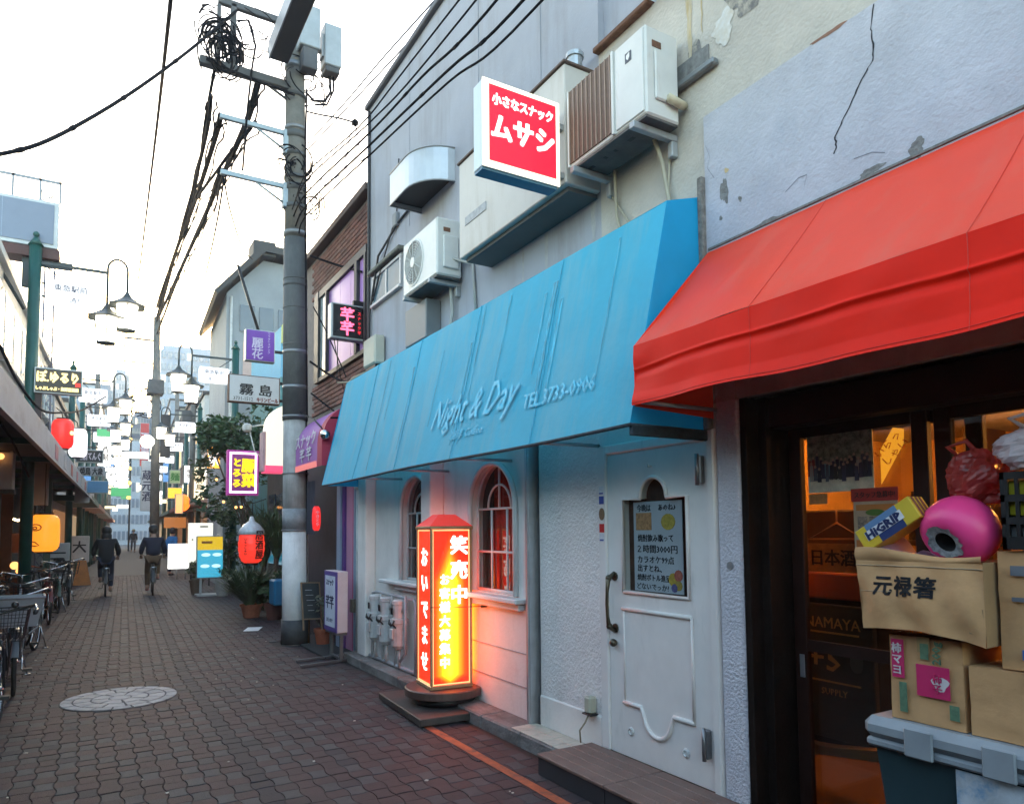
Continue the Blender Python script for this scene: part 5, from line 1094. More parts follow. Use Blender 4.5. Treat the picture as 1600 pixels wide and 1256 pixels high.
def leaf_cloud(c, rad, n, size, seed, lobes=9):
    q = random.Random(seed); b = B(); L_ = []
    for k in range(lobes): L_.append((Vector((q.gauss(0, .45) * rad[0], q.gauss(0, .45) * rad[1], q.gauss(0, .45) * rad[2])), q.uniform(.25, .55)))
    for k in range(n):
        o, s = q.choice(L_); d = Vector((q.gauss(0, 1), q.gauss(0, 1), q.gauss(0, 1))).normalized() * s * q.uniform(.55, 1.05)
        p = Vector(c) + o + Vector((d.x * rad[0], d.y * rad[1], d.z * rad[2]))
        t = Vector((q.gauss(0, 1), q.gauss(0, 1), q.gauss(0, .6) - .3)).normalized(); s2 = t.cross(Vector((q.gauss(0, 1), q.gauss(0, 1), q.gauss(0, 1)))).normalized(); sz = size * q.uniform(.6, 1.25)
        b.quad(p - t * sz, p + s2 * sz * .42 - t * sz * .1, p + t * sz, p - s2 * sz * .42 - t * sz * .1)
    return b
m_leaf = M('dark_leaf', (.045, .085, .030), .5, var=.5, scale=5); m_leaf2 = M('blade_leaf', (.060, .095, .042), .5, var=.5, scale=4); m_leaf3 = M('olive_leaf', (.085, .105, .045), .55, var=.5, scale=6); m_stem = M('brown_stem', (.08, .055, .04), .8)
m_terra = M('terracotta', (.33, .095, .045), .75, var=.2, scale=12, stain=(.2, .1, .07), stain_amt=.5, stain_scale=(9, 9, 9))
def pot(name_label, x, y, r, h, m, plant, loc_z=0.0):
    t = thing('potted_plant', name_label, 'potted plant', (x, y, loc_z))
    b = B(); b.smooth = False; b.lathe([(r * .70, 0), (r * .95, h * .82), (r * 1.06, h * .82), (r * 1.06, h), (r * .9, h), (r * .88, h * .86), (.001, h * .86)], (x, y, loc_z), 18); b.build('pot', m, t)
    plant(t); return t
def p_terra(t):
    leaf_cloud((2.90, 10.05, .50), (.20, .2, .22), 240, .04, 31).build('foliage', M('grey_green_leaf', (.16, .18, .13), .6, var=.4, scale=9), t); b = B()
    for k in range(6): b.tube([(2.90, 10.05, .2), (2.9 + rnd.uniform(-.15, .15), 10.05 + rnd.uniform(-.1, .1), .55)], .006, 4)
    b.build('stem', m_stem, t)
pot('terracotta pot with a thin dry plant beside the purple stand sign', 2.90, 10.05, .12, .24, m_terra, p_terra)
# shrubs beyond the pole
def p_grass(t):
    leaf_blades((2.66, 14.0, .15), 620, 1.15, .85, m_leaf2, 5, .022).build('foliage', m_leaf2, t)
    leaf_blades((2.92, 14.2, .15), 360, .95, .7, m_leaf, 6, .022).build('foliage', m_leaf, t)
pot('large spiky grassy plant spilling over the paving left of the pole', 2.72, 14.1, .2, .25, m_terra, p_grass)
def p_tall(t):
    leaf_blades((3.35, 14.9, 1.0), 260, 1.7, .8, m_leaf2, 8, .03, .7).build('foliage', m_leaf2, t); leaf_blades((3.15, 15.2, .8), 160, 2.0, .7, m_leaf3, 9, .03, .7).build('foliage', m_leaf3, t)
    b = B(); b.tube([(3.35, 14.9, 0), (3.33, 14.9, 1.5)], .05, 8); b.tube([(3.15, 15.2, 0), (3.17, 15.2, 1.3)], .05, 8); b.build('trunk', m_stem, t)
pot('tall plant with long arching leaves behind the red lantern', 3.3, 15.0, .22, .35, M('brown_pot', (.12, .075, .05), .6), p_tall)
def p_round(t): leaf_cloud((2.98, 13.55, .55), (.26, .3, .3), 260, .06, 14).build('foliage', m_leaf, t)
pot('small leafy plant in a dark red pot close to the pole foot', 3.0, 13.5, .17, .30, M('dark_red_pot', (.12, .04, .03), .6), p_round)
b = B(); b.box(2.86, 3.2, 12.9, 13.3, .3, .75, .03); solo('plastic_tub', b, M('blue_plastic', (.02, .16, .30), .5), 'blue plastic tub half hidden behind the pole', 'tub', (3.0, 13.1, .3))
solo('paper_scrap', B().box(2.30, 2.53, 12.1, 12.55, .006, .012, .001, M4=rotz(R(-20), (2.42, 12.35, 0))), M('white_paper', (.78, .78, .76), .8), 'white sheet of paper lying on the paving before the pole', 'paper', (2.42, 12.35, 0))
# ------------------------------------------------------------------ signs hung beyond the pole
def boxsign(name, lab, x0, x1, y, z0, z1, mface, mcase, dep=.16, cat='sign', fr=.02):
    t = thing(name, lab, cat, ((x0 + x1) / 2, y, z0)); B().box(x0, x1, y + .004, y + dep, z0, z1, .008).build('casing', mcase, t); B().box(x0 + fr, x1 - fr, y - .004, y + .004, z0 + fr, z1 - fr).build('face', mface, t); return t
m_case = M('sign_case_grey', (.40, .42, .44), .4); m_rcase = M('rusty_case', (.14, .08, .06), .8, var=.4, scale=15)
ki = boxsign('hanging_sign', 'white rust-streaked sign with two large black characters beside the pole', 2.30, 3.26, 14.4, 4.08, 4.62, M('pale_sign_face', (.56, .57, .60), .5, var=.05, stain=(.45, .2, .06), stain_amt=.8, stain_scale=(5, 5, 1.2), stain_thr=.62), m_rcase)
txt('霧 島', .24, (2.80, 14.394, 4.34), XA, ZA, m_ink, ki, bold=.02, width=.60); txt('3731-1512', .10, (2.57, 14.394, 4.155), XA, ZA, m_ink, ki, width=.36); txt('キリンビール', .10, (3.02, 14.394, 4.155), XA, ZA, M('red_brown_ink', (.2, .03, .02), .6), ki, bold=.03, width=.40)
b = B(); b.box(3.2, 3.4, 14.45, 14.5, 4.15, 4.2); b.box(3.2, 3.4, 14.45, 14.5, 4.5, 4.55); split_build(b, 'bracket', m_black, ki)
re_ = boxsign('hanging_sign', 'purple square sign with white characters above the white rusty sign', 2.65, 3.22, 14.7, 4.98, 5.62, M('violet_face', (.17, .05, .38), .45), m_case)
txt('麗\n花', .23, (2.88, 14.694, 5.24), XA, ZA, M('lilac_letter', (.62, .55, .72), .5), re_, bold=.015, line=.95); txt(vert('カラオケスナック'), .055, (3.10, 14.694, 5.37), XA, ZA, M('lilac_letter', (.62, .55, .72), .5), re_)
b = B(); b.tube([(2.9, 14.75, 5.62), (2.5, 14.8, 6.9)], .03, 6); b.box(3.2, 3.5, 14.75, 14.8, 5.2, 5.25); split_build(b, 'bracket', m_black, re_)
ne = boxsign('neon_sign', 'glowing yellow sign with a pink neon border beyond the pole', 2.27, 2.84, 14.2, 2.28, 3.13, M('purple_lit', (.3, .05, .25), .4), M('magenta_case', (.28, .04, .22), .4, emit=(.6, .05, .4), estr=.10), .14, 'neon sign')
m_neon = EM('pink_neon', (1, .55, .95), .9)
b = B(); 
for (a0, a1, c0, c1) in ((2.31, 2.80, 2.32, 2.355), (2.31, 2.80, 3.055, 3.09), (2.31, 2.345, 2.355, 3.055), (2.765, 2.80, 2.355, 3.055)): b.box(a0, a1, 14.185, 14.196, c0, c1)
split_build(b, 'neon_tube', m_neon, ne)
m_yl = EM('lit_yellow', (1, .66, .01), .32)
txt(vert('豚菜'), .27, (2.66, 14.19, 2.70), XA, ZA, m_yl, ne, bold=.05, line=1.05); txt(vert('とろろ'), .17, (2.44, 14.19, 2.70), XA, ZA, m_yl, ne, bold=.05, line=1.15)
rl = thing('paper_lantern', 'red paper lantern with a clear plastic cap and black characters by the spiky plant', 'lantern', (2.57, 13.4, 1.0))
b = B(); b.smooth = True
prf = [(.12, 0), (.17, .04), (.205, .13), (.222, .25), (.222, .36), (.205, .48), (.17, .57), (.12, .61)]
pr2 = []
for i in range(len(prf) - 1):
    for k in range(3): t = k / 3; pr2.append((prf[i][0] * (1 - t) + prf[i + 1][0] * t + (.004 if k != 1 else -.003), prf[i][1] * (1 - t) + prf[i + 1][1] * t))
b.lathe(pr2 + [prf[-1]], (2.57, 13.4, 1.04), 24); b.build('shade', EM('red_paper', (1, .04, .018), .22, (.5, .04, .03)), rl)
b = B(); b.smooth = True; b.lathe([(.235, .50), (.215, .58), (.14, .68), (.05, .74), (.03, .82), (.001, .83)], (2.57, 13.4, 1.04), 20); b.build('plastic_cap', M('clear_grey_plastic', (.5, .52, .55), .2, spec=.8, var=.2, scale=20), rl)
m_lk = M('lantern_ink', (.03, .008, .006), .8)
def wrap_txt(s, size, cx, cy, r, z, a, mat, par, **k):
    o = txt(s, size, (cx, cy - r, z), XA, ZA, mat, par, **k); off = wloc(par)
    for v in o.data.vertices:
        x = v.co.x + off.x - cx; y0 = v.co.y + off.y; an = x / r + a; rr_ = r + (cy - r - y0); v.co = Vector((cx + math.sin(an) * rr_, cy - math.cos(an) * rr_, v.co.z + off.z)) - off
    return o
wrap_txt(vert('居酒屋'), .17, 2.57, 13.4, .228, 1.36, R(26), m_lk, rl, bold=.03, line=1.0); wrap_txt(vert('いらっしゃい'), .05, 2.57, 13.4, .228, 1.33, R(-36), m_lk, rl, bold=.03)
b = B(); b.tube([(2.57, 13.4, 1.8), (2.6, 13.5, 2.1), (2.9, 13.8, 2.2)], .008, 5); b.lathe([(.12, 0), (.12, .04), (.001, .04)], (2.57, 13.4, 1.0), 16); b.build('fitting', m_black, rl)
# white lit dome sign left of the pole
wd_ = thing('lit_fascia', 'white glowing rounded fascia with a pink hem just left of the pole', 'lit sign', (2.9, 12.6, 2.6))
b = B(); P = [(2.64, 2.72), (2.64, 3.35)] + [(2.64 + .34 * (1 - math.cos(a)), 3.35 + .42 * math.sin(a)) for a in [R(90) * k / 6 for k in range(1, 7)]] + [(3.12, 3.77), (3.12, 2.72)]
b.prism(P, lambda u, v, d: (u, d, v), 12.6, 12.9); b.build('panel', EM('soft_white_panel', (1.0, .93, .74), .22), wd_)
B().box(2.62, 3.12, 12.57, 12.92, 2.60, 2.72, .006).build('hem', EM('pink_hem', (1, .10, .22), .22), wd_); B().box(2.585, 2.635, 12.62, 12.9, 2.62, 3.30, .006).build('frame', M('pink_metal', (.5, .3, .32), .5), wd_)
cam2 = thing('floodlight', 'small white floodlight on a curved arm under the white rusty sign', 'lamp', (2.4, 13.0, 3.4)); b = B(); b.tube([(2.9, 13.0, 3.48), (2.62, 13.0, 3.46), (2.45, 13.0, 3.42)], .015, 6); b.tube([(2.43, 13, 3.36), (2.52, 13, 3.0), (2.62, 13, 2.9)], .012, 5); b.build('arm', m_mw, cam2); b = B(); b.box(2.32, 2.46, 12.93, 13.07, 3.33, 3.47, .03); b.build('head', m_mw, cam2)
# ================================================================== street lamps (twin lanterns on green posts)
m_green = M('green_post', (.012, .075, .062), .4, var=.15, scale=6)
m_iron = M('lamp_iron', (.03, .038, .04), .5)
m_lglass = EM('lamp_glass', (1.0, .90, .68), 3.0)
m_plate = EM('lit_name_plate', (.95, .97, 1.0), .42)
def street_lamp(loc, label, text):
    t = thing('street_lamp', label, 'street lamp', loc, 0, 'twin lantern street lamps')
    b = B(); b.tube([(0, 0, -.05), (0, 0, 6.6)], .095, 16); b.tube([(0, 0, 6.6), (0, 0, 6.75)], [.12, .03], 12); b.ball((0, 0, 6.8), .05, 8, 6); b.tube([(0, 0, 0), (0, 0, .5)], .12, 16); b.build('post', m_green, t, local=True)
    b = B(); b.box(.09, 1.12, -.02, .02, 6.28, 6.33); b.tube([(.1, 0, 5.95), (.16, 0, 5.95)], .02, 5); b.tube([(.1, 0, 5.72), (.16, 0, 5.72)], .02, 5); b.tube([(.1, 0, 6.30), (.45, 0, 6.02)], .010, 4); b.build('arm', m_iron, t, local=True)
    b = B(); b.tube([(1.10, 0, 5.70), (1.10, 0, 6.38)] + [(1.26 - .16 * math.cos(a), 0, 6.38 + .20 * math.sin(a)) for a in [math.pi * k / 10 for k in range(1, 10)]] + [(1.42, 0, 6.36), (1.42, 0, 5.98)], .022, 8); b.build('arc_pipe', m_iron, t, local=True)
    for x, z in ((1.10, 5.0), (1.42, 5.27)):
        b = B(); b.lathe([(.15, 0), (.17, .06), (.205, .43), (.21, .47)], (x, 0, z + .02), 6, a0=R(30)); la = b.build('lantern_glass', m_lglass, t, local=True)
        b = B(); b.lathe([(.335, .455), (.34, .475), (.22, .53), (.10, .61), (.04, .70), (.025, .74), (.001, .745)], (x, 0, z), 6, a0=R(30)); b.build('lantern_roof', m_iron, la, local=True)
        b = B()
        for k in range(6):
            a = R(30) + k * math.pi / 3; ca, sa = math.cos(a), math.sin(a); b.tube([(x + .156 * ca, .156 * sa, z + .02), (x + .218 * ca, .218 * sa, z + .47)], .011, 4); b.tube([(x + .19 * ca, .19 * sa, z - .02), (x + .15 * ca, .15 * sa, z + .015), (x + .153 * ca, .153 * sa, z + .03)], .009, 4)
        b.lathe([(.165, .0), (.165, .025), (.001, .025)], (x, 0, z), 6, a0=R(30)); b.build('lantern_frame', m_iron, la, local=True)
    b = B(); b.box(.16, .92, -.05, .05, 5.60, 6.03, .03); pl_ = b.build('name_plate', m_plate, t, local=True)
    for sgn in (1, -1):
        r_ = XA * sgn; 
        txt(text[0], .13, (.54, -.052 * sgn, 5.90), r_, ZA, M('plate_letter', (.06, .06, .09), .6), pl_, bold=.02, local=True, width=.5); txt(text[1], .11, (.62, -.052 * sgn, 5.70), r_, ZA, M('plate_letter', (.06, .06, .09), .6), pl_, bold=.01, local=True)
    return t
ln1 = street_lamp((-.85, 14.7, 0), 'green twin-lantern street lamp nearest on the left, under the big billboard', ('東急駅前', '通り'))
ORDW = ['third', 'fourth', 'fifth', 'sixth', 'seventh', 'eighth', 'ninth']
leftl = [(-.41, 25.4, 'green twin-lantern street lamp beyond the red and white lanterns on the left')] + [(.043 * y - 1.5, y, 'green twin-lantern street lamp %s along the left row' % o) for y, o in zip((31, 36.5, 42, 48, 54, 61, 69), ORDW)]
for x, y, lab in leftl: dup(ln1, (x, y, 0), 0, lab)
rightl = [(3.46, 20.6, 'green twin-lantern street lamp nearest on the right, left of the white rusty sign'), (3.95, 31.5, 'green twin-lantern street lamp second along the right row')] + [(2.6 + .043 * y, y, 'green twin-lantern street lamp %s along the right row' % o) for y, o in zip((39, 46, 53.5, 62, 71), ORDW)]
for x, y, lab in rightl: dup(ln1, (x, y, 0), math.pi, lab)
# ================================================================== left side
bb = thing('billboard', 'large pale blue-grey billboard with a railing on top at the upper left', 'billboard', (-1.2, 14.8, 6.4))
m_bbf = M('billboard_blue', (.20, .235, .31), .5, var=.04)
B().box(-3.2, -.53, 14.78, 15.15, 6.62, 7.46, .01).build('casing', M('billboard_frame', (.55, .57, .58), .5), bb)
B().box(-3.14, -.60, 14.765, 14.78, 6.69, 7.40).build('panel', m_bbf, bb); B().box(-1.36, -1.35, 14.760, 14.766, 6.69, 7.40).build('panel_joint', M('joint_blue', (.3, .36, .45), .5), bb)
B().box(-3.2, -.50, 14.76, 15.2, 6.42, 6.60, .005).build('skirt', M('maroon_steel', (.085, .03, .025), .6, var=.25), bb)
b = B()
for x in (-2.2, -1.22, -.82, -.52): b.box(x - .018, x + .018, 14.8, 14.83, 7.46, 7.86)
b.box(-3.2, -.5, 14.8, 14.83, 7.815, 7.86); b.box(-.53, -.51, 14.8, 15.15, 7.83, 7.86); b.box(-.84, -.80, 14.9, 15.0, 7.46, 7.72)
b.tube([(-.8, 14.9, 7.5), (-.56, 15.0, 7.7)], .012, 4); b.tube([(-.8, 14.9, 7.68), (-.56, 15.0, 7.55)], .012, 4); b.build('railing', M('pale_rail', (.30, .31, .33), .6, metal=.1), bb)
b = B(); b.box(-1.05, -.95, 14.85, 14.95, 5.9, 6.42); b.box(-.95, -.3, 14.85, 14.92, 6.30, 6.42); b.tube([(-1.5, 14.9, 6.4), (-1.0, 14.9, 5.5)], .03, 5); b.build('support', m_iron, bb)
lt = thing('lattice_tower', 'slim steel lattice mast behind the green lamp post on the left', 'mast', (-.95, 22, 0))
b = B(); q4 = [(-1.06, 21.9), (-.84, 21.9), (-.84, 22.1), (-1.06, 22.1)]
for x, y in q4: b.tube([(x, y, 0), (x, y, 9)], .018, 4)
for k in range(30):
    z = k * .3
    for i in range(4): p, q = q4[i], q4[(i + 1) % 4]; b.tube([(*p, z), (*q, z + .3)], .009, 3); b.tube([(*q, z), (*p, z + .3)], .009, 3)
b.build('lattice', M('lilac_steel', (.20, .19, .24), .5, metal=.3), lt)
def lx(y, a): return a + .043 * y
def sheared(b, x0y=0):
    """lean a block along the lane's slight bend"""
    b.v = [(p[0] + .043 * p[1], p[1], p[2]) for p in b.v]; return b
m_lw_ = M('left_white_wall', (.50, .50, .49), .7, var=.1, scale=2, stain=(.3, .3, .29), stain_amt=.5, stain_scale=(1.5, 1.5, .6)); m_wglass = M('sky_glass', (.30, .40, .44), .08, spec=1.0, var=.15, scale=1)
lb = thing('shop_building', 'white two-storey building with a long row of windows above the left canopy', 'building', (lx(20, -1.9), 20, 0))
sheared(B().box(-7.5, -1.95, 13.4, 24.3, 2.9, 6.18)).build('upper_wall', m_lw_, lb)
sheared(B().box(-7.6, -1.86, 13.3, 24.4, 6.16, 6.30)).build('parapet', M('pale_coping', (.58, .58, .57), .6), lb)
sheared(B().box(-7.5, -3.2, 9.0, 24.3, 0, 2.9)).build('ground_floor', M('dark_shop', (.05, .035, .03), .8, var=.3), lb)
for k in range(9):
    y = 13.7 + k * 1.15; fr = sheared(B().box(-1.96, -1.90, y, y + 1.0, 4.62, 5.78)); f_ = fr.build('window', M('white_sash', (.6, .6, .6), .5), lb)
    for s in (0, .5): sheared(B().box(-1.905, -1.895, y + .05 + s, y + .46 + s, 4.68, 5.72)).build('pane', m_wglass, f_)
    sheared(B().box(-1.96, -1.84, y - .03, y + 1.03, 4.55, 4.62)).build('sill', M('pale_coping', (.58, .58, .57)), f_)
ln0 = thing('shop_building', 'plain low shop row under the near end of the left canopy', 'building', (-3, 2, 0))
B().box(-7.5, -2.5, -14, 13.2, 2.95, 4.1).build('upper_wall', M('near_left_wall', (.62, .58, .52), .8), ln0); B().box(-7.5, -2.9, -14, 8.9, 0, 2.95).build('ground_floor', M('dark_shop', (.05, .035, .03), .8, var=.3), ln0)  # out of view; low height and pale wall set to balance the light
lc = thing('canopy', 'long weathered grey canopy over the dim shopfronts on the left', 'canopy', (lx(16, -.9), 16, 2.6))
m_fas = M('grey_fascia', (.42, .42, .44), .6, var=.12, scale=3, stain=(.2, .13, .12), stain_amt=.5, stain_scale=(2, 2, 5))
sheared(B().box(-.95, -.90, -10, 26.5, 2.60, 2.93)).build('fascia', m_fas, lc); sheared(B().box(-3.3, -.95, -10, 26.5, 2.88, 2.93)).build('roof_sheet', M('dark_canopy', (.05, .05, .06), .8), lc); sheared(B().box(-.92, -.88, -10, 26.5, 2.585, 2.61)).build('gutter', M('pale_gutter', (.45, .44, .43), .5), lc)
for k in range(7): y = 6 + k * 2.8; sheared(B().box(-3.3, -.95, y, y + .06, 2.80, 2.88)).build('beam', m_green, lc)
for k in range(8):
    y = 12 + k * 1.7; sheared(B().box(-.899, -.894, y, y + .5, 2.66, 2.86)).build('poster', M('pink_bill_%d' % (k % 3), [(.5, .2, .22), (.55, .5, .48), (.4, .12, .12)][k % 3], .7, var=.4, scale=30), lc)
for k, (y, lab) in enumerate(((33.0, 'slim green canopy post beyond the left white boards'), (40, 'far slim green canopy post on the left'))): solo('canopy_post', B().tube([(lx(y, -1.5), y, 0), (lx(y, -1.5), y, 2.9)], .09, 10), m_green, lab, 'post', (lx(y, -1.5), y, 0))
solo('canopy_post', B().box(lx(20, -1.6) - .07, lx(20, -1.6) + .07, 19.95, 20.1, 0, 2.9), m_green, 'square green canopy post behind the orange lantern', 'post', (lx(20, -1.6), 20, 0))
lac = thing('air_conditioner', 'pale air conditioner unit hung under the left canopy at the picture edge', 'air conditioner', (-1.1, 13.6, 2.3)); B().box(-1.75, -.97, 13.5, 13.85, 2.28, 2.86, .012).build('casing', m_ac, lac); B().box(-1.70, -1.2, 13.488, 13.5, 2.33, 2.81).build('grille', m_acd, lac); B().box(-1.75, -.95, 13.5, 13.85, 2.22, 2.28).build('base', m_acd, lac); b = B(); b.box(-1.02, -.99, 13.5, 13.56, 2.86, 2.9); b.box(-1.7, -1.67, 13.5, 13.56, 2.86, 2.9); split_build(b, 'hanger', m_brk, lac)
b = B(); b.box(-.92, -.60, 15.9, 16.25, 2.12, 2.90, .01); solo('cabinet', b, M('grey_cabinet', (.22, .22, .23), .6, var=.15), 'tall grey metal cabinet hung under the left canopy behind the green post', 'cabinet', (-.8, 16, 2.15))
so = thing('lit_shopfront', 'dim left shopfront with a warm orange lit doorway', 'shopfront', (-1.6, 15.5, 0))
b = B(); b.box(-3.0, -2.4, 14.8, 18.5, 0, 2.8); b.box(-1.5, -1.3, 18.3, 18.5, 0, 2.8); split_build(b, 'wall', M('orange_inner_wall', (.16, .07, .03), .8, var=.3), so)
b = B(); b.box(-1.45, -1.42, 15.7, 15.85, .3, 2.4); b.build('lit_strip', EM('warm_orange', (1, .22, .03), .5), so); b = B(); b.tube([(-1.10, 15.6, 1.86), (-1.03, 15.6, 1.83), (-.95, 15.6, 1.86), (-.93, 15.6, 1.92)], .024, 6); b.build('lamp_ring', EM('warm_ring', (1, .72, .35), 2), so)
b = B(); b.box(-1.12, -.95, 15.8, 15.9, 1.25, 1.6); split_build(b, 'shelf', m_inw, so); B().box(-1.3, -.95, 15.7, 15.9, .0, .8).build('cupboard', m_inw, so)
b = B(); b.ball((-1.05, 15.55, 1.03), .07); b.ball((-.98, 15.5, .93), .05); b.build('lamp_glow', EM('small_warm', (1, .42, .12), .6), so)
b = B(); b.ball((-1.13, 13.4, 2.78), .05); solo('bulb', b, EM('small_warm', (1, .42, .12), .6), 'small orange bulb under the left canopy above the air conditioner', 'lamp', (-1.13, 13.4, 2.75))
og = thing('paper_lantern', 'fat glowing orange paper lantern with dark outlines behind the green lamp post', 'lantern', (-.62, 15.4, 1.3))
prf2 = [(.14, 0), (.20, .03), (.235, .09), (.245, .18), (.245, .46), (.235, .57), (.20, .63), (.14, .66)]
b = B(); b.smooth = True; b.lathe(prf2, (-.62, 15.4, 1.27), 24); b.build('shade', EM('orange_paper', (1, .30, .022), .33, (.5, .2, .03)), og)
m_ln2 = M('dark_red_line', (.22, .02, .01), .7)
b = B()
for cx, cz, rx, rz_ in ((-.74, 1.70, .085, .055), (-.75, 1.69, .03, .022)): b.tube([(cx + rx * math.cos(a), 15.4 - math.sqrt(max(.002, .25 ** 2 - (cx + rx * math.cos(a) + .62) ** 2)) - .004, cz + rz_ * math.sin(a)) for a in [math.pi * 2 * k / 14 for k in range(15)]], .010, 5)
b.tube([(x, 15.4 - math.sqrt(.25 ** 2 - (x + .62) ** 2) - .004, z) for x, z in ((-.82, 1.46), (-.74, 1.44), (-.68, 1.385), (-.74, 1.37), (-.82, 1.39))], .010, 5); b.build('outline', m_ln2, og)
b = B(); b.tube([(-.62, 15.4, 1.93), (-.62, 15.4, 2.85)], .008, 4); b.lathe([(.14, 0), (.14, .03), (.001, .03)], (-.62, 15.4, 1.93), 16); b.lathe([(.14, 0), (.14, .03), (.001, .03)], (-.62, 15.4, 1.24), 16); b.build('fitting', m_black, og)
ys_ = boxsign('hanging_sign', 'black sign with yellow lit lettering and a red seal on the left green post', -.80, -.09, 14.5, 3.99, 4.43, M('black_face', (.03, .018, .012), .4), m_case, .14, 'lit sign')
m_ly = EM('cream_lit_letter', (1, .76, .28), .5)
txt('ぽ.ゆるり', .21, (-.46, 14.493, 4.28), XA, ZA, m_ly, ys_, bold=.035, width=.60); txt('しゃぶしゃぶ・海鮮居酒屋', .07, (-.46, 14.493, 4.075), XA, ZA, m_ly, ys_, bold=.04, width=.62); b = B(); b.box(-.20, -.12, 14.488, 14.495, 4.13, 4.20); b.build('seal', EM('red_seal', (1, .04, .02), .2), ys_)
B().box(-.78, -.68, 14.55, 14.62, 3.2, 3.99, .004).build('post', M('dark_brown_post', (.04, .02, .02), .6), ys_)
for (x, y, z, r, h, m, lab) in ((-.36, 14.4, 3.04, .165, .50, EM('red_lantern_bright', (1, .025, .02), .28, (.5, .03, .02)), 'glowing red cylindrical lantern under the black lit sign on the left'), (-.14, 15.3, 2.98, .15, .52, EM('white_lantern', (1, .95, .97), .45), 'glowing white cylindrical lantern beside the red one on the left')):
    t = thing('paper_lantern', lab, 'lantern', (x, y, z)); b = B(); b.smooth = True; b.lathe([(r * .62, 0), (r * .86, h * .06), (r, h * .18), (r, h * .80), (r * .86, h * .94), (r * .62, h)], (x, y, z), 22); s_ = b.build('shade', m, t)
    b = B(); b.tube([(x, y, z + h), (x - .02, y, z + h + .12), (x - .1, y + .05, z + h + .2)], .01, 5); b.lathe([(r * .6, 0), (r * .6, .02), (.001, .02)], (x, y, z + h), 14); b.lathe([(r * .6, 0), (r * .6, .02), (.001, .02)], (x, y, z - .02), 14); b.build('fitting', m_black, t)
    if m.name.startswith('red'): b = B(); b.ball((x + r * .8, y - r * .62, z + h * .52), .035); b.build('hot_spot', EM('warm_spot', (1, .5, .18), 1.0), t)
def lsign(lab, px0, px1, y, z0, z1, col, text=None, tm=None, lit=0, size=.2, cat='sign'):
    m = EM('lit_' + lab[:18].replace(' ', '_'), col, lit) if lit else M('face_' + lab[:18].replace(' ', '_'), col, .5)
    t = boxsign('shop_sign', lab, px0, px1, y, z0, z1, m, m_case, .12, cat)
    if text: txt(text, size, ((px0 + px1) / 2, y - .006, (z0 + z1) / 2), XA, ZA, tm or m_ink, t, bold=.02, width=(px1 - px0) * .8)
    return t
lsign('small black shop sign with white characters under the white lantern', -.22, .34, 19.0, 3.20, 3.50, (.03, .03, .035), '地酒てんぐ', M('white_awning_letter', (.6, .58, .6)))
lsign('small white shop sign with dark characters under the black one on the left', -.18, .40, 19.6, 2.94, 3.16, (.42, .42, .44), '焼鳥 大衆')
lsign('small blue lit shop sign low over the left row of posts', .02, .52, 21.5, 2.62, 2.95, (.10, .25, .42), None)
lsign('pale blank board sign behind the blue sign on the left', -.25, .1, 22.5, 2.4, 3.0, (.42, .40, .42), None)
# white boards and the orange stand farther along the left
t = thing('standing_board', 'white standing board with dark scribbles among the parked bicycles on the left', 'board', (-.5, 21.5, 0)); b = B(); b.box(-.82, -.30, 21.4, 21.5, .35, 1.35, .01); b.box(-.80, -.76, 21.42, 21.48, 0, .35); b.box(-.36, -.32, 21.42, 21.48, 0, .35); b.build('panel', M('board_white', (.50, .50, .50), .6), t); b = B()
for k in range(5): b.box(-.74, -.74 + rnd.uniform(.2, .38), 21.394, 21.4, 1.22 - k * .14, 1.26 - k * .14)
b.prism([(-.62, .95), (-.45, .95), (-.50, .83), (-.58, .83)], lambda u, v, d: (u, d, v), 21.392, 21.394); split_build(b, 'print', m_ink, t)
t = thing('standing_board', 'white standing board with a black emblem beyond the orange stand on the left', 'board', (-.1, 27, 0)); b = B(); b.box(-.38, .16, 27.0, 27.1, .65, 1.5, .02); b.box(-.3, -.26, 27.02, 27.08, 0, .65); b.box(.06, .1, 27.02, 27.08, 0, .65); b.build('panel', M('board_white', (.50, .50, .50), .6), t); txt('大', .4, (-.12, 26.995, 1.15), XA, ZA, m_ink, t, bold=.02)
b = B(); b.add([(-.26, 25.7, 0), (.22, 25.7, 0), (.22, 26.1, 0), (-.26, 26.1, 0), (-.14, 25.85, .75), (.08, 25.85, .75), (.08, 25.95, .75), (-.14, 25.95, .75)], [(0, 1, 5, 4), (1, 2, 6, 5), (2, 3, 7, 6), (3, 0, 4, 7), (4, 5, 6, 7)]); solo('folding_stand', b, M('orange_board', (.50, .16, .015), .5, var=.2), 'bright orange folding floor stand on the left side of the lane', 'stand', (-.02, 25.9, 0))

# ================================================================== right side beyond the pole
def rx(y): return 2.95 + .043 * y
sh = thing('shop_building', 'low cluttered pub front behind the spiky plants and the red lantern', 'building', (3.7, 16, 0))
B().box(3.55, 8, 12.75, 16.8, 0, 4.0).build('wall', M('dark_pub_wall', (.07, .055, .045), .8, var=.4, scale=4), sh)
B().box(3.40, 3.56, 12.8, 16.7, 3.2, 3.9, .01).build('fascia', M('grey_fascia2', (.30, .28, .27), .6), sh); B().box(3.50, 3.56, 13.2, 14.2, .2, 2.3).build('door', M('yellow_door', (.42, .30, .07), .5), sh)
for k in range(3): B().box(3.52, 3.56, 14.5 + k * .7, 15.1 + k * .7, .9, 2.4).build('window', M('deep_glass', (.03, .04, .06), .1, spec=.9), sh)
yh = thing('house', 'tall house with a yellow-green upper wall and light blue lower wall beyond the pole', 'building', (4.5, 18, 0))
B().box(3.86, 4.8, 17.0, 20.5, 5.2, 6.4).build('lower_wall', M('sky_blue_wall', (.16, .42, .58), .7, var=.06), yh)
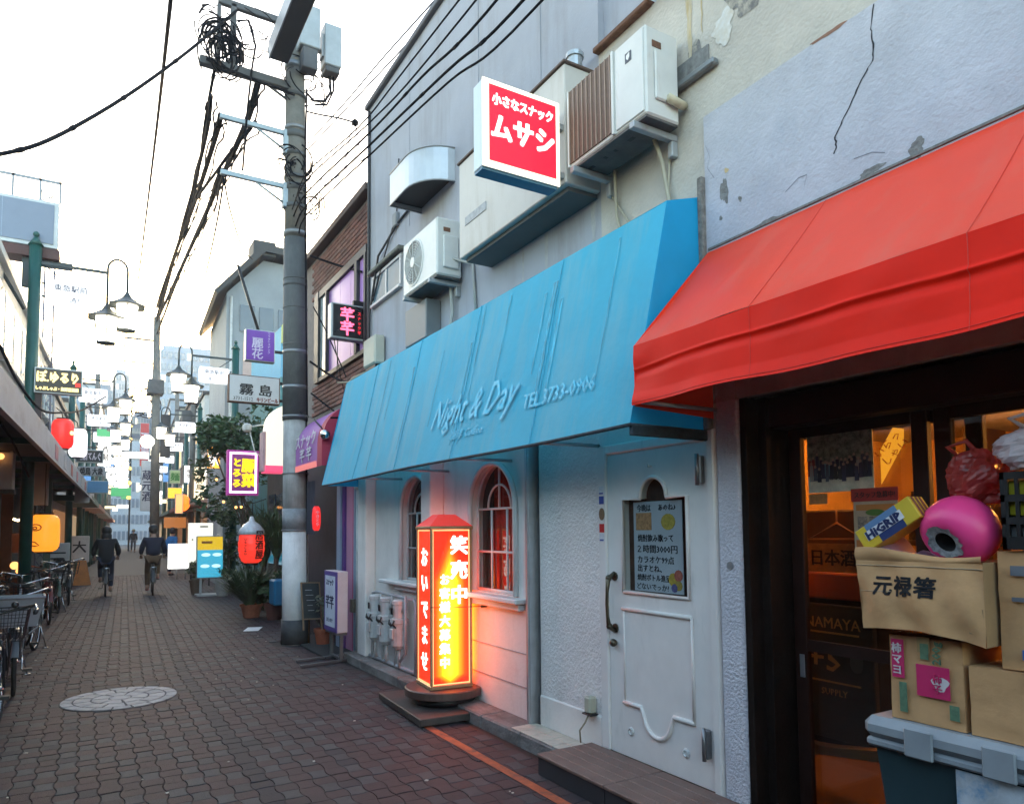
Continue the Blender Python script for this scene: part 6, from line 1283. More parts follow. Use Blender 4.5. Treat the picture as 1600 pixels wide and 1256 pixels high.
b = B(); b.prism([(3.86, 6.0), (4.75, 6.0), (4.75, 7.9), (3.86, 6.4)], lambda u, v, d: (u, d, v), 16.96, 17.0); b.build('gable', M('yellow_green_wall', (.50, .52, .20), .8, var=.15, scale=1.5), yh); B().box(3.86, 4.8, 17.0, 20.5, 0, 5.2).build('base_wall', M('teal_wall', (.10, .25, .25), .7), yh)
gh = thing('house', 'pale grey house with a sloping dark eave beyond the purple sign', 'building', (4.5, 23, 0))
P = [(3.42, 0), (9, 0), (9, 9.6), (4.45, 9.75), (3.42, 8.6)]
b = B(); b.prism(P, lambda u, v, d: (u + .043 * (d - 22), d, v), 22, 26.5); b.build('wall', M('pale_grey_house', (.27, .29, .31), .8, var=.12, scale=1.2, stain=(.3, .31, .3), stain_amt=.5, stain_scale=(1, 1, .5)), gh)
b = B(); b.prism([(3.12, 8.40), (4.45, 9.90), (9, 9.75), (9, 9.95), (4.40, 10.12), (3.05, 8.52)], lambda u, v, d: (u + .043 * (d - 22), d, v), 21.6, 26.8); b.build('roof', M('dark_eave', (.05, .048, .048), .7), gh); B().box(4.1, 4.75, 21.7, 22.5, 9.8, 10.25, .02).build('roof_box', M('dark_eave', (.05, .048, .048)), gh)
B().box(3.9, 4.5, 21.98, 22.0, 6.2, 7.2).build('siding', M('salmon_siding', (.50, .36, .32), .7, var=.1), gh); b = B()
for k in range(3): b.box(3.8 + k * .55, 4.2 + k * .55, 21.96, 22.0, 7.5, 8.3)
split_build(b, 'window', M('deep_glass', (.03, .04, .06)), gh); b = B(); b.tube([(3.55, 21.95, z) for z in (0, 4, 8.5)], .04, 6); b.build('drain_pipe', m_mw, gh)
m_pl = M('pink_shop_wall', (.50, .33, .27), .7, var=.1)
def row_house(y0, y1, h, m, lab, seed, front=None, a=2.95, side=1, nwin=3, cols=3):
    q = random.Random(seed); X0 = a + .043 * y0
    t = thing('shop_building', lab, 'building', (X0 + side * 2, y0, 0))
    b = B(); xs = (a, a + 6) if side > 0 else (a - 6, a)
    sheared(b.box(xs[0], xs[1], y0, y1 - .06, 0, h)).build('wall', m, t)
    sheared(B().box(xs[0] - .08, xs[1] + .08, y0 - .05, y1, h, h + .16)).build('roof', M('dark_eave', (.05, .048, .048)), t)
    f0 = a - .02 if side > 0 else a; f1 = a if side > 0 else a + .02
    for r_ in range(nwin):
        z = 3.2 + r_ * 2.3
        if z + 1.3 > h: break
        for c in range(cols):
            w = (y1 - y0) / cols; y = y0 + c * w + w * .2; lit = q.random() < .25
            wf_ = sheared(B().box(f0 - .02, f1 + .02, y, y + w * .6, z, z + 1.2)).build('window', M('white_sash', (.6, .6, .6)), t); sheared(B().box(f0 - .026, f1 + .026, y + .06, y + w * .6 - .06, z + .06, z + 1.14)).build('pane', EM('lit_room', (1, .72, .36), .25) if lit else m_wglass, wf_)
    # the end that faces the camera
    for r_ in range(nwin):
        z = 3.4 + r_ * 2.3
        if z + 1.2 > h: break
        x = (X0 + .6) if side > 0 else (X0 - 1.6); wf_ = B().box(x, x + .9, y0 - .03, y0, z, z + 1.1).build('window', M('white_sash', (.6, .6, .6)), t); B().box(x + .06, x + .84, y0 - .036, y0 - .03, z + .06, z + 1.04).build('pane', m_wglass, wf_)
    sg = -1 if side > 0 else 1
    b = sheared(B().box(a + sg * .02, a + sg * 1.0, y0 + .3, y1 - .3, 2.55, 2.72)); b.build('shop_canopy', M('canopy_%d' % seed, [(.07, .07, .08), (.48, .27, .2), (.25, .05, .05), (.10, .16, .14), (.4, .38, .35)][seed % 5], .7), t)
    b = sheared(B().box(a + sg * .015, a + sg * .05, y0 + .5, y1 - .5, .1, 2.3)); b.build('shopfront', EM('shop_glow_%d' % seed, [(1, .30, .06), (1, .45, .18), (1, .7, .4)][seed % 3], .03 + .03 * (seed % 3), (.1, .05, .03)), t)
    return t
row_house(26.8, 33.5, 5.2, m_pl, 'pinkish two-storey shop with a slanted tan awning behind the lit boards', 1)
row_house(33.6, 40.5, 7.6, M('white_tall_shop', (.50, .51, .50), .7, var=.1), 'white shop building with a dark brown strip behind the second right lamp', 7)
row_house(40.6, 50, 8.5, M('brown_shop', (.085, .05, .04), .7, var=.2), 'tall dark brown shop building on the right of the lane', 3)
row_house(50.1, 62, 9.5, M('cream_shop', (.50, .47, .40), .7, var=.1), 'cream shop building far along the right side', 5)
row_house(62.1, 80, 12, M('blue_grey_shop', (.30, .35, .42), .7, var=.1), 'blue-grey office building far along the right side', 8, nwin=4, cols=5)
row_house(24.6, 32, 5.6, M('greyish_shop', (.34, .35, .37), .7, var=.1), 'grey shop building next beyond the windowed one on the left', 13, a=-1.9, side=-1)
row_house(32.1, 42, 6.6, M('beige_shop', (.42, .39, .34), .7, var=.1), 'beige shop building in the middle of the left row', 11, a=-1.9, side=-1)
row_house(42.1, 58, 8.5, M('blue_grey_shop2', (.28, .34, .42), .7, var=.1), 'blue-grey building far along the left row', 14, a=-1.9, side=-1, cols=5)
row_house(58.1, 80, 12, M('pale_block', (.42, .46, .52), .7, var=.08), 'pale tall block at the far end of the left row', 17, a=-1.9, side=-1, nwin=4, cols=6)
b = B(); b.prism([(2.2, 0), (3.6, -.0), (3.6, .06), (2.2, .06)], lambda u, v, d: (u + .043 * 30, d, 2.4 + .9 * (u - 2.2) / 1.4 + v), 27.2, 33); solo('awning', b, M('tan_awning', (.26, .14, .10), .8), 'slanted tan shop awning behind the two lit boards', 'awning', (4.2, 30, 2.4))
# lane signs on the right
fo = lsign('orange glowing square sign with a white character among the leaves', 2.93, 3.30, 21.8, 3.38, 4.02, (1.0, .40, .05), '家', EM('lit_white', (1, .93, .9), 1.2), .5, .5, 'lit sign')
lsign('small warm lit sign under the leaves on the right', 2.55, 2.80, 26.0, 2.2, 2.85, (1, .45, .16), None, None, .35, cat='lit sign')
lsign('tall white vertical banner sign with blue print by the far pole', 2.25, 2.75, 38, 2.6, 5.0, (.55, .58, .62), vert('蔵元酒'), M('navy_letter', (.03, .03, .08)), 0, .5)
lsign('white glowing horizontal sign bar over the far lane', 1.35, 2.3, 34, 4.7, 5.0, (1, 1, 1), None, None, .8, cat='lit sign')
lsign('red and white vertical sign far over the lane', 2.5, 2.95, 44, 5.2, 7.6, (.55, .06, .06), vert('酒場'), M('white_awning_letter', (.6, .55, .6)), 0, .7)
lsign('small green and white square sign beyond the far pole', 2.9, 3.3, 31.8, 3.55, 4.1, (.42, .55, .30), '麺', M('green_ink', (.03, .2, .04)), 0, .35)
lsign('yellow sign under the green and white square sign', 2.85, 3.4, 32, 2.95, 3.4, (1, .60, .05), None, None, .28, cat='lit sign')
b = B(); b.ball((2.95, 27.5, 2.62), .24, 14, 9, (1, 1, 1.25)); solo('paper_lantern', b, EM('flame_orange', (1, .17, .02), .6), 'glowing orange lantern under the dark eave beyond the cyclist', 'lantern', (2.95, 27.5, 2.35))
b = B(); b.box(2.55, 3.3, 29.6, 29.7, 1.75, 2.15); solo('lit_window', b, EM('amber_window', (.8, .25, .04), .12, (.2, .1, .04)), 'amber lit shop window low behind the cyclist', 'window', (2.9, 29.65, 1.5))
b = B(); b.ball((1.95, 30, 5.0), .24, 14, 10); solo('globe_lamp', b, m_lglass, 'round white globe lamp over the middle of the lane', 'lamp', (1.95, 30, 4.8)); b = B(); b.ball((2.0, 52, 4.2), .25, 12, 8); solo('globe_lamp', b, m_lglass, 'tiny round lamp far down the lane', 'lamp', (2.0, 52, 4))
# lit boards on the paving
wb = thing('lit_board', 'blank white glowing board on thin legs right of the second cyclist', 'lit sign', (2.75, 26.7, 0)); B().box(2.44, 3.09, 26.65, 26.75, .36, 1.20, .015).build('panel', EM('white_board_lit', (1, 1, .97), .5), wb); b = B(); b.tube([(2.72, 26.7, .36), (2.72, 26.7, .0)], .012, 5); b.tube([(2.98, 26.7, .36), (2.98, 26.7, .0)], .012, 5); split_build(b, 'leg', m_strap, wb)
tb = thing('lit_board', 'tall off-white glowing board behind the blue and yellow one', 'lit sign', (2.95, 23, 0)); B().box(2.63, 3.30, 22.95, 23.1, .70, 1.86, .015).build('panel', EM('cream_board_lit', (1, 1, .86), .24, (.4, .4, .35)), tb); b = B(); b.box(2.94, 3.16, 22.944, 22.95, 1.73, 1.77); b.box(2.72, 2.76, 22.944, 22.95, 1.35, 1.39); split_build(b, 'print', m_ink, tb); b = B(); b.box(2.7, 2.74, 23, 23.05, 0, .7); b.box(3.2, 3.24, 23, 23.05, 0, .7); split_build(b, 'leg', m_black, tb)
mn = thing('menu_board', 'glowing menu board with a yellow top and turquoise lower part standing on the paving', 'lit sign', (2.73, 19.4, 0)); Tm = Matrix.Translation((2.73, 19.4, .46)) @ Matrix.Rotation(R(-5), 4, 'X')
b = B(); b.box(-.31, .31, -.06, .06, -.02, 1.03, .01, M4=Tm); b.build('casing', M('menu_case', (.25, .3, .32), .5), mn); b = B(); b.box(-.295, .295, -.066, -.06, .68, 1.01, M4=Tm); b.build('yellow_part', EM('menu_yellow', (.80, .52, .015), .22, (.25, .18, .02)), mn); b = B(); b.box(-.295, .295, -.066, -.06, .0, .68, M4=Tm); b.build('turquoise_part', EM('menu_turquoise', (.045, .42, .62), .24, (.04, .15, .2)), mn)
b = B()
for k, (z, w) in enumerate(((.56, .16), (.56, -.1), (.28, .14), (.28, -.12))):
    P_ = [Tm @ Vector((w + .11 * math.cos(a), -.067, z + .045 * math.sin(a))) for a in [math.pi * 2 * q / 12 for q in range(12)]]; b.quad(*P_)
split_build(b, 'pale_patch', EM('menu_pale', (.55, .85, 1), .28), mn); b = B(); b.box(-.2, .05, -.068, -.066, .84, .90, M4=Tm); b.build('print', M('orange_ink', (.45, .16, .02), .6), mn); b = B(); b.box(2.42, 3.05, 19.15, 19.7, .01, .05); b.box(2.5, 2.55, 19.4, 19.45, .05, .46); b.box(2.90, 2.95, 19.4, 19.45, .05, .46); b.build('stand', M('pale_stand', (.42, .42, .42), .6), mn)
def p_low1(t): leaf_cloud((2.50, 20.1, .55), (.25, .25, .3), 200, .06, 44).build('foliage', m_leaf3, t)
pot('brown pot with a bushy plant left of the glowing menu board', 2.50, 20.0, .17, .38, M('brown_pot', (.12, .075, .05)), p_low1)
def p_low2(t): leaf_cloud((3.0, 19.2, .55), (.2, .2, .14), 120, .05, 45).build('foliage', m_leaf, t)
pot('pale grey pot right of the glowing menu board', 3.0, 19.2, .19, .42, M('grey_pot', (.33, .33, .32), .7), p_low2)
bu = thing('shrub', 'dark bushy shrub behind the glowing menu board', 'shrub', (3.3, 20.2, 0)); leaf_cloud((3.3, 20.2, 1.5), (.6, .6, 1.0), 1100, .10, 51, 12).build('foliage', m_leaf, bu); b = B(); b.tube([(3.3, 20.2, 0), (3.3, 20.2, 1.4)], .04, 6); b.build('stem', m_stem, bu)
vt = thing('climbing_plant', 'dark leafy climbing plant spreading under the white rusty sign', 'climbing plant', (3.2, 18, 0))
leaf_cloud((2.85, 18, 3.9), (.75, .7, .6), 1900, .085, 61, 14).build('foliage', m_leaf, vt); leaf_cloud((3.4, 17.8, 3.4), (.6, .6, .9), 1300, .085, 62, 12).build('foliage', m_leaf, vt); leaf_cloud((2.5, 18.2, 3.3), (.4, .4, .5), 360, .075, 63).build('foliage', m_leaf3, vt); leaf_cloud((3.1, 18, 2.5), (.5, .5, .7), 420, .07, 64).build('foliage', m_leaf3, vt)
b = B()
for k in range(7): b.tube([(3.5 + rnd.uniform(-.1, .1), 18, 0), (3.4 + rnd.uniform(-.2, .2), 18, 1.8), (3.1 + rnd.uniform(-.5, .3), 18, 3.3), (2.8 + rnd.uniform(-.6, .6), 18, 4.1)], .02, 5)
b.build('stem', m_stem, vt)
for k in range(14):
    b = B(); b.ball((2.75 + rnd.uniform(-.2, .6), 17.4, 2.55 + rnd.uniform(-.4, .45)), .03, 6, 5); solo('fairy_light', b, EM('fairy', (1, .4, .1), 1.2), 'tiny orange string light under the climbing plant', 'string light', (2.9, 17.4, 2.6), 'string lights in the climbing plant')
# end of the lane: city blocks
def tower(x0, x1, y, h, m, lab, wm, nx, nz):
    t = thing('tower_block', lab, 'building', ((x0 + x1) / 2, y, 0)); B().box(x0, x1, y, y + 18, 0, h).build('wall', m, t)
    for i in range(nx):
        for j in range(nz):
            w = (x1 - x0) / nx; hh = h / nz; B().box(x0 + i * w + w * .18, x0 + i * w + w * .82, y - .1, y, j * hh + hh * .3, j * hh + hh * .85).build('window', wm if rnd.random() < .88 else EM('far_lit', (1, .86, .6), .5), t)
    B().box(x0 + .5, x1 - .5, y + 2, y + 14, h, h + 1.2).build('roof', m, t)
m_t1 = M('tower_blue', (.25, .33, .43), .4, var=.08, scale=.2); m_t2 = M('tower_pale', (.33, .37, .43), .6, var=.06); m_t3 = M('tower_grey', (.21, .25, .31), .6, var=.1); m_tw = M('tower_glass', (.13, .17, .23), .12, spec=1.0)
tower(9.2, 17, 118, 29, m_t1, 'pale blue glass tower rising behind the right lamps', m_tw, 9, 16)
tower(-5, 3.4, 120, 22.5, m_t3, 'grey-blue block closing the left end of the lane', m_tw, 13, 12)
tower(3.9, 6.6, 150, 31, m_t2, 'narrow pale tower in the gap above the lane', m_tw, 6, 18)
tower(6.4, 9.4, 135, 21, m_t3, 'grey tower just right of the lane end', m_tw, 7, 12)
tower(2.6, 8.6, 105, 12.5, m_t2, 'low white block at the very end of the lane', m_tw, 12, 6)
tower(-16, -5.4, 100, 19, m_t2, 'white block behind the left roofs', m_tw, 14, 9)
for k, (x, y, z, w, h) in enumerate(((3.7, 55, 8.3, .7, .7), (3.7, 55, 7.2, .7, .7), (3.75, 56, 6.1, .7, .7), (3.7, 55.5, 5.0, .6, .6), (3.7, 57, 4.1, .5, .5))):
    pass
b = B()
yl = ['topmost', 'second', 'third', 'fourth', 'fifth', 'sixth', 'seventh', 'lowest']
tc = thing('traffic_light', 'column of small amber lights far down the lane', 'light column', (3.3, 70, 0)); b = B(); b.tube([(3.3, 70, 0), (3.3, 70, 13.6)], .07, 8); b.build('post', m_iron, tc)
for k in range(8): b = B(); b.ball((3.22, 69.9, 4.6 + k * 1.25), .17, 8, 6); b.build('lamp', EM('amber_dot', (1, .55, .10), 1), tc)
q = random.Random(19)
FC = [('far_white_sign', (1, .97, .92), .6), ('far_warm_sign', (1, .80, .5), .4), ('far_blue_sign', (.12, .30, .62), .25), ('far_red_sign', (.9, .05, .04), .22), ('far_green_sign', (.1, .5, .2), .2)]
for k in range(34):
    y = 24 + k * 1.75; side = -1 if k % 2 else 1
    off = q.uniform(-1.9, -.35) if side < 0 else q.uniform(1.9, 3.1)
    x = off + .043 * y; z = q.uniform(2.5, 6.0); c = FC[q.choice([0, 0, 0, 1, 2, 3, 1, 4])]; w, h = (q.uniform(.3, .75), q.uniform(.18, .34)) if q.random() < .6 else (q.uniform(.3, .45), q.uniform(.8, 1.6))
    o = thing('shop_sign', 'small sign among the many lit ones far down the lane', 'sign', (x, y, z), 0, 'distant signs over the lane')
    B().box(x, x + w, y, y + .12, z, z + h, .01).build('panel', EM(*c), o); b = B(); b.box(x - .4 if side < 0 else x + w, x if side < 0 else x + w + .4, y + .04, y + .08, z + h * .7, z + h * .7 + .05); b.build('bracket', m_black, o)
    if h > .8: txt(vert(q.choice(['酒場', '寿司', '焼鳥', '喫茶'])), w * .7, (x + w / 2, y - .004, z + h / 2), XA, ZA, m_ink if c[0] != 'far_red_sign' else M('white_awning_letter', (.6, .55, .6)), o, bold=.02)
for k in range(9):
    y = 37 + k * 6.5; side = -1 if k % 2 else 1; x = .043 * y + (-1.45 if side < 0 else 2.75)
    o = thing('utility_pole', 'thin far pole with crossarms along the lane', 'utility pole', (x, y, 0), 0, 'far poles along the lane'); b = B(); b.tube([(x, y, 0), (x, y, 9 + (k % 3))], .12, 8); b.build('shaft', m_pupper, o); b = B()
    for z in (6.4, 7.3, 8.3): b.box(x - .8, x + .8, y - .04, y + .04, z, z + .08)
    b.box(x - .5, x - .1, y - .25, y + .2, 6.6, 7.3); b.build('arm', m_armd, o)
# ================================================================== bicycles
m_tyre = M('tyre_rubber', (.018, .018, .019), .8); m_chr = M('bike_chrome', (.55, .56, .57), .25, metal=.95); m_blk = M('bike_black', (.02, .02, .022), .4)
def bicycle(label, loc, rz, col, basket='front', mcol=(.10, .10, .11), group='bicycles parked along the left side', crate=None, stand=True):
    """local frame: travels along +Y, wheels on the ground at y = +-.53"""
    t = thing('bicycle', label, 'bicycle', loc, rz, group); mf = M('bike_paint_%d' % (hash(label) % 9999), col, .35)
    for y in (-.53, .53):
        TW = Matrix.Translation((0, y, .33)) @ Matrix.Rotation(R(90), 4, 'Y')
        b = B(); n = 32; P = [TW @ Vector((.315 * math.cos(a), .315 * math.sin(a), 0)) for a in [2 * math.pi * k / n for k in range(n + 1)]]; b.tube(P, .020, 8, cap=False); w = b.build('wheel', m_tyre, t, local=True)
        b = B(); P = [TW @ Vector((.292 * math.cos(a), .292 * math.sin(a), 0)) for a in [2 * math.pi * k / n for k in range(n + 1)]]; b.tube(P, .011, 6, cap=False)
        for k in range(16): a = 2 * math.pi * k / 16; b.tube([TW @ Vector((.02 * math.cos(a + .4), .02 * math.sin(a + .4), .02 * (-1) ** k)), TW @ Vector((.29 * math.cos(a), .29 * math.sin(a), 0))], .0016, 3)
        b.tube([(-.05, y, .33), (.05, y, .33)], .018, 8); b.build('rim', m_chr, w, local=True)
        b = B(); b.smooth = True; rr = .35; A0, A1 = (R(20), R(175)) if y < 0 else (R(15), R(150))
        b.grid(lambda u, v: (-.032 + .064 * v, y + rr * math.cos(A0 + (A1 - A0) * u) * (1), .33 + (rr - .014 * (2 * v - 1) ** 2) * math.sin(A0 + (A1 - A0) * u)), 16, 4); b.build('mudguard', m_chr if mcol is None else mf, t, local=True)
    b = B(); b.tube([(0, .40, .82), (0, .30, .62), (0, .05, .36), (0, -.02, .28)], .020, 8); b.tube([(0, -.02, .28), (0, -.18, .78)], .016, 8); b.tube([(0, -.13, .62), (0, .38, .74)], .014, 8)
    for s in (-.045, .045): b.tube([(s, -.53, .33), (s * .6, -.02, .29)], .009, 6); b.tube([(s, -.53, .33), (s * .5, -.16, .70)], .009, 6); b.tube([(s, .53, .33), (s, .46, .66), (s * .5, .43, .74)], .011, 6)
    b.tube([(0, .45, .70), (0, .39, .90)], .018, 8); b.build('frame', mf, t, local=True)
    b = B(); b.tube([(-.29, .10, .99), (-.27, .24, 1.02), (-.16, .36, .99), (0, .40, .95), (.16, .36, .99), (.27, .24, 1.02), (.29, .10, .99)], .012, 8); b.tube([(0, .39, .88), (0, .40, .96)], .016, 8); hb = b.build('handlebar', m_chr, t, local=True)
    b = B()
    for s in (-1, 1): b.tube([(s * .29, .14, .995), (s * .29, .0, .985)], .017, 8); b.tube([(s * .25, .30, 1.0), (s * .27, .12, .96)], .006, 4)
    b.ball((.12, .37, 1.02), .028); b.build('grip', m_blk, hb, local=True)
    b = B(); b.smooth = True; b.add([(x, y, z) for x, y, z in [(-.10, -.32, .86), (.10, -.32, .86), (.11, -.22, .87), (.03, -.02, .85), (-.03, -.02, .85), (-.11, -.22, .87)]] + [(x * .8, y, z - .06) for x, y, z in [(-.10, -.31, .86), (.10, -.31, .86), (.11, -.22, .86), (.03, -.03, .86), (-.03, -.03, .86), (-.11, -.22, .86)]], [(0, 1, 2, 5), (2, 3, 4, 5)] + [(i, 6 + i, 6 + (i + 1) % 6, (i + 1) % 6) for i in range(6)] + [(11, 10, 9, 8, 7, 6)]); b.tube([(0, -.18, .76), (0, -.19, .82)], .012, 6); b.build('saddle', m_blk, t, local=True)
    b = B()
    for s in (-.07, .07): b.tube([(s, -.20, .70), (s, -.40, .71), (s, -.74, .71)], .007, 5); b.tube([(s, -.53, .34), (s, -.66, .71)], .006, 5)
    for k in range(4): b.tube([(-.07, -.35 - k * .12, .71), (.07, -.35 - k * .12, .71)], .006, 5)
    b.tube([(-.07, -.74, .71), (0, -.77, .71), (.07, -.74, .71)], .007, 5); b.build('rack', m_chr, t, local=True)
    b = B(); b.lathe([(.09, -.008), (.09, .008), (.03, .008)], (0, -.02, .28), 20, Matrix.Rotation(R(90), 4, 'Y')); b.tube([(-.02, -.02, .28), (-.07, -.02, .28), (-.07, .10, .18)], .010, 6); b.tube([(.02, -.02, .28), (.07, -.02, .28), (.07, -.14, .38)], .010, 6); b.tube([(.02, -.02, .37), (.02, -.53, .36)], .006, 4); b.tube([(.02, -.02, .19), (.02, -.53, .30)], .006, 4); b.build('crank', m_chr, t, local=True)
    b = B(); b.box(-.16, -.07, .06, .14, .165, .19, .004); b.box(.07, .16, -.18, -.10, .37, .395, .004); b.build('pedal', m_blk, t, local=True)
    if stand:
        b = B(); b.tube([(-.06, -.53, .32), (-.13, -.58, .02), (.13, -.58, .02), (.06, -.53, .32)], .010, 6); b.tube([(-.16, -.60, .012), (-.10, -.56, .02)], .01, 5); b.build('kickstand', m_chr, t, local=True)
    if basket:
        b = B(); y0, z0 = .56, .70; H_ = .26
        def wirebox(w0, w1, d0, d1, h, n, m, th):
            for k in range(n + 1):
                u = k / n
                for s in (-1, 1): b.tube([(-w0 + 2 * w0 * u, y0 + .16 + s * d0, z0), (-w1 + 2 * w1 * u, y0 + .16 + s * d1, z0 + h)], th, 4); b.tube([(s * w0, y0 + .16 - d0 + 2 * d0 * u, z0), (s * w1, y0 + .16 - d1 + 2 * d1 * u, z0 + h)], th, 4)
                b.tube([(-w0 + 2 * w0 * u, y0 + .16 - d0, z0), (-w0 + 2 * w0 * u, y0 + .16 + d0, z0)], th, 4)
            for j in range(5):
                v = j / 4; w = w0 + (w1 - w0) * v; d = d0 + (d1 - d0) * v; z = z0 + h * v; b.tube([(-w, y0 + .16 - d, z), (w, y0 + .16 - d, z), (w, y0 + .16 + d, z), (-w, y0 + .16 + d, z), (-w, y0 + .16 - d, z)], th * (2 if j == 4 else 1), 4)
        if crate: 
            for (w0, w1, d0, d1, h) in ((.17, .23, .12, .17, .28),):
                vs = [(-w0, y0 + .16 - d0, z0), (w0, y0 + .16 - d0, z0), (w0, y0 + .16 + d0, z0), (-w0, y0 + .16 + d0, z0), (-w1, y0 + .16 - d1, z0 + h), (w1, y0 + .16 - d1, z0 + h), (w1, y0 + .16 + d1, z0 + h), (-w1, y0 + .16 + d1, z0 + h)]
                b.add(vs, [(0, 1, 2, 3), (0, 1, 5, 4), (1, 2, 6, 5), (2, 3, 7, 6), (3, 0, 4, 7)]); vi = [(x * .94, y0 + .16 + (y - y0 - .16) * .94, z + .012) for x, y, z in vs]; b.add(vi, [(3, 2, 1, 0), (4, 5, 1, 0), (5, 6, 2, 1), (6, 7, 3, 2), (7, 4, 0, 3)]); b.add(vs[4:] + vi[4:], [(0, 1, 5, 4), (1, 2, 6, 5), (2, 3, 7, 6), (3, 0, 4, 7)]); b.tube([vs[4], vs[5], vs[6], vs[7], vs[4]], .012, 6)
        else: wirebox(.15, .19, .11, .15, H_, 7, None, .0028)
        b.tube([(-.06, .58, .40), (-.08, .66, .70)], .006, 4); b.tube([(.06, .58, .40), (.08, .66, .70)], .006, 4)
        b.build('basket', M('basket_grey', (.20, .21, .24), .5) if crate else m_blk, t, local=True)
    return t
bicycle('dark bicycle with a wire basket cut by the left picture edge, nearest the viewer', (-.60, 6.75, 0), R(-2), (.02, .022, .03))
bicycle('bicycle with a big grey plastic front basket facing the viewer', (-.60, 9.25, 0), R(184), (.06, .065, .08), crate=True)
bicycle('silver bicycle with a wire basket standing just behind the grey basket', (-.62, 11.4, 0), R(172), (.25, .26, .28))
bicycle('black bicycle leaning among the others in front of the orange lantern', (-.75, 13.0, 0), R(8), (.025, .02, .02))
bicycle('dark red bicycle parked in front of the white standing board', (-.55, 15.6, 0), R(186), (.14, .02, .02))
bicycle('dark green bicycle behind the dark red one', (-.45, 17.6, 0), R(4), (.02, .06, .04))
bicycle('farthest black bicycle in the parked row, beside the white board', (-.28, 19.4, 0), R(182), (.02, .02, .02))
bicycle('second silver bicycle pressed against the shopfront beside the grey basket', (-1.02, 10.0, 0), R(176), (.2, .2, .21))

# ================================================================== people
m_skin = M('skin', (.42, .25, .18), .6, var=.05); m_hair = M('black_hair', (.012, .010, .010), .5, var=.3, scale=30)
def skin(name, J, E_, mat, parent, root='pelvis', sub=2):
    me = bpy.data.meshes.new(name); ks = list(J); off = wloc(parent)
    me.from_pydata([Vector(J[k][0]) for k in ks], [(ks.index(a), ks.index(c)) for a, c in E_], [])
    ob = bpy.data.objects.new(name, me); C.objects.link(ob); md = ob.modifiers.new('s', 'SKIN'); md.use_smooth_shade = True
    for i, k in enumerate(ks):
        r = J[k][1]; r = (r, r) if not isinstance(r, tuple) else r
        me.skin_vertices[0].data[i].radius = r; me.skin_vertices[0].data[i].use_root = (k == root)
    ss_ = ob.modifiers.new('d', 'SUBSURF'); ss_.levels = sub; ss_.render_levels = sub
    dg = bpy.context.evaluated_depsgraph_get(); dg.update(); m2 = bpy.data.meshes.new_from_object(ob.evaluated_get(dg)); bpy.data.objects.remove(ob)
    m2.materials.clear(); m2.materials.append(mat); m2.name = name
    o = bpy.data.objects.new(name, m2); C.objects.link(o); o.parent = parent
    return o
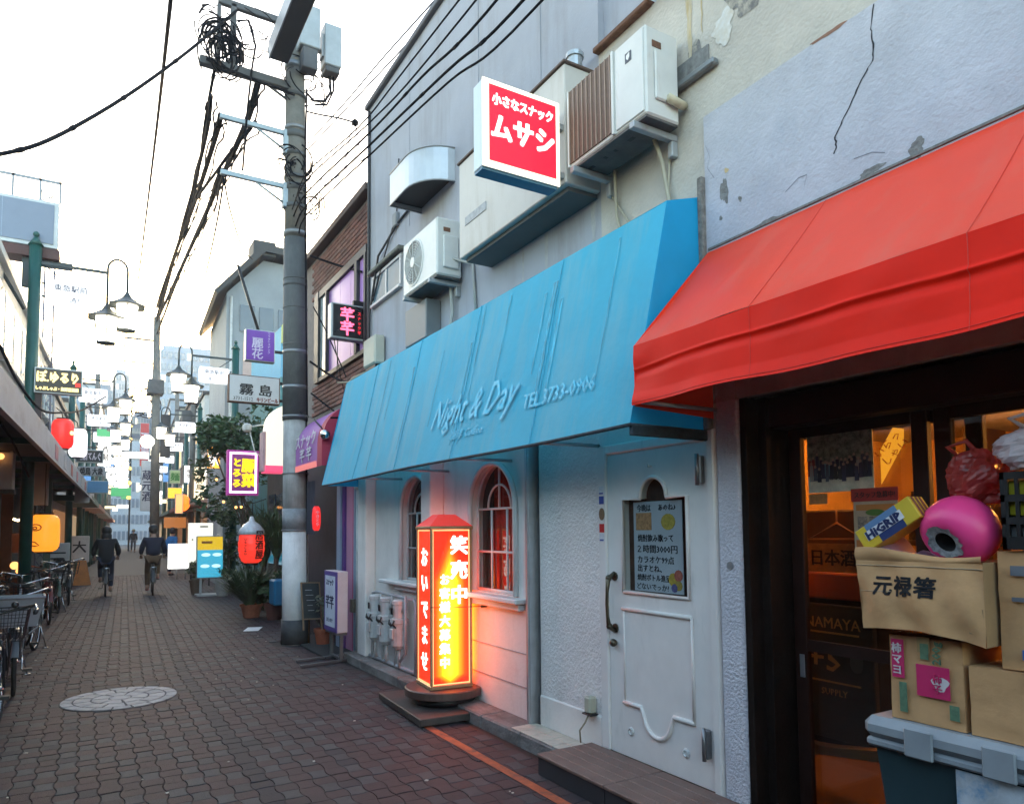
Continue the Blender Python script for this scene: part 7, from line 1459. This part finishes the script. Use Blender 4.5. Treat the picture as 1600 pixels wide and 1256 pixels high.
def person(label, loc, rz, pose, mats, hair=None, sc=1.0, hat=None):
    """pose: joint -> point in the person's own frame (faces +Y); body is one skin, clothes lie over it"""
    t = thing('person', label, 'person', loc, rz); p = {k: Vector(v) * sc for k, v in pose.items()}
    J = {'pelvis': (p['pelvis'], .11), 'belly': ((p['pelvis'] + p['chest']) / 2, .11), 'chest': (p['chest'], (.15, .11)), 'neck': (p['neck'], .05), 'head0': (p['head'] - Vector((0, 0, .05)), (.072, .085)), 'head1': (p['head'] + Vector((0, 0, .07)), (.075, .09))}
    E_ = [('pelvis', 'belly'), ('belly', 'chest'), ('chest', 'neck'), ('neck', 'head0'), ('head0', 'head1')]
    for s in 'LR':
        J['sh' + s] = (p['sh' + s], .055); J['el' + s] = (p['el' + s], .042); J['wr' + s] = (p['wr' + s], .027); J['hd' + s] = (p['wr' + s] + (p['wr' + s] - p['el' + s]).normalized() * .08, (.038, .022))
        hd = p['wr' + s] + (p['wr' + s] - p['el' + s]).normalized() * .08; d = (p['wr' + s] - p['el' + s]).normalized(); sdv = d.cross(ZA)
        sdv = sdv.normalized() if sdv.length > .1 else XA
        E_ += [('chest', 'sh' + s), ('sh' + s, 'el' + s), ('el' + s, 'wr' + s), ('wr' + s, 'hd' + s)]
        for q in range(4): J['f%s%d' % (s, q)] = (hd + d * (.075 - .008 * abs(q - 1.3)) + sdv * (.024 * (q - 1.5)) - ZA * .02, .009); E_.append(('hd' + s, 'f%s%d' % (s, q)))
        J['th' + s] = (hd + d * .02 + sdv * (.05 if s == 'L' else -.05) - ZA * .01, .010); E_.append(('hd' + s, 'th' + s))
        J['hp' + s] = (p['hp' + s], .085); J['kn' + s] = (p['kn' + s], .058); J['an' + s] = (p['an' + s], .038); J['to' + s] = (p['to' + s], (.04, .03))
        E_ += [('pelvis', 'hp' + s), ('hp' + s, 'kn' + s), ('kn' + s, 'an' + s), ('an' + s, 'to' + s)]
    body = skin('body', J, E_, m_skin, t)
    # jacket
    K = {'pelvis': (p['pelvis'] - ZA * .02, (.19, .145)), 'belly': ((p['pelvis'] + p['chest']) / 2, (.19, .145)), 'chest': (p['chest'], (.20, .145)), 'neck': (p['chest'] * .35 + p['neck'] * .65, (.085, .08))}; F_ = [('pelvis', 'belly'), ('belly', 'chest'), ('chest', 'neck')]
    for s in 'LR':
        K['sh' + s] = (p['sh' + s], .088); K['el' + s] = (p['el' + s], .070); K['wr' + s] = (p['wr' + s] * .93 + p['el' + s] * .07, .048); F_ += [('chest', 'sh' + s), ('sh' + s, 'el' + s), ('el' + s, 'wr' + s)]
    if mats.get('hem'): K['hem'] = (p['pelvis'] - ZA * mats['hem'], (.22, .18)); F_.append(('pelvis', 'hem'))
    skin('jacket', K, F_, mats['top'], t, root='chest')
    K = {'pelvis': (p['pelvis'], (.145, .125))}; F_ = []
    for s in 'LR':
        K['hp' + s] = (p['hp' + s], .105); K['kn' + s] = (p['kn' + s], .078); K['an' + s] = (p['an' + s] * .88 + p['kn' + s] * .12, .058); F_ += [('pelvis', 'hp' + s), ('hp' + s, 'kn' + s), ('kn' + s, 'an' + s)]
    skin('trousers', K, F_, mats['legs'], t)
    for s in 'LR': skin('shoe', {'pelvis': (p['an' + s] - ZA * .02, .05), 'to': (p['to' + s], (.048, .036))}, [('pelvis', 'to')], mats['shoe'], t)
    # face and hair
    h = p['head']; b = B(); b.smooth = True; b.add([], [])
    b.tube([h + Vector((0, .088, .03)), h + Vector((0, .112, -.005)), h + Vector((0, .09, -.015))], .011, 6)
    for s in (-1, 1): b.ball(h + Vector((s * .082, -.005, 0)), .024, 6, 5, (.5, .8, 1.2))
    b.build('face_detail', m_skin, t, local=True)
    b = B()
    for s in (-1, 1): b.ball(h + Vector((s * .032, .082, .02)), .010, 6, 5)
    b.tube([h + Vector((-.024, .086, -.05)), h + Vector((.024, .086, -.05))], .004, 4); b.build('face_mark', m_hair, t, local=True)
    b = B(); b.ball(h + Vector((0, -.022, .045)), .122, 14, 10, (.98, 1.05, 1.08))
    if hair == 'long':
        b.ball(h + Vector((0, -.06, -.10)), .115, 12, 9, (1.05, .75, 1.35)); b.ball(h + Vector((.02, -.07, -.2)), .09, 10, 8, (1.3, .7, 1.1))
    b.build('hair', m_hair, t, local=True)
    if hat: b = B(); b.lathe([(.19, .06), (.19, .075), (.12, .085), (.11, .17), (.001, .19)], h, 18); b.build('hat', hat, t, local=True)
    return t
def rider(legL, legR, lean=.0, elbow=.0):
    P = {'pelvis': (0, -.22, .95), 'chest': (0, -.08 + lean, 1.30), 'neck': (0, -.02 + lean, 1.46), 'head': (0, .03 + lean, 1.60),
         'shL': (-.19, -.06 + lean, 1.38), 'shR': (.19, -.06 + lean, 1.38), 'elL': (-.25 - elbow, -.02, 1.12), 'elR': (.25 + elbow, -.02, 1.12), 'wrL': (-.27, .10, 1.01), 'wrR': (.27, .10, 1.01),
         'hpL': (-.09, -.20, .90), 'hpR': (.09, -.20, .90)}
    for s, sg, (ky, kz, ay, az) in (('L', -1, legL), ('R', 1, legR)): P['kn' + s] = (sg * .115, ky, kz); P['an' + s] = (sg * .115, ay, az); P['to' + s] = (sg * .12, ay + .16, az - .045)
    return P
m_coat = M('black_coat', (.008, .008, .010), .9, var=.3, scale=12, bump=.3); m_jean = M('dark_jeans', (.018, .026, .055), .85, var=.2); m_navy = M('navy_jacket', (.014, .015, .034), .8, var=.25, scale=9, bump=.3); m_khaki = M('brown_trousers', (.12, .070, .038), .85, var=.15)
cyc1 = (.50, 21.2, 0); cyc2 = (1.56, 20.95, 0)
person('long-haired person in a loose black coat riding a bicycle away', cyc1, R(-1), rider((.14, .72, .02, .40), (.10, .56, -.02, .15), .02, .03), {'top': m_coat, 'legs': m_jean, 'shoe': M('tan_shoe', (.28, .2, .16), .7), 'hem': .14}, 'long')
bicycle('dark bicycle ridden by the person in the black coat', cyc1, R(-1), (.02, .02, .022), group=None, basket='front', stand=False)
person('person in a navy jacket and brown trousers riding a bicycle away', cyc2, R(-3), rider((.10, .56, -.02, .15), (.18, .78, .06, .44), .03, .02), {'top': m_navy, 'legs': m_khaki, 'shoe': M('pink_shoe', (.38, .11, .12), .7)}, None, 1.02)
bicycle('black bicycle ridden by the person in the navy jacket', cyc2, R(-3), (.016, .016, .02), group=None, basket='front', stand=False)
def walker(st=.1, lean=0.):
    return {'pelvis': (0, 0, .93), 'chest': (0, .02 + lean, 1.27), 'neck': (0, .03 + lean, 1.45), 'head': (0, .05 + lean, 1.60), 'shL': (-.18, .02 + lean, 1.37), 'shR': (.18, .02 + lean, 1.37), 'elL': (-.24, -.04, 1.10), 'elR': (.24, .06, 1.10), 'wrL': (-.24, .06, .88), 'wrR': (.24, .16, .90),
            'hpL': (-.09, 0, .88), 'hpR': (.09, 0, .88), 'knL': (-.10, .10 + st, .48), 'knR': (.10, .0, .48), 'anL': (-.10, .08 + st, .08), 'anR': (.10, -.10 - st, .09), 'toL': (-.11, .24 + st, .035), 'toR': (.11, .05 - st, .035)}
person('distant person in dark clothes with a pale hat walking towards the viewer', (3.45, 66, 0), R(180), walker(), {'top': m_coat, 'legs': M('dark_skirt', (.05, .045, .05), .8), 'shoe': m_blk}, None, 1.05, M('straw_hat', (.35, .30, .18), .8))
person('person in a bright blue jacket standing behind the second cyclist', (2.72, 29.2, 0), R(-60), walker(.02, .08), {'top': M('blue_jacket', (.02, .17, .45), .7, var=.1), 'legs': m_jean, 'shoe': m_blk})

# ================================================================== things stacked before the restaurant
m_card = M('cardboard', (.52, .29, .13), .8, var=.10, scale=6, bump=.1, bscale=30, stain=(.36, .21, .10), stain_amt=.4, stain_scale=(5, 5, 5))
m_card2 = M('cardboard_dark', (.30, .185, .09), .85, var=.12, scale=8)
ct = thing('storage_box', 'large dark teal storage box with a grey clip lid in front of the restaurant', 'storage box', (3.0, 1.2, 0))
b = B(); vs = []
for z, d in ((.02, .06), (.735, 0)): vs += [(2.78 + d, .42 + d, z), (3.24 - d, .42 + d, z), (3.24 - d, 1.80 - d, z), (2.78 + d, 1.80 - d, z)]
b.add(vs, [(3, 2, 1, 0), (0, 1, 5, 4), (1, 2, 6, 5), (2, 3, 7, 6), (3, 0, 4, 7)]); b.build('body', M('dark_teal_plastic', (.018, .045, .055), .45, var=.15), ct)
m_lid = M('grey_lid', (.25, .28, .305), .42, var=.12, scale=6)
B().box(2.74, 3.27, .38, 1.835, .745, .835, .03).build('lid', m_lid, ct); B().box(2.752, 3.258, .39, 1.825, .715, .75, .01).build('rim', m_lid, ct)
for y in (1.60, 1.32, 1.04, .72): B().box(2.731, 2.745, y - .055, y + .055, .715, .826, .006).build('clip', m_lid, ct)
lp = B(); lp.box(2.772, 2.776, .6, 1.485, .33, .705)
lo = lp.build('label_print', M('picture_label', (.45, .50, .55), .4, var=.25, scale=12, stain=(.02, .20, .42), stain_amt=1.0, stain_scale=(5, 7, 7), stain_thr=.50), ct)
txt('保温保冷ボックス', .05, (2.770, 1.1, .40), -YA, ZA, m_ink, lo, bold=.02, width=.3)
# lower left carton
m_tape = M('packing_tape', (.40, .26, .12), .25, var=.2, scale=20)
def carton(lab, x0, x1, y0, y1, z0, z1, m=m_card):
    t = thing('carton', lab, 'carton', ((x0 + x1) / 2, (y0 + y1) / 2, z0)); b = B(); b.smooth = True
    c = ((x0 + x1) / 2, (y0 + y1) / 2, (z0 + z1) / 2); h = ((x1 - x0) / 2, (y1 - y0) / 2, (z1 - z0) / 2); sd = random.Random(lab).uniform(0, 50)
    def pt(a, sg, u, v):      # six dented board faces
        k = [0, 0, 0]; k[a] = sg; k[(a + 1) % 3] = u * 2 - 1; k[(a + 2) % 3] = v * 2 - 1
        p = Vector((c[0] + k[0] * h[0], c[1] + k[1] * h[1], c[2] + k[2] * h[2])); e = min(u, 1 - u, v, 1 - v) * 2
        w = .005 * mnoise.noise(p * 7 + Vector((sd, 0, 0))) * min(1, e * 3) + .004 * mnoise.noise(p * 25) * min(1, e * 6) + .004 * mnoise.noise(p * 18 + Vector((0, sd, 0)))
        if a == 0: p.x += sg * w
        elif a == 1: p.y += sg * w
        else: p.z += sg * w * .5
        return p
    for a in range(3):
        for sg in (-1, 1): b.grid(lambda u, v: pt(a, sg, u, v), 12, 12)
    b.build('body', m, t)
    ym = (y0 + y1) / 2; B().box(x0 - .009, x1, ym - .024, ym + .024, z1 + .002, z1 + .005).build('tape', m_tape, t); B().box(x0 - .0095, x0 - .007, ym - .024, ym + .024, z1 - .055, z1 + .004).build('tape', m_tape, t)
    return t
c1 = carton('cardboard carton with magenta labels on the grey lid', 2.80, 3.16, 1.455, 1.735, .838, 1.165)
m_mag = M('magenta_label', (.50, .02, .11), .5); m_wht = M('label_white', (.6, .55, .55), .6); m_grn = M('green_print', (.09, .17, .10), .7, var=.3, scale=60)
b = B(); b.box(2.789, 2.7905, 1.672, 1.722, 1.0, 1.15); o = b.build('label_print', m_mag, c1); b = B(); b.box(2.789, 2.7905, 1.50, 1.625, .945, 1.065); o2 = b.build('label_print', m_mag, c1)
txt(vert('柿マヨ'), .042, (2.788, 1.70, 1.075), -YA, ZA, m_wht, c1, bold=.02); b = B(); b.prism([(1.535 + .03 * math.cos(a) * (1 + .3 * math.sin(3 * a)), 1.0 + .028 * math.sin(a)) for a in [math.pi * 2 * k / 16 for k in range(16)]], lambda u, v, d: (d, u, v), 2.7878, 2.7885); b.build('emblem', m_wht, c1)
txt(vert('柿子'), .036, (2.787, 1.545, 1.0), -YA, ZA, m_mag, c1, bold=.02)
b = B(); b.box(2.7885, 2.79, 1.575, 1.607, 1.085, 1.145); b.box(2.7885, 2.79, 1.665, 1.695, .87, .985); b.box(2.7885, 2.79, 1.47, 1.505, .875, .93); split_build(b, 'label_print', m_grn, c1); txt('200g', .045, (2.788, 1.54, 1.115), ZA, YA, m_grn, c1, bold=.02)
c2 = carton('plain brown cardboard carton on the lid right of the one with magenta labels', 2.80, 3.2, 1.0, 1.435, .838, 1.085); txt('割箸', .07, (2.789, 1.12, .96), -YA, ZA, m_card2, c2)
c4 = carton('cardboard carton standing high at the right edge below the black crate', 2.82, 3.2, .92, 1.33, 1.09, 1.505); b = B(); b.box(2.809, 2.8105, 1.20, 1.285, 1.42, 1.455); b.box(2.809, 2.8105, 1.20, 1.285, 1.33, 1.345); split_build(b, 'label_print', M('grey_print', (.14, .15, .17), .7), c4); b = B(); b.box(2.809, 2.8105, 1.21, 1.26, 1.13, 1.165); b.build('label_print', M('blue_print2', (.03, .12, .40), .6), c4)
# open sagging carton
oc = thing('carton', 'open sagging cardboard carton with three black characters on its side', 'carton', (2.95, 1.58, 1.165))
FX = 2.74
def fr_(u, v):
    y = 1.815 - .475 * u; z = 1.185 + .275 * v
    z += -.025 * math.sin(math.pi * u) * (1 - v) * -1 * .9 + (-.02 * u) * (1 - v)
    x = FX - .022 * math.sin(math.pi * u) * math.sin(math.pi * min(1, v + .1)) + .006 * math.sin(u * 17 + v * 5)
    return (x + .010 * mnoise.noise(Vector((u * 4, v * 3, 2))) + .004 * mnoise.noise(Vector((u * 14, v * 9, 5))), y + .018 * (v - .5) * (1 - u) , z)
b = B(); b.smooth = True; b.grid(fr_, 24, 12); b.build('side', m_card, oc)
b = B(); b.smooth = True; b.grid(lambda u, v: (FX + .40 * u, 1.34 + .004 * math.sin(u * 9), 1.165 + .30 * v), 6, 4); b.grid(lambda u, v: (FX + .40 * u, 1.815 + .02 * (v - .5), 1.185 + .275 * v), 6, 4); b.grid(lambda u, v: (FX + .40, 1.34 + .475 * u, 1.185 + .275 * v), 6, 4); b.quad((FX + .01, 1.35, 1.19), (FX + .4, 1.35, 1.19), (FX + .4, 1.8, 1.19), (FX + .01, 1.8, 1.19)); b.build('side', m_card2, oc)
b = B(); b.smooth = True
def fl(u, v): p = Vector(fr_(u, 1.0)); return (p.x - .03 * v * (1 + .5 * math.sin(u * 7)) + .03 * v * v, p.y, p.z + .05 * v * (.75 + .35 * math.sin(u * 5 + 1)) * (1 - .5 * max(0, u - .7)))
b.grid(fl, 22, 4); b.build('flap', m_card, oc)
b = B(); b.box(2.737, 2.7385, 1.345, 1.395, 1.21, 1.30); b.build('flap_print', m_card2, oc)
b = B(); P = [fr_(u / 20, .93) for u in range(21)]; b.tube([Vector(p) + Vector((-.002, 0, 0)) for p in P], .0022, 4); b.tube([Vector(fr_(u / 20, .55)) + Vector((-.0005, 0, 0)) for u in range(7)], .0018, 4); b.build('crease', M('light_crease', (.40, .29, .18), .8), oc)
o = txt('元禄箸', .082, (2.71, 1.625, 1.365), -YA, ZA, m_ink, oc, bold=.03, width=.24, ch=1.15); off = wloc(oc)
for v in o.data.vertices:
    y = v.co.y + off.y; u = (1.815 - y) / .475; z = v.co.z + off.z; vv = (z - 1.185) / .275; v.co.x = Vector(fr_(u, vv)).x - .0035 - off.x
# glove box
hg = thing('glove_box', 'small yellow and blue product box lying tilted in the open carton', 'product box', (2.85, 1.72, 1.55))
ex = Vector((0, -1, .62)).normalized(); ez = Vector((0, .62, 1)).normalized(); en = Vector((-1, 0, 0))
TG = Matrix((ex, -en, ez)).transposed().to_4x4(); TG.translation = (2.765, 1.705, 1.603)
b = B(); b.box(-.135, .135, 0, .10, -.048, .048, .003, M4=TG); b.build('body', M('box_yellow', (.62, .44, .03), .45, var=.04), hg)
b = B(); b.box(-.085, .07, -.0015, .0, -.0, .048, M4=TG); b.build('label_print', M('mid_blue', (.10, .20, .36), .5), hg); b = B(); b.box(-.05, .07, -.0015, 0, -.048, -.0, M4=TG); b.build('label_print', M('navy_blue', (.01, .03, .13), .5), hg)
b = B(); b.box(-.10, .08, -.0028, -.0015, -.016, .022, M4=TG); lbx = b.build('label_print', M('label_white2', (.68, .68, .70), .5), hg)
txt('HiGRIP', .048, TG @ Vector((-.012, -.0035, .003)), ex, ez, M('navy_print', (.012, .02, .09), .5), hg, bold=.04, width=.165)
b = B()
for k in range(3): b.box(.1355, .137, .015 + k * .027, .028 + k * .027, -.044, .044, M4=TG)
split_build(b, 'label_print', M('maroon_print', (.18, .05, .06), .6), hg)
# pink roll
pk = thing('pink_roll', 'bright pink round wrapped roll with a ragged grey core on the open carton', 'wrapped roll', (2.86, 1.48, 1.5))
TR = Matrix.Translation((2.86, 1.475, 1.575)) @ Matrix.Rotation(R(-12), 4, 'Z') @ Matrix.Rotation(R(-118), 4, 'Y')
b = B(); b.smooth = True; b.lathe([(.055, .085), (.085, .088), (.115, .066), (.132, .03), (.136, -.01), (.128, -.05), (.105, -.085), (.06, -.105), (.001, -.11)], (0, 0, 0), 32, cap=False); b.v = [tuple(TR @ (Vector(p) * (1 + .010 * math.sin(math.atan2(p[1], p[0]) * 13 + p[2] * 50) * (.3 + .7 * max(0, p[0] * 8)) + .03 * mnoise.noise(Vector(p) * 22)))) for p in b.v]; b.build('wrap', M('hot_pink', (.92, .06, .26), .4, var=.06), pk)
b = B(); q = random.Random(5)
P = []; n = 30
for k in range(n): a = 2 * math.pi * k / n; r1 = .066 + q.uniform(-.006, .010); P.append((a, r1))
vs = [TR @ Vector((.040 * math.cos(a), .040 * math.sin(a), .084)) for a, r in P] + [TR @ Vector((r * math.cos(a), r * math.sin(a), .0905)) for a, r in P]; b.add(vs, [(k, (k + 1) % n, n + (k + 1) % n, n + k) for k in range(n)]); b.build('core_edge', M('ragged_grey', (.28, .30, .31), .9, var=.5, scale=60), pk)
b = B(); b.lathe([(.041, .084), (.040, .0), (.001, -.02)], (0, 0, 0), 20, cap=False); b.v = [tuple(TR @ Vector(p)) for p in b.v]; b.build('core', M('core_black', (.01, .01, .01), .9), pk)
b = B(); b.smooth = True; b.grid(lambda u, v: (2.775 + .17 * v, 1.80 - .27 * u, 1.475 + .03 * math.sin(u * 9) + .05 * v * math.sin(u * 4 + 1)), 14, 6); solo('plastic_wrap', b, M('lilac_plastic', (.42, .28, .42), .35, var=.2, trans=.3), 'crumpled lilac plastic film under the small yellow box', 'plastic film', (2.85, 1.7, 1.45))
def bag(lab, c, rad, m, seed, cat='plastic bag', squash=None):
    q = random.Random(seed); b = B(); b.smooth = True; b.ball(c, 1, 48, 32, rad); b.sm = [False] * len(b.sm); ph = [q.uniform(0, 6) for _ in range(6)]
    nv = []
    for p in b.v:
        d = Vector(p) - Vector(c); u = Vector((d.x / rad[0], d.y / rad[1], d.z / rad[2])); sv = Vector((ph[0], ph[1], ph[2]))
        k = 1 + .30 * mnoise.noise(u * 1.3 + sv) - .22 * abs(mnoise.noise(u * 2.6 + sv)) - .12 * abs(mnoise.noise(u * 5.5 + sv))
        z = max(d.z * k, -rad[2] * .6)
        nv.append(tuple(Vector(c) + Vector((d.x * k, d.y * k, z))))
    b.v = nv; t = thing('plastic_bag', lab, cat, (c[0], c[1], c[2] - rad[2] * .6)); b.build('bag', m, t)
    b = B(); b.tube([(c[0] - .02, c[1] + .05, c[2] + rad[2] * .8), (c[0] - .05, c[1] + .09, c[2] + rad[2] * 1.2), (c[0] - .03, c[1] + .03, c[2] + rad[2] * 1.35), (c[0], c[1], c[2] + rad[2] * .9)], .010, 5); b.build('handle', m, t); return t
bag('crumpled translucent red plastic bag behind the pink roll', (2.96, 1.44, 1.755), (.10, .125, .125), M('red_film', (.42, .06, .05), .25, var=.3, scale=14, trans=.4), 71)
bag('crumpled white plastic bag with orange print on the black crate', (2.86, 1.17, 1.855), (.12, .17, .10), M('white_film', (.55, .50, .52), .3, var=.15, scale=10, trans=.35, stain=(.55, .12, .03), stain_amt=.9, stain_scale=(9, 16, 16), stain_thr=.60), 72)
kr = thing('crate', 'black slotted plastic crate with yellow packets showing through, at the right edge', 'crate', (2.95, 1.1, 1.52))
b = B(); X0, X1, Y0_, Y1_, Z0_, Z1_ = 2.80, 3.15, .80, 1.30, 1.512, 1.785
b.box(X0, X1, Y0_, Y1_, Z0_, Z0_ + .02); 
for z in (Z0_ + .02, 1.60, 1.68, 1.76): b.box(X0, X0 + .014, Y0_, Y1_, z, z + .025)
y = Y0_
while y < Y1_: b.box(X0 + .001, X0 + .012, y, y + .012, Z0_, Z1_); y += .034
b.box(X0, X1, Y1_ - .014, Y1_, Z0_, Z1_); b.box(X0, X1, Y0_, Y0_ + .014, Z0_, Z1_); b.box(X1 - .014, X1, Y0_, Y1_, Z0_, Z1_); b.build('body', M('crate_black', (.012, .012, .013), .4), kr)
y = .83
k = 0
while y < 1.27: B().box(2.825, 2.86, y, y + .026, 1.63, 1.755, .004).build('packet', M('yellow_packet', (.50, .45, .02), .4), kr); B().box(2.825, 2.86, y, y + .022, 1.54, 1.60, .004).build('packet', M('grey_packet', (.16, .17, .17), .5), kr); y += .036

# small litter on the paving
b = B(); q = random.Random(77)
for k in range(46):
    y = q.uniform(3.6, 13); x = q.uniform(-.6, 2.4); s = q.uniform(.004, .009); a = q.uniform(0, 3); b.box(x - s * q.uniform(.6, 1.6), x + s, y - s, y + s * q.uniform(.5, 1.5), .003, .007, M4=rotz(a, (x, y, 0)))
lt_ = b.build('litter', M('litter_pale', (.50, .46, .40), .8, var=.5, scale=9)); lt_['kind'] = 'stuff'

# ================================================================== evening air
hz = B().box(-60, 60, -30, 190, -1.2, 34).build('haze', bpy.data.materials.new('haze'))
hz['kind'] = 'stuff'
hm = hz.data.materials[0]; hm.use_nodes = True; hn = hm.node_tree.nodes
for n in list(hn): hn.remove(n)
hv = hn.new('ShaderNodeVolumePrincipled'); hv.inputs['Color'].default_value = (.86, .90, 1.0, 1); hv.inputs['Density'].default_value = .0014; hv.inputs['Anisotropy'].default_value = .3
ho = hn.new('ShaderNodeOutputMaterial'); hm.node_tree.links.new(hv.outputs[0], ho.inputs['Volume'])
SC.cycles.volume_bounces = 0
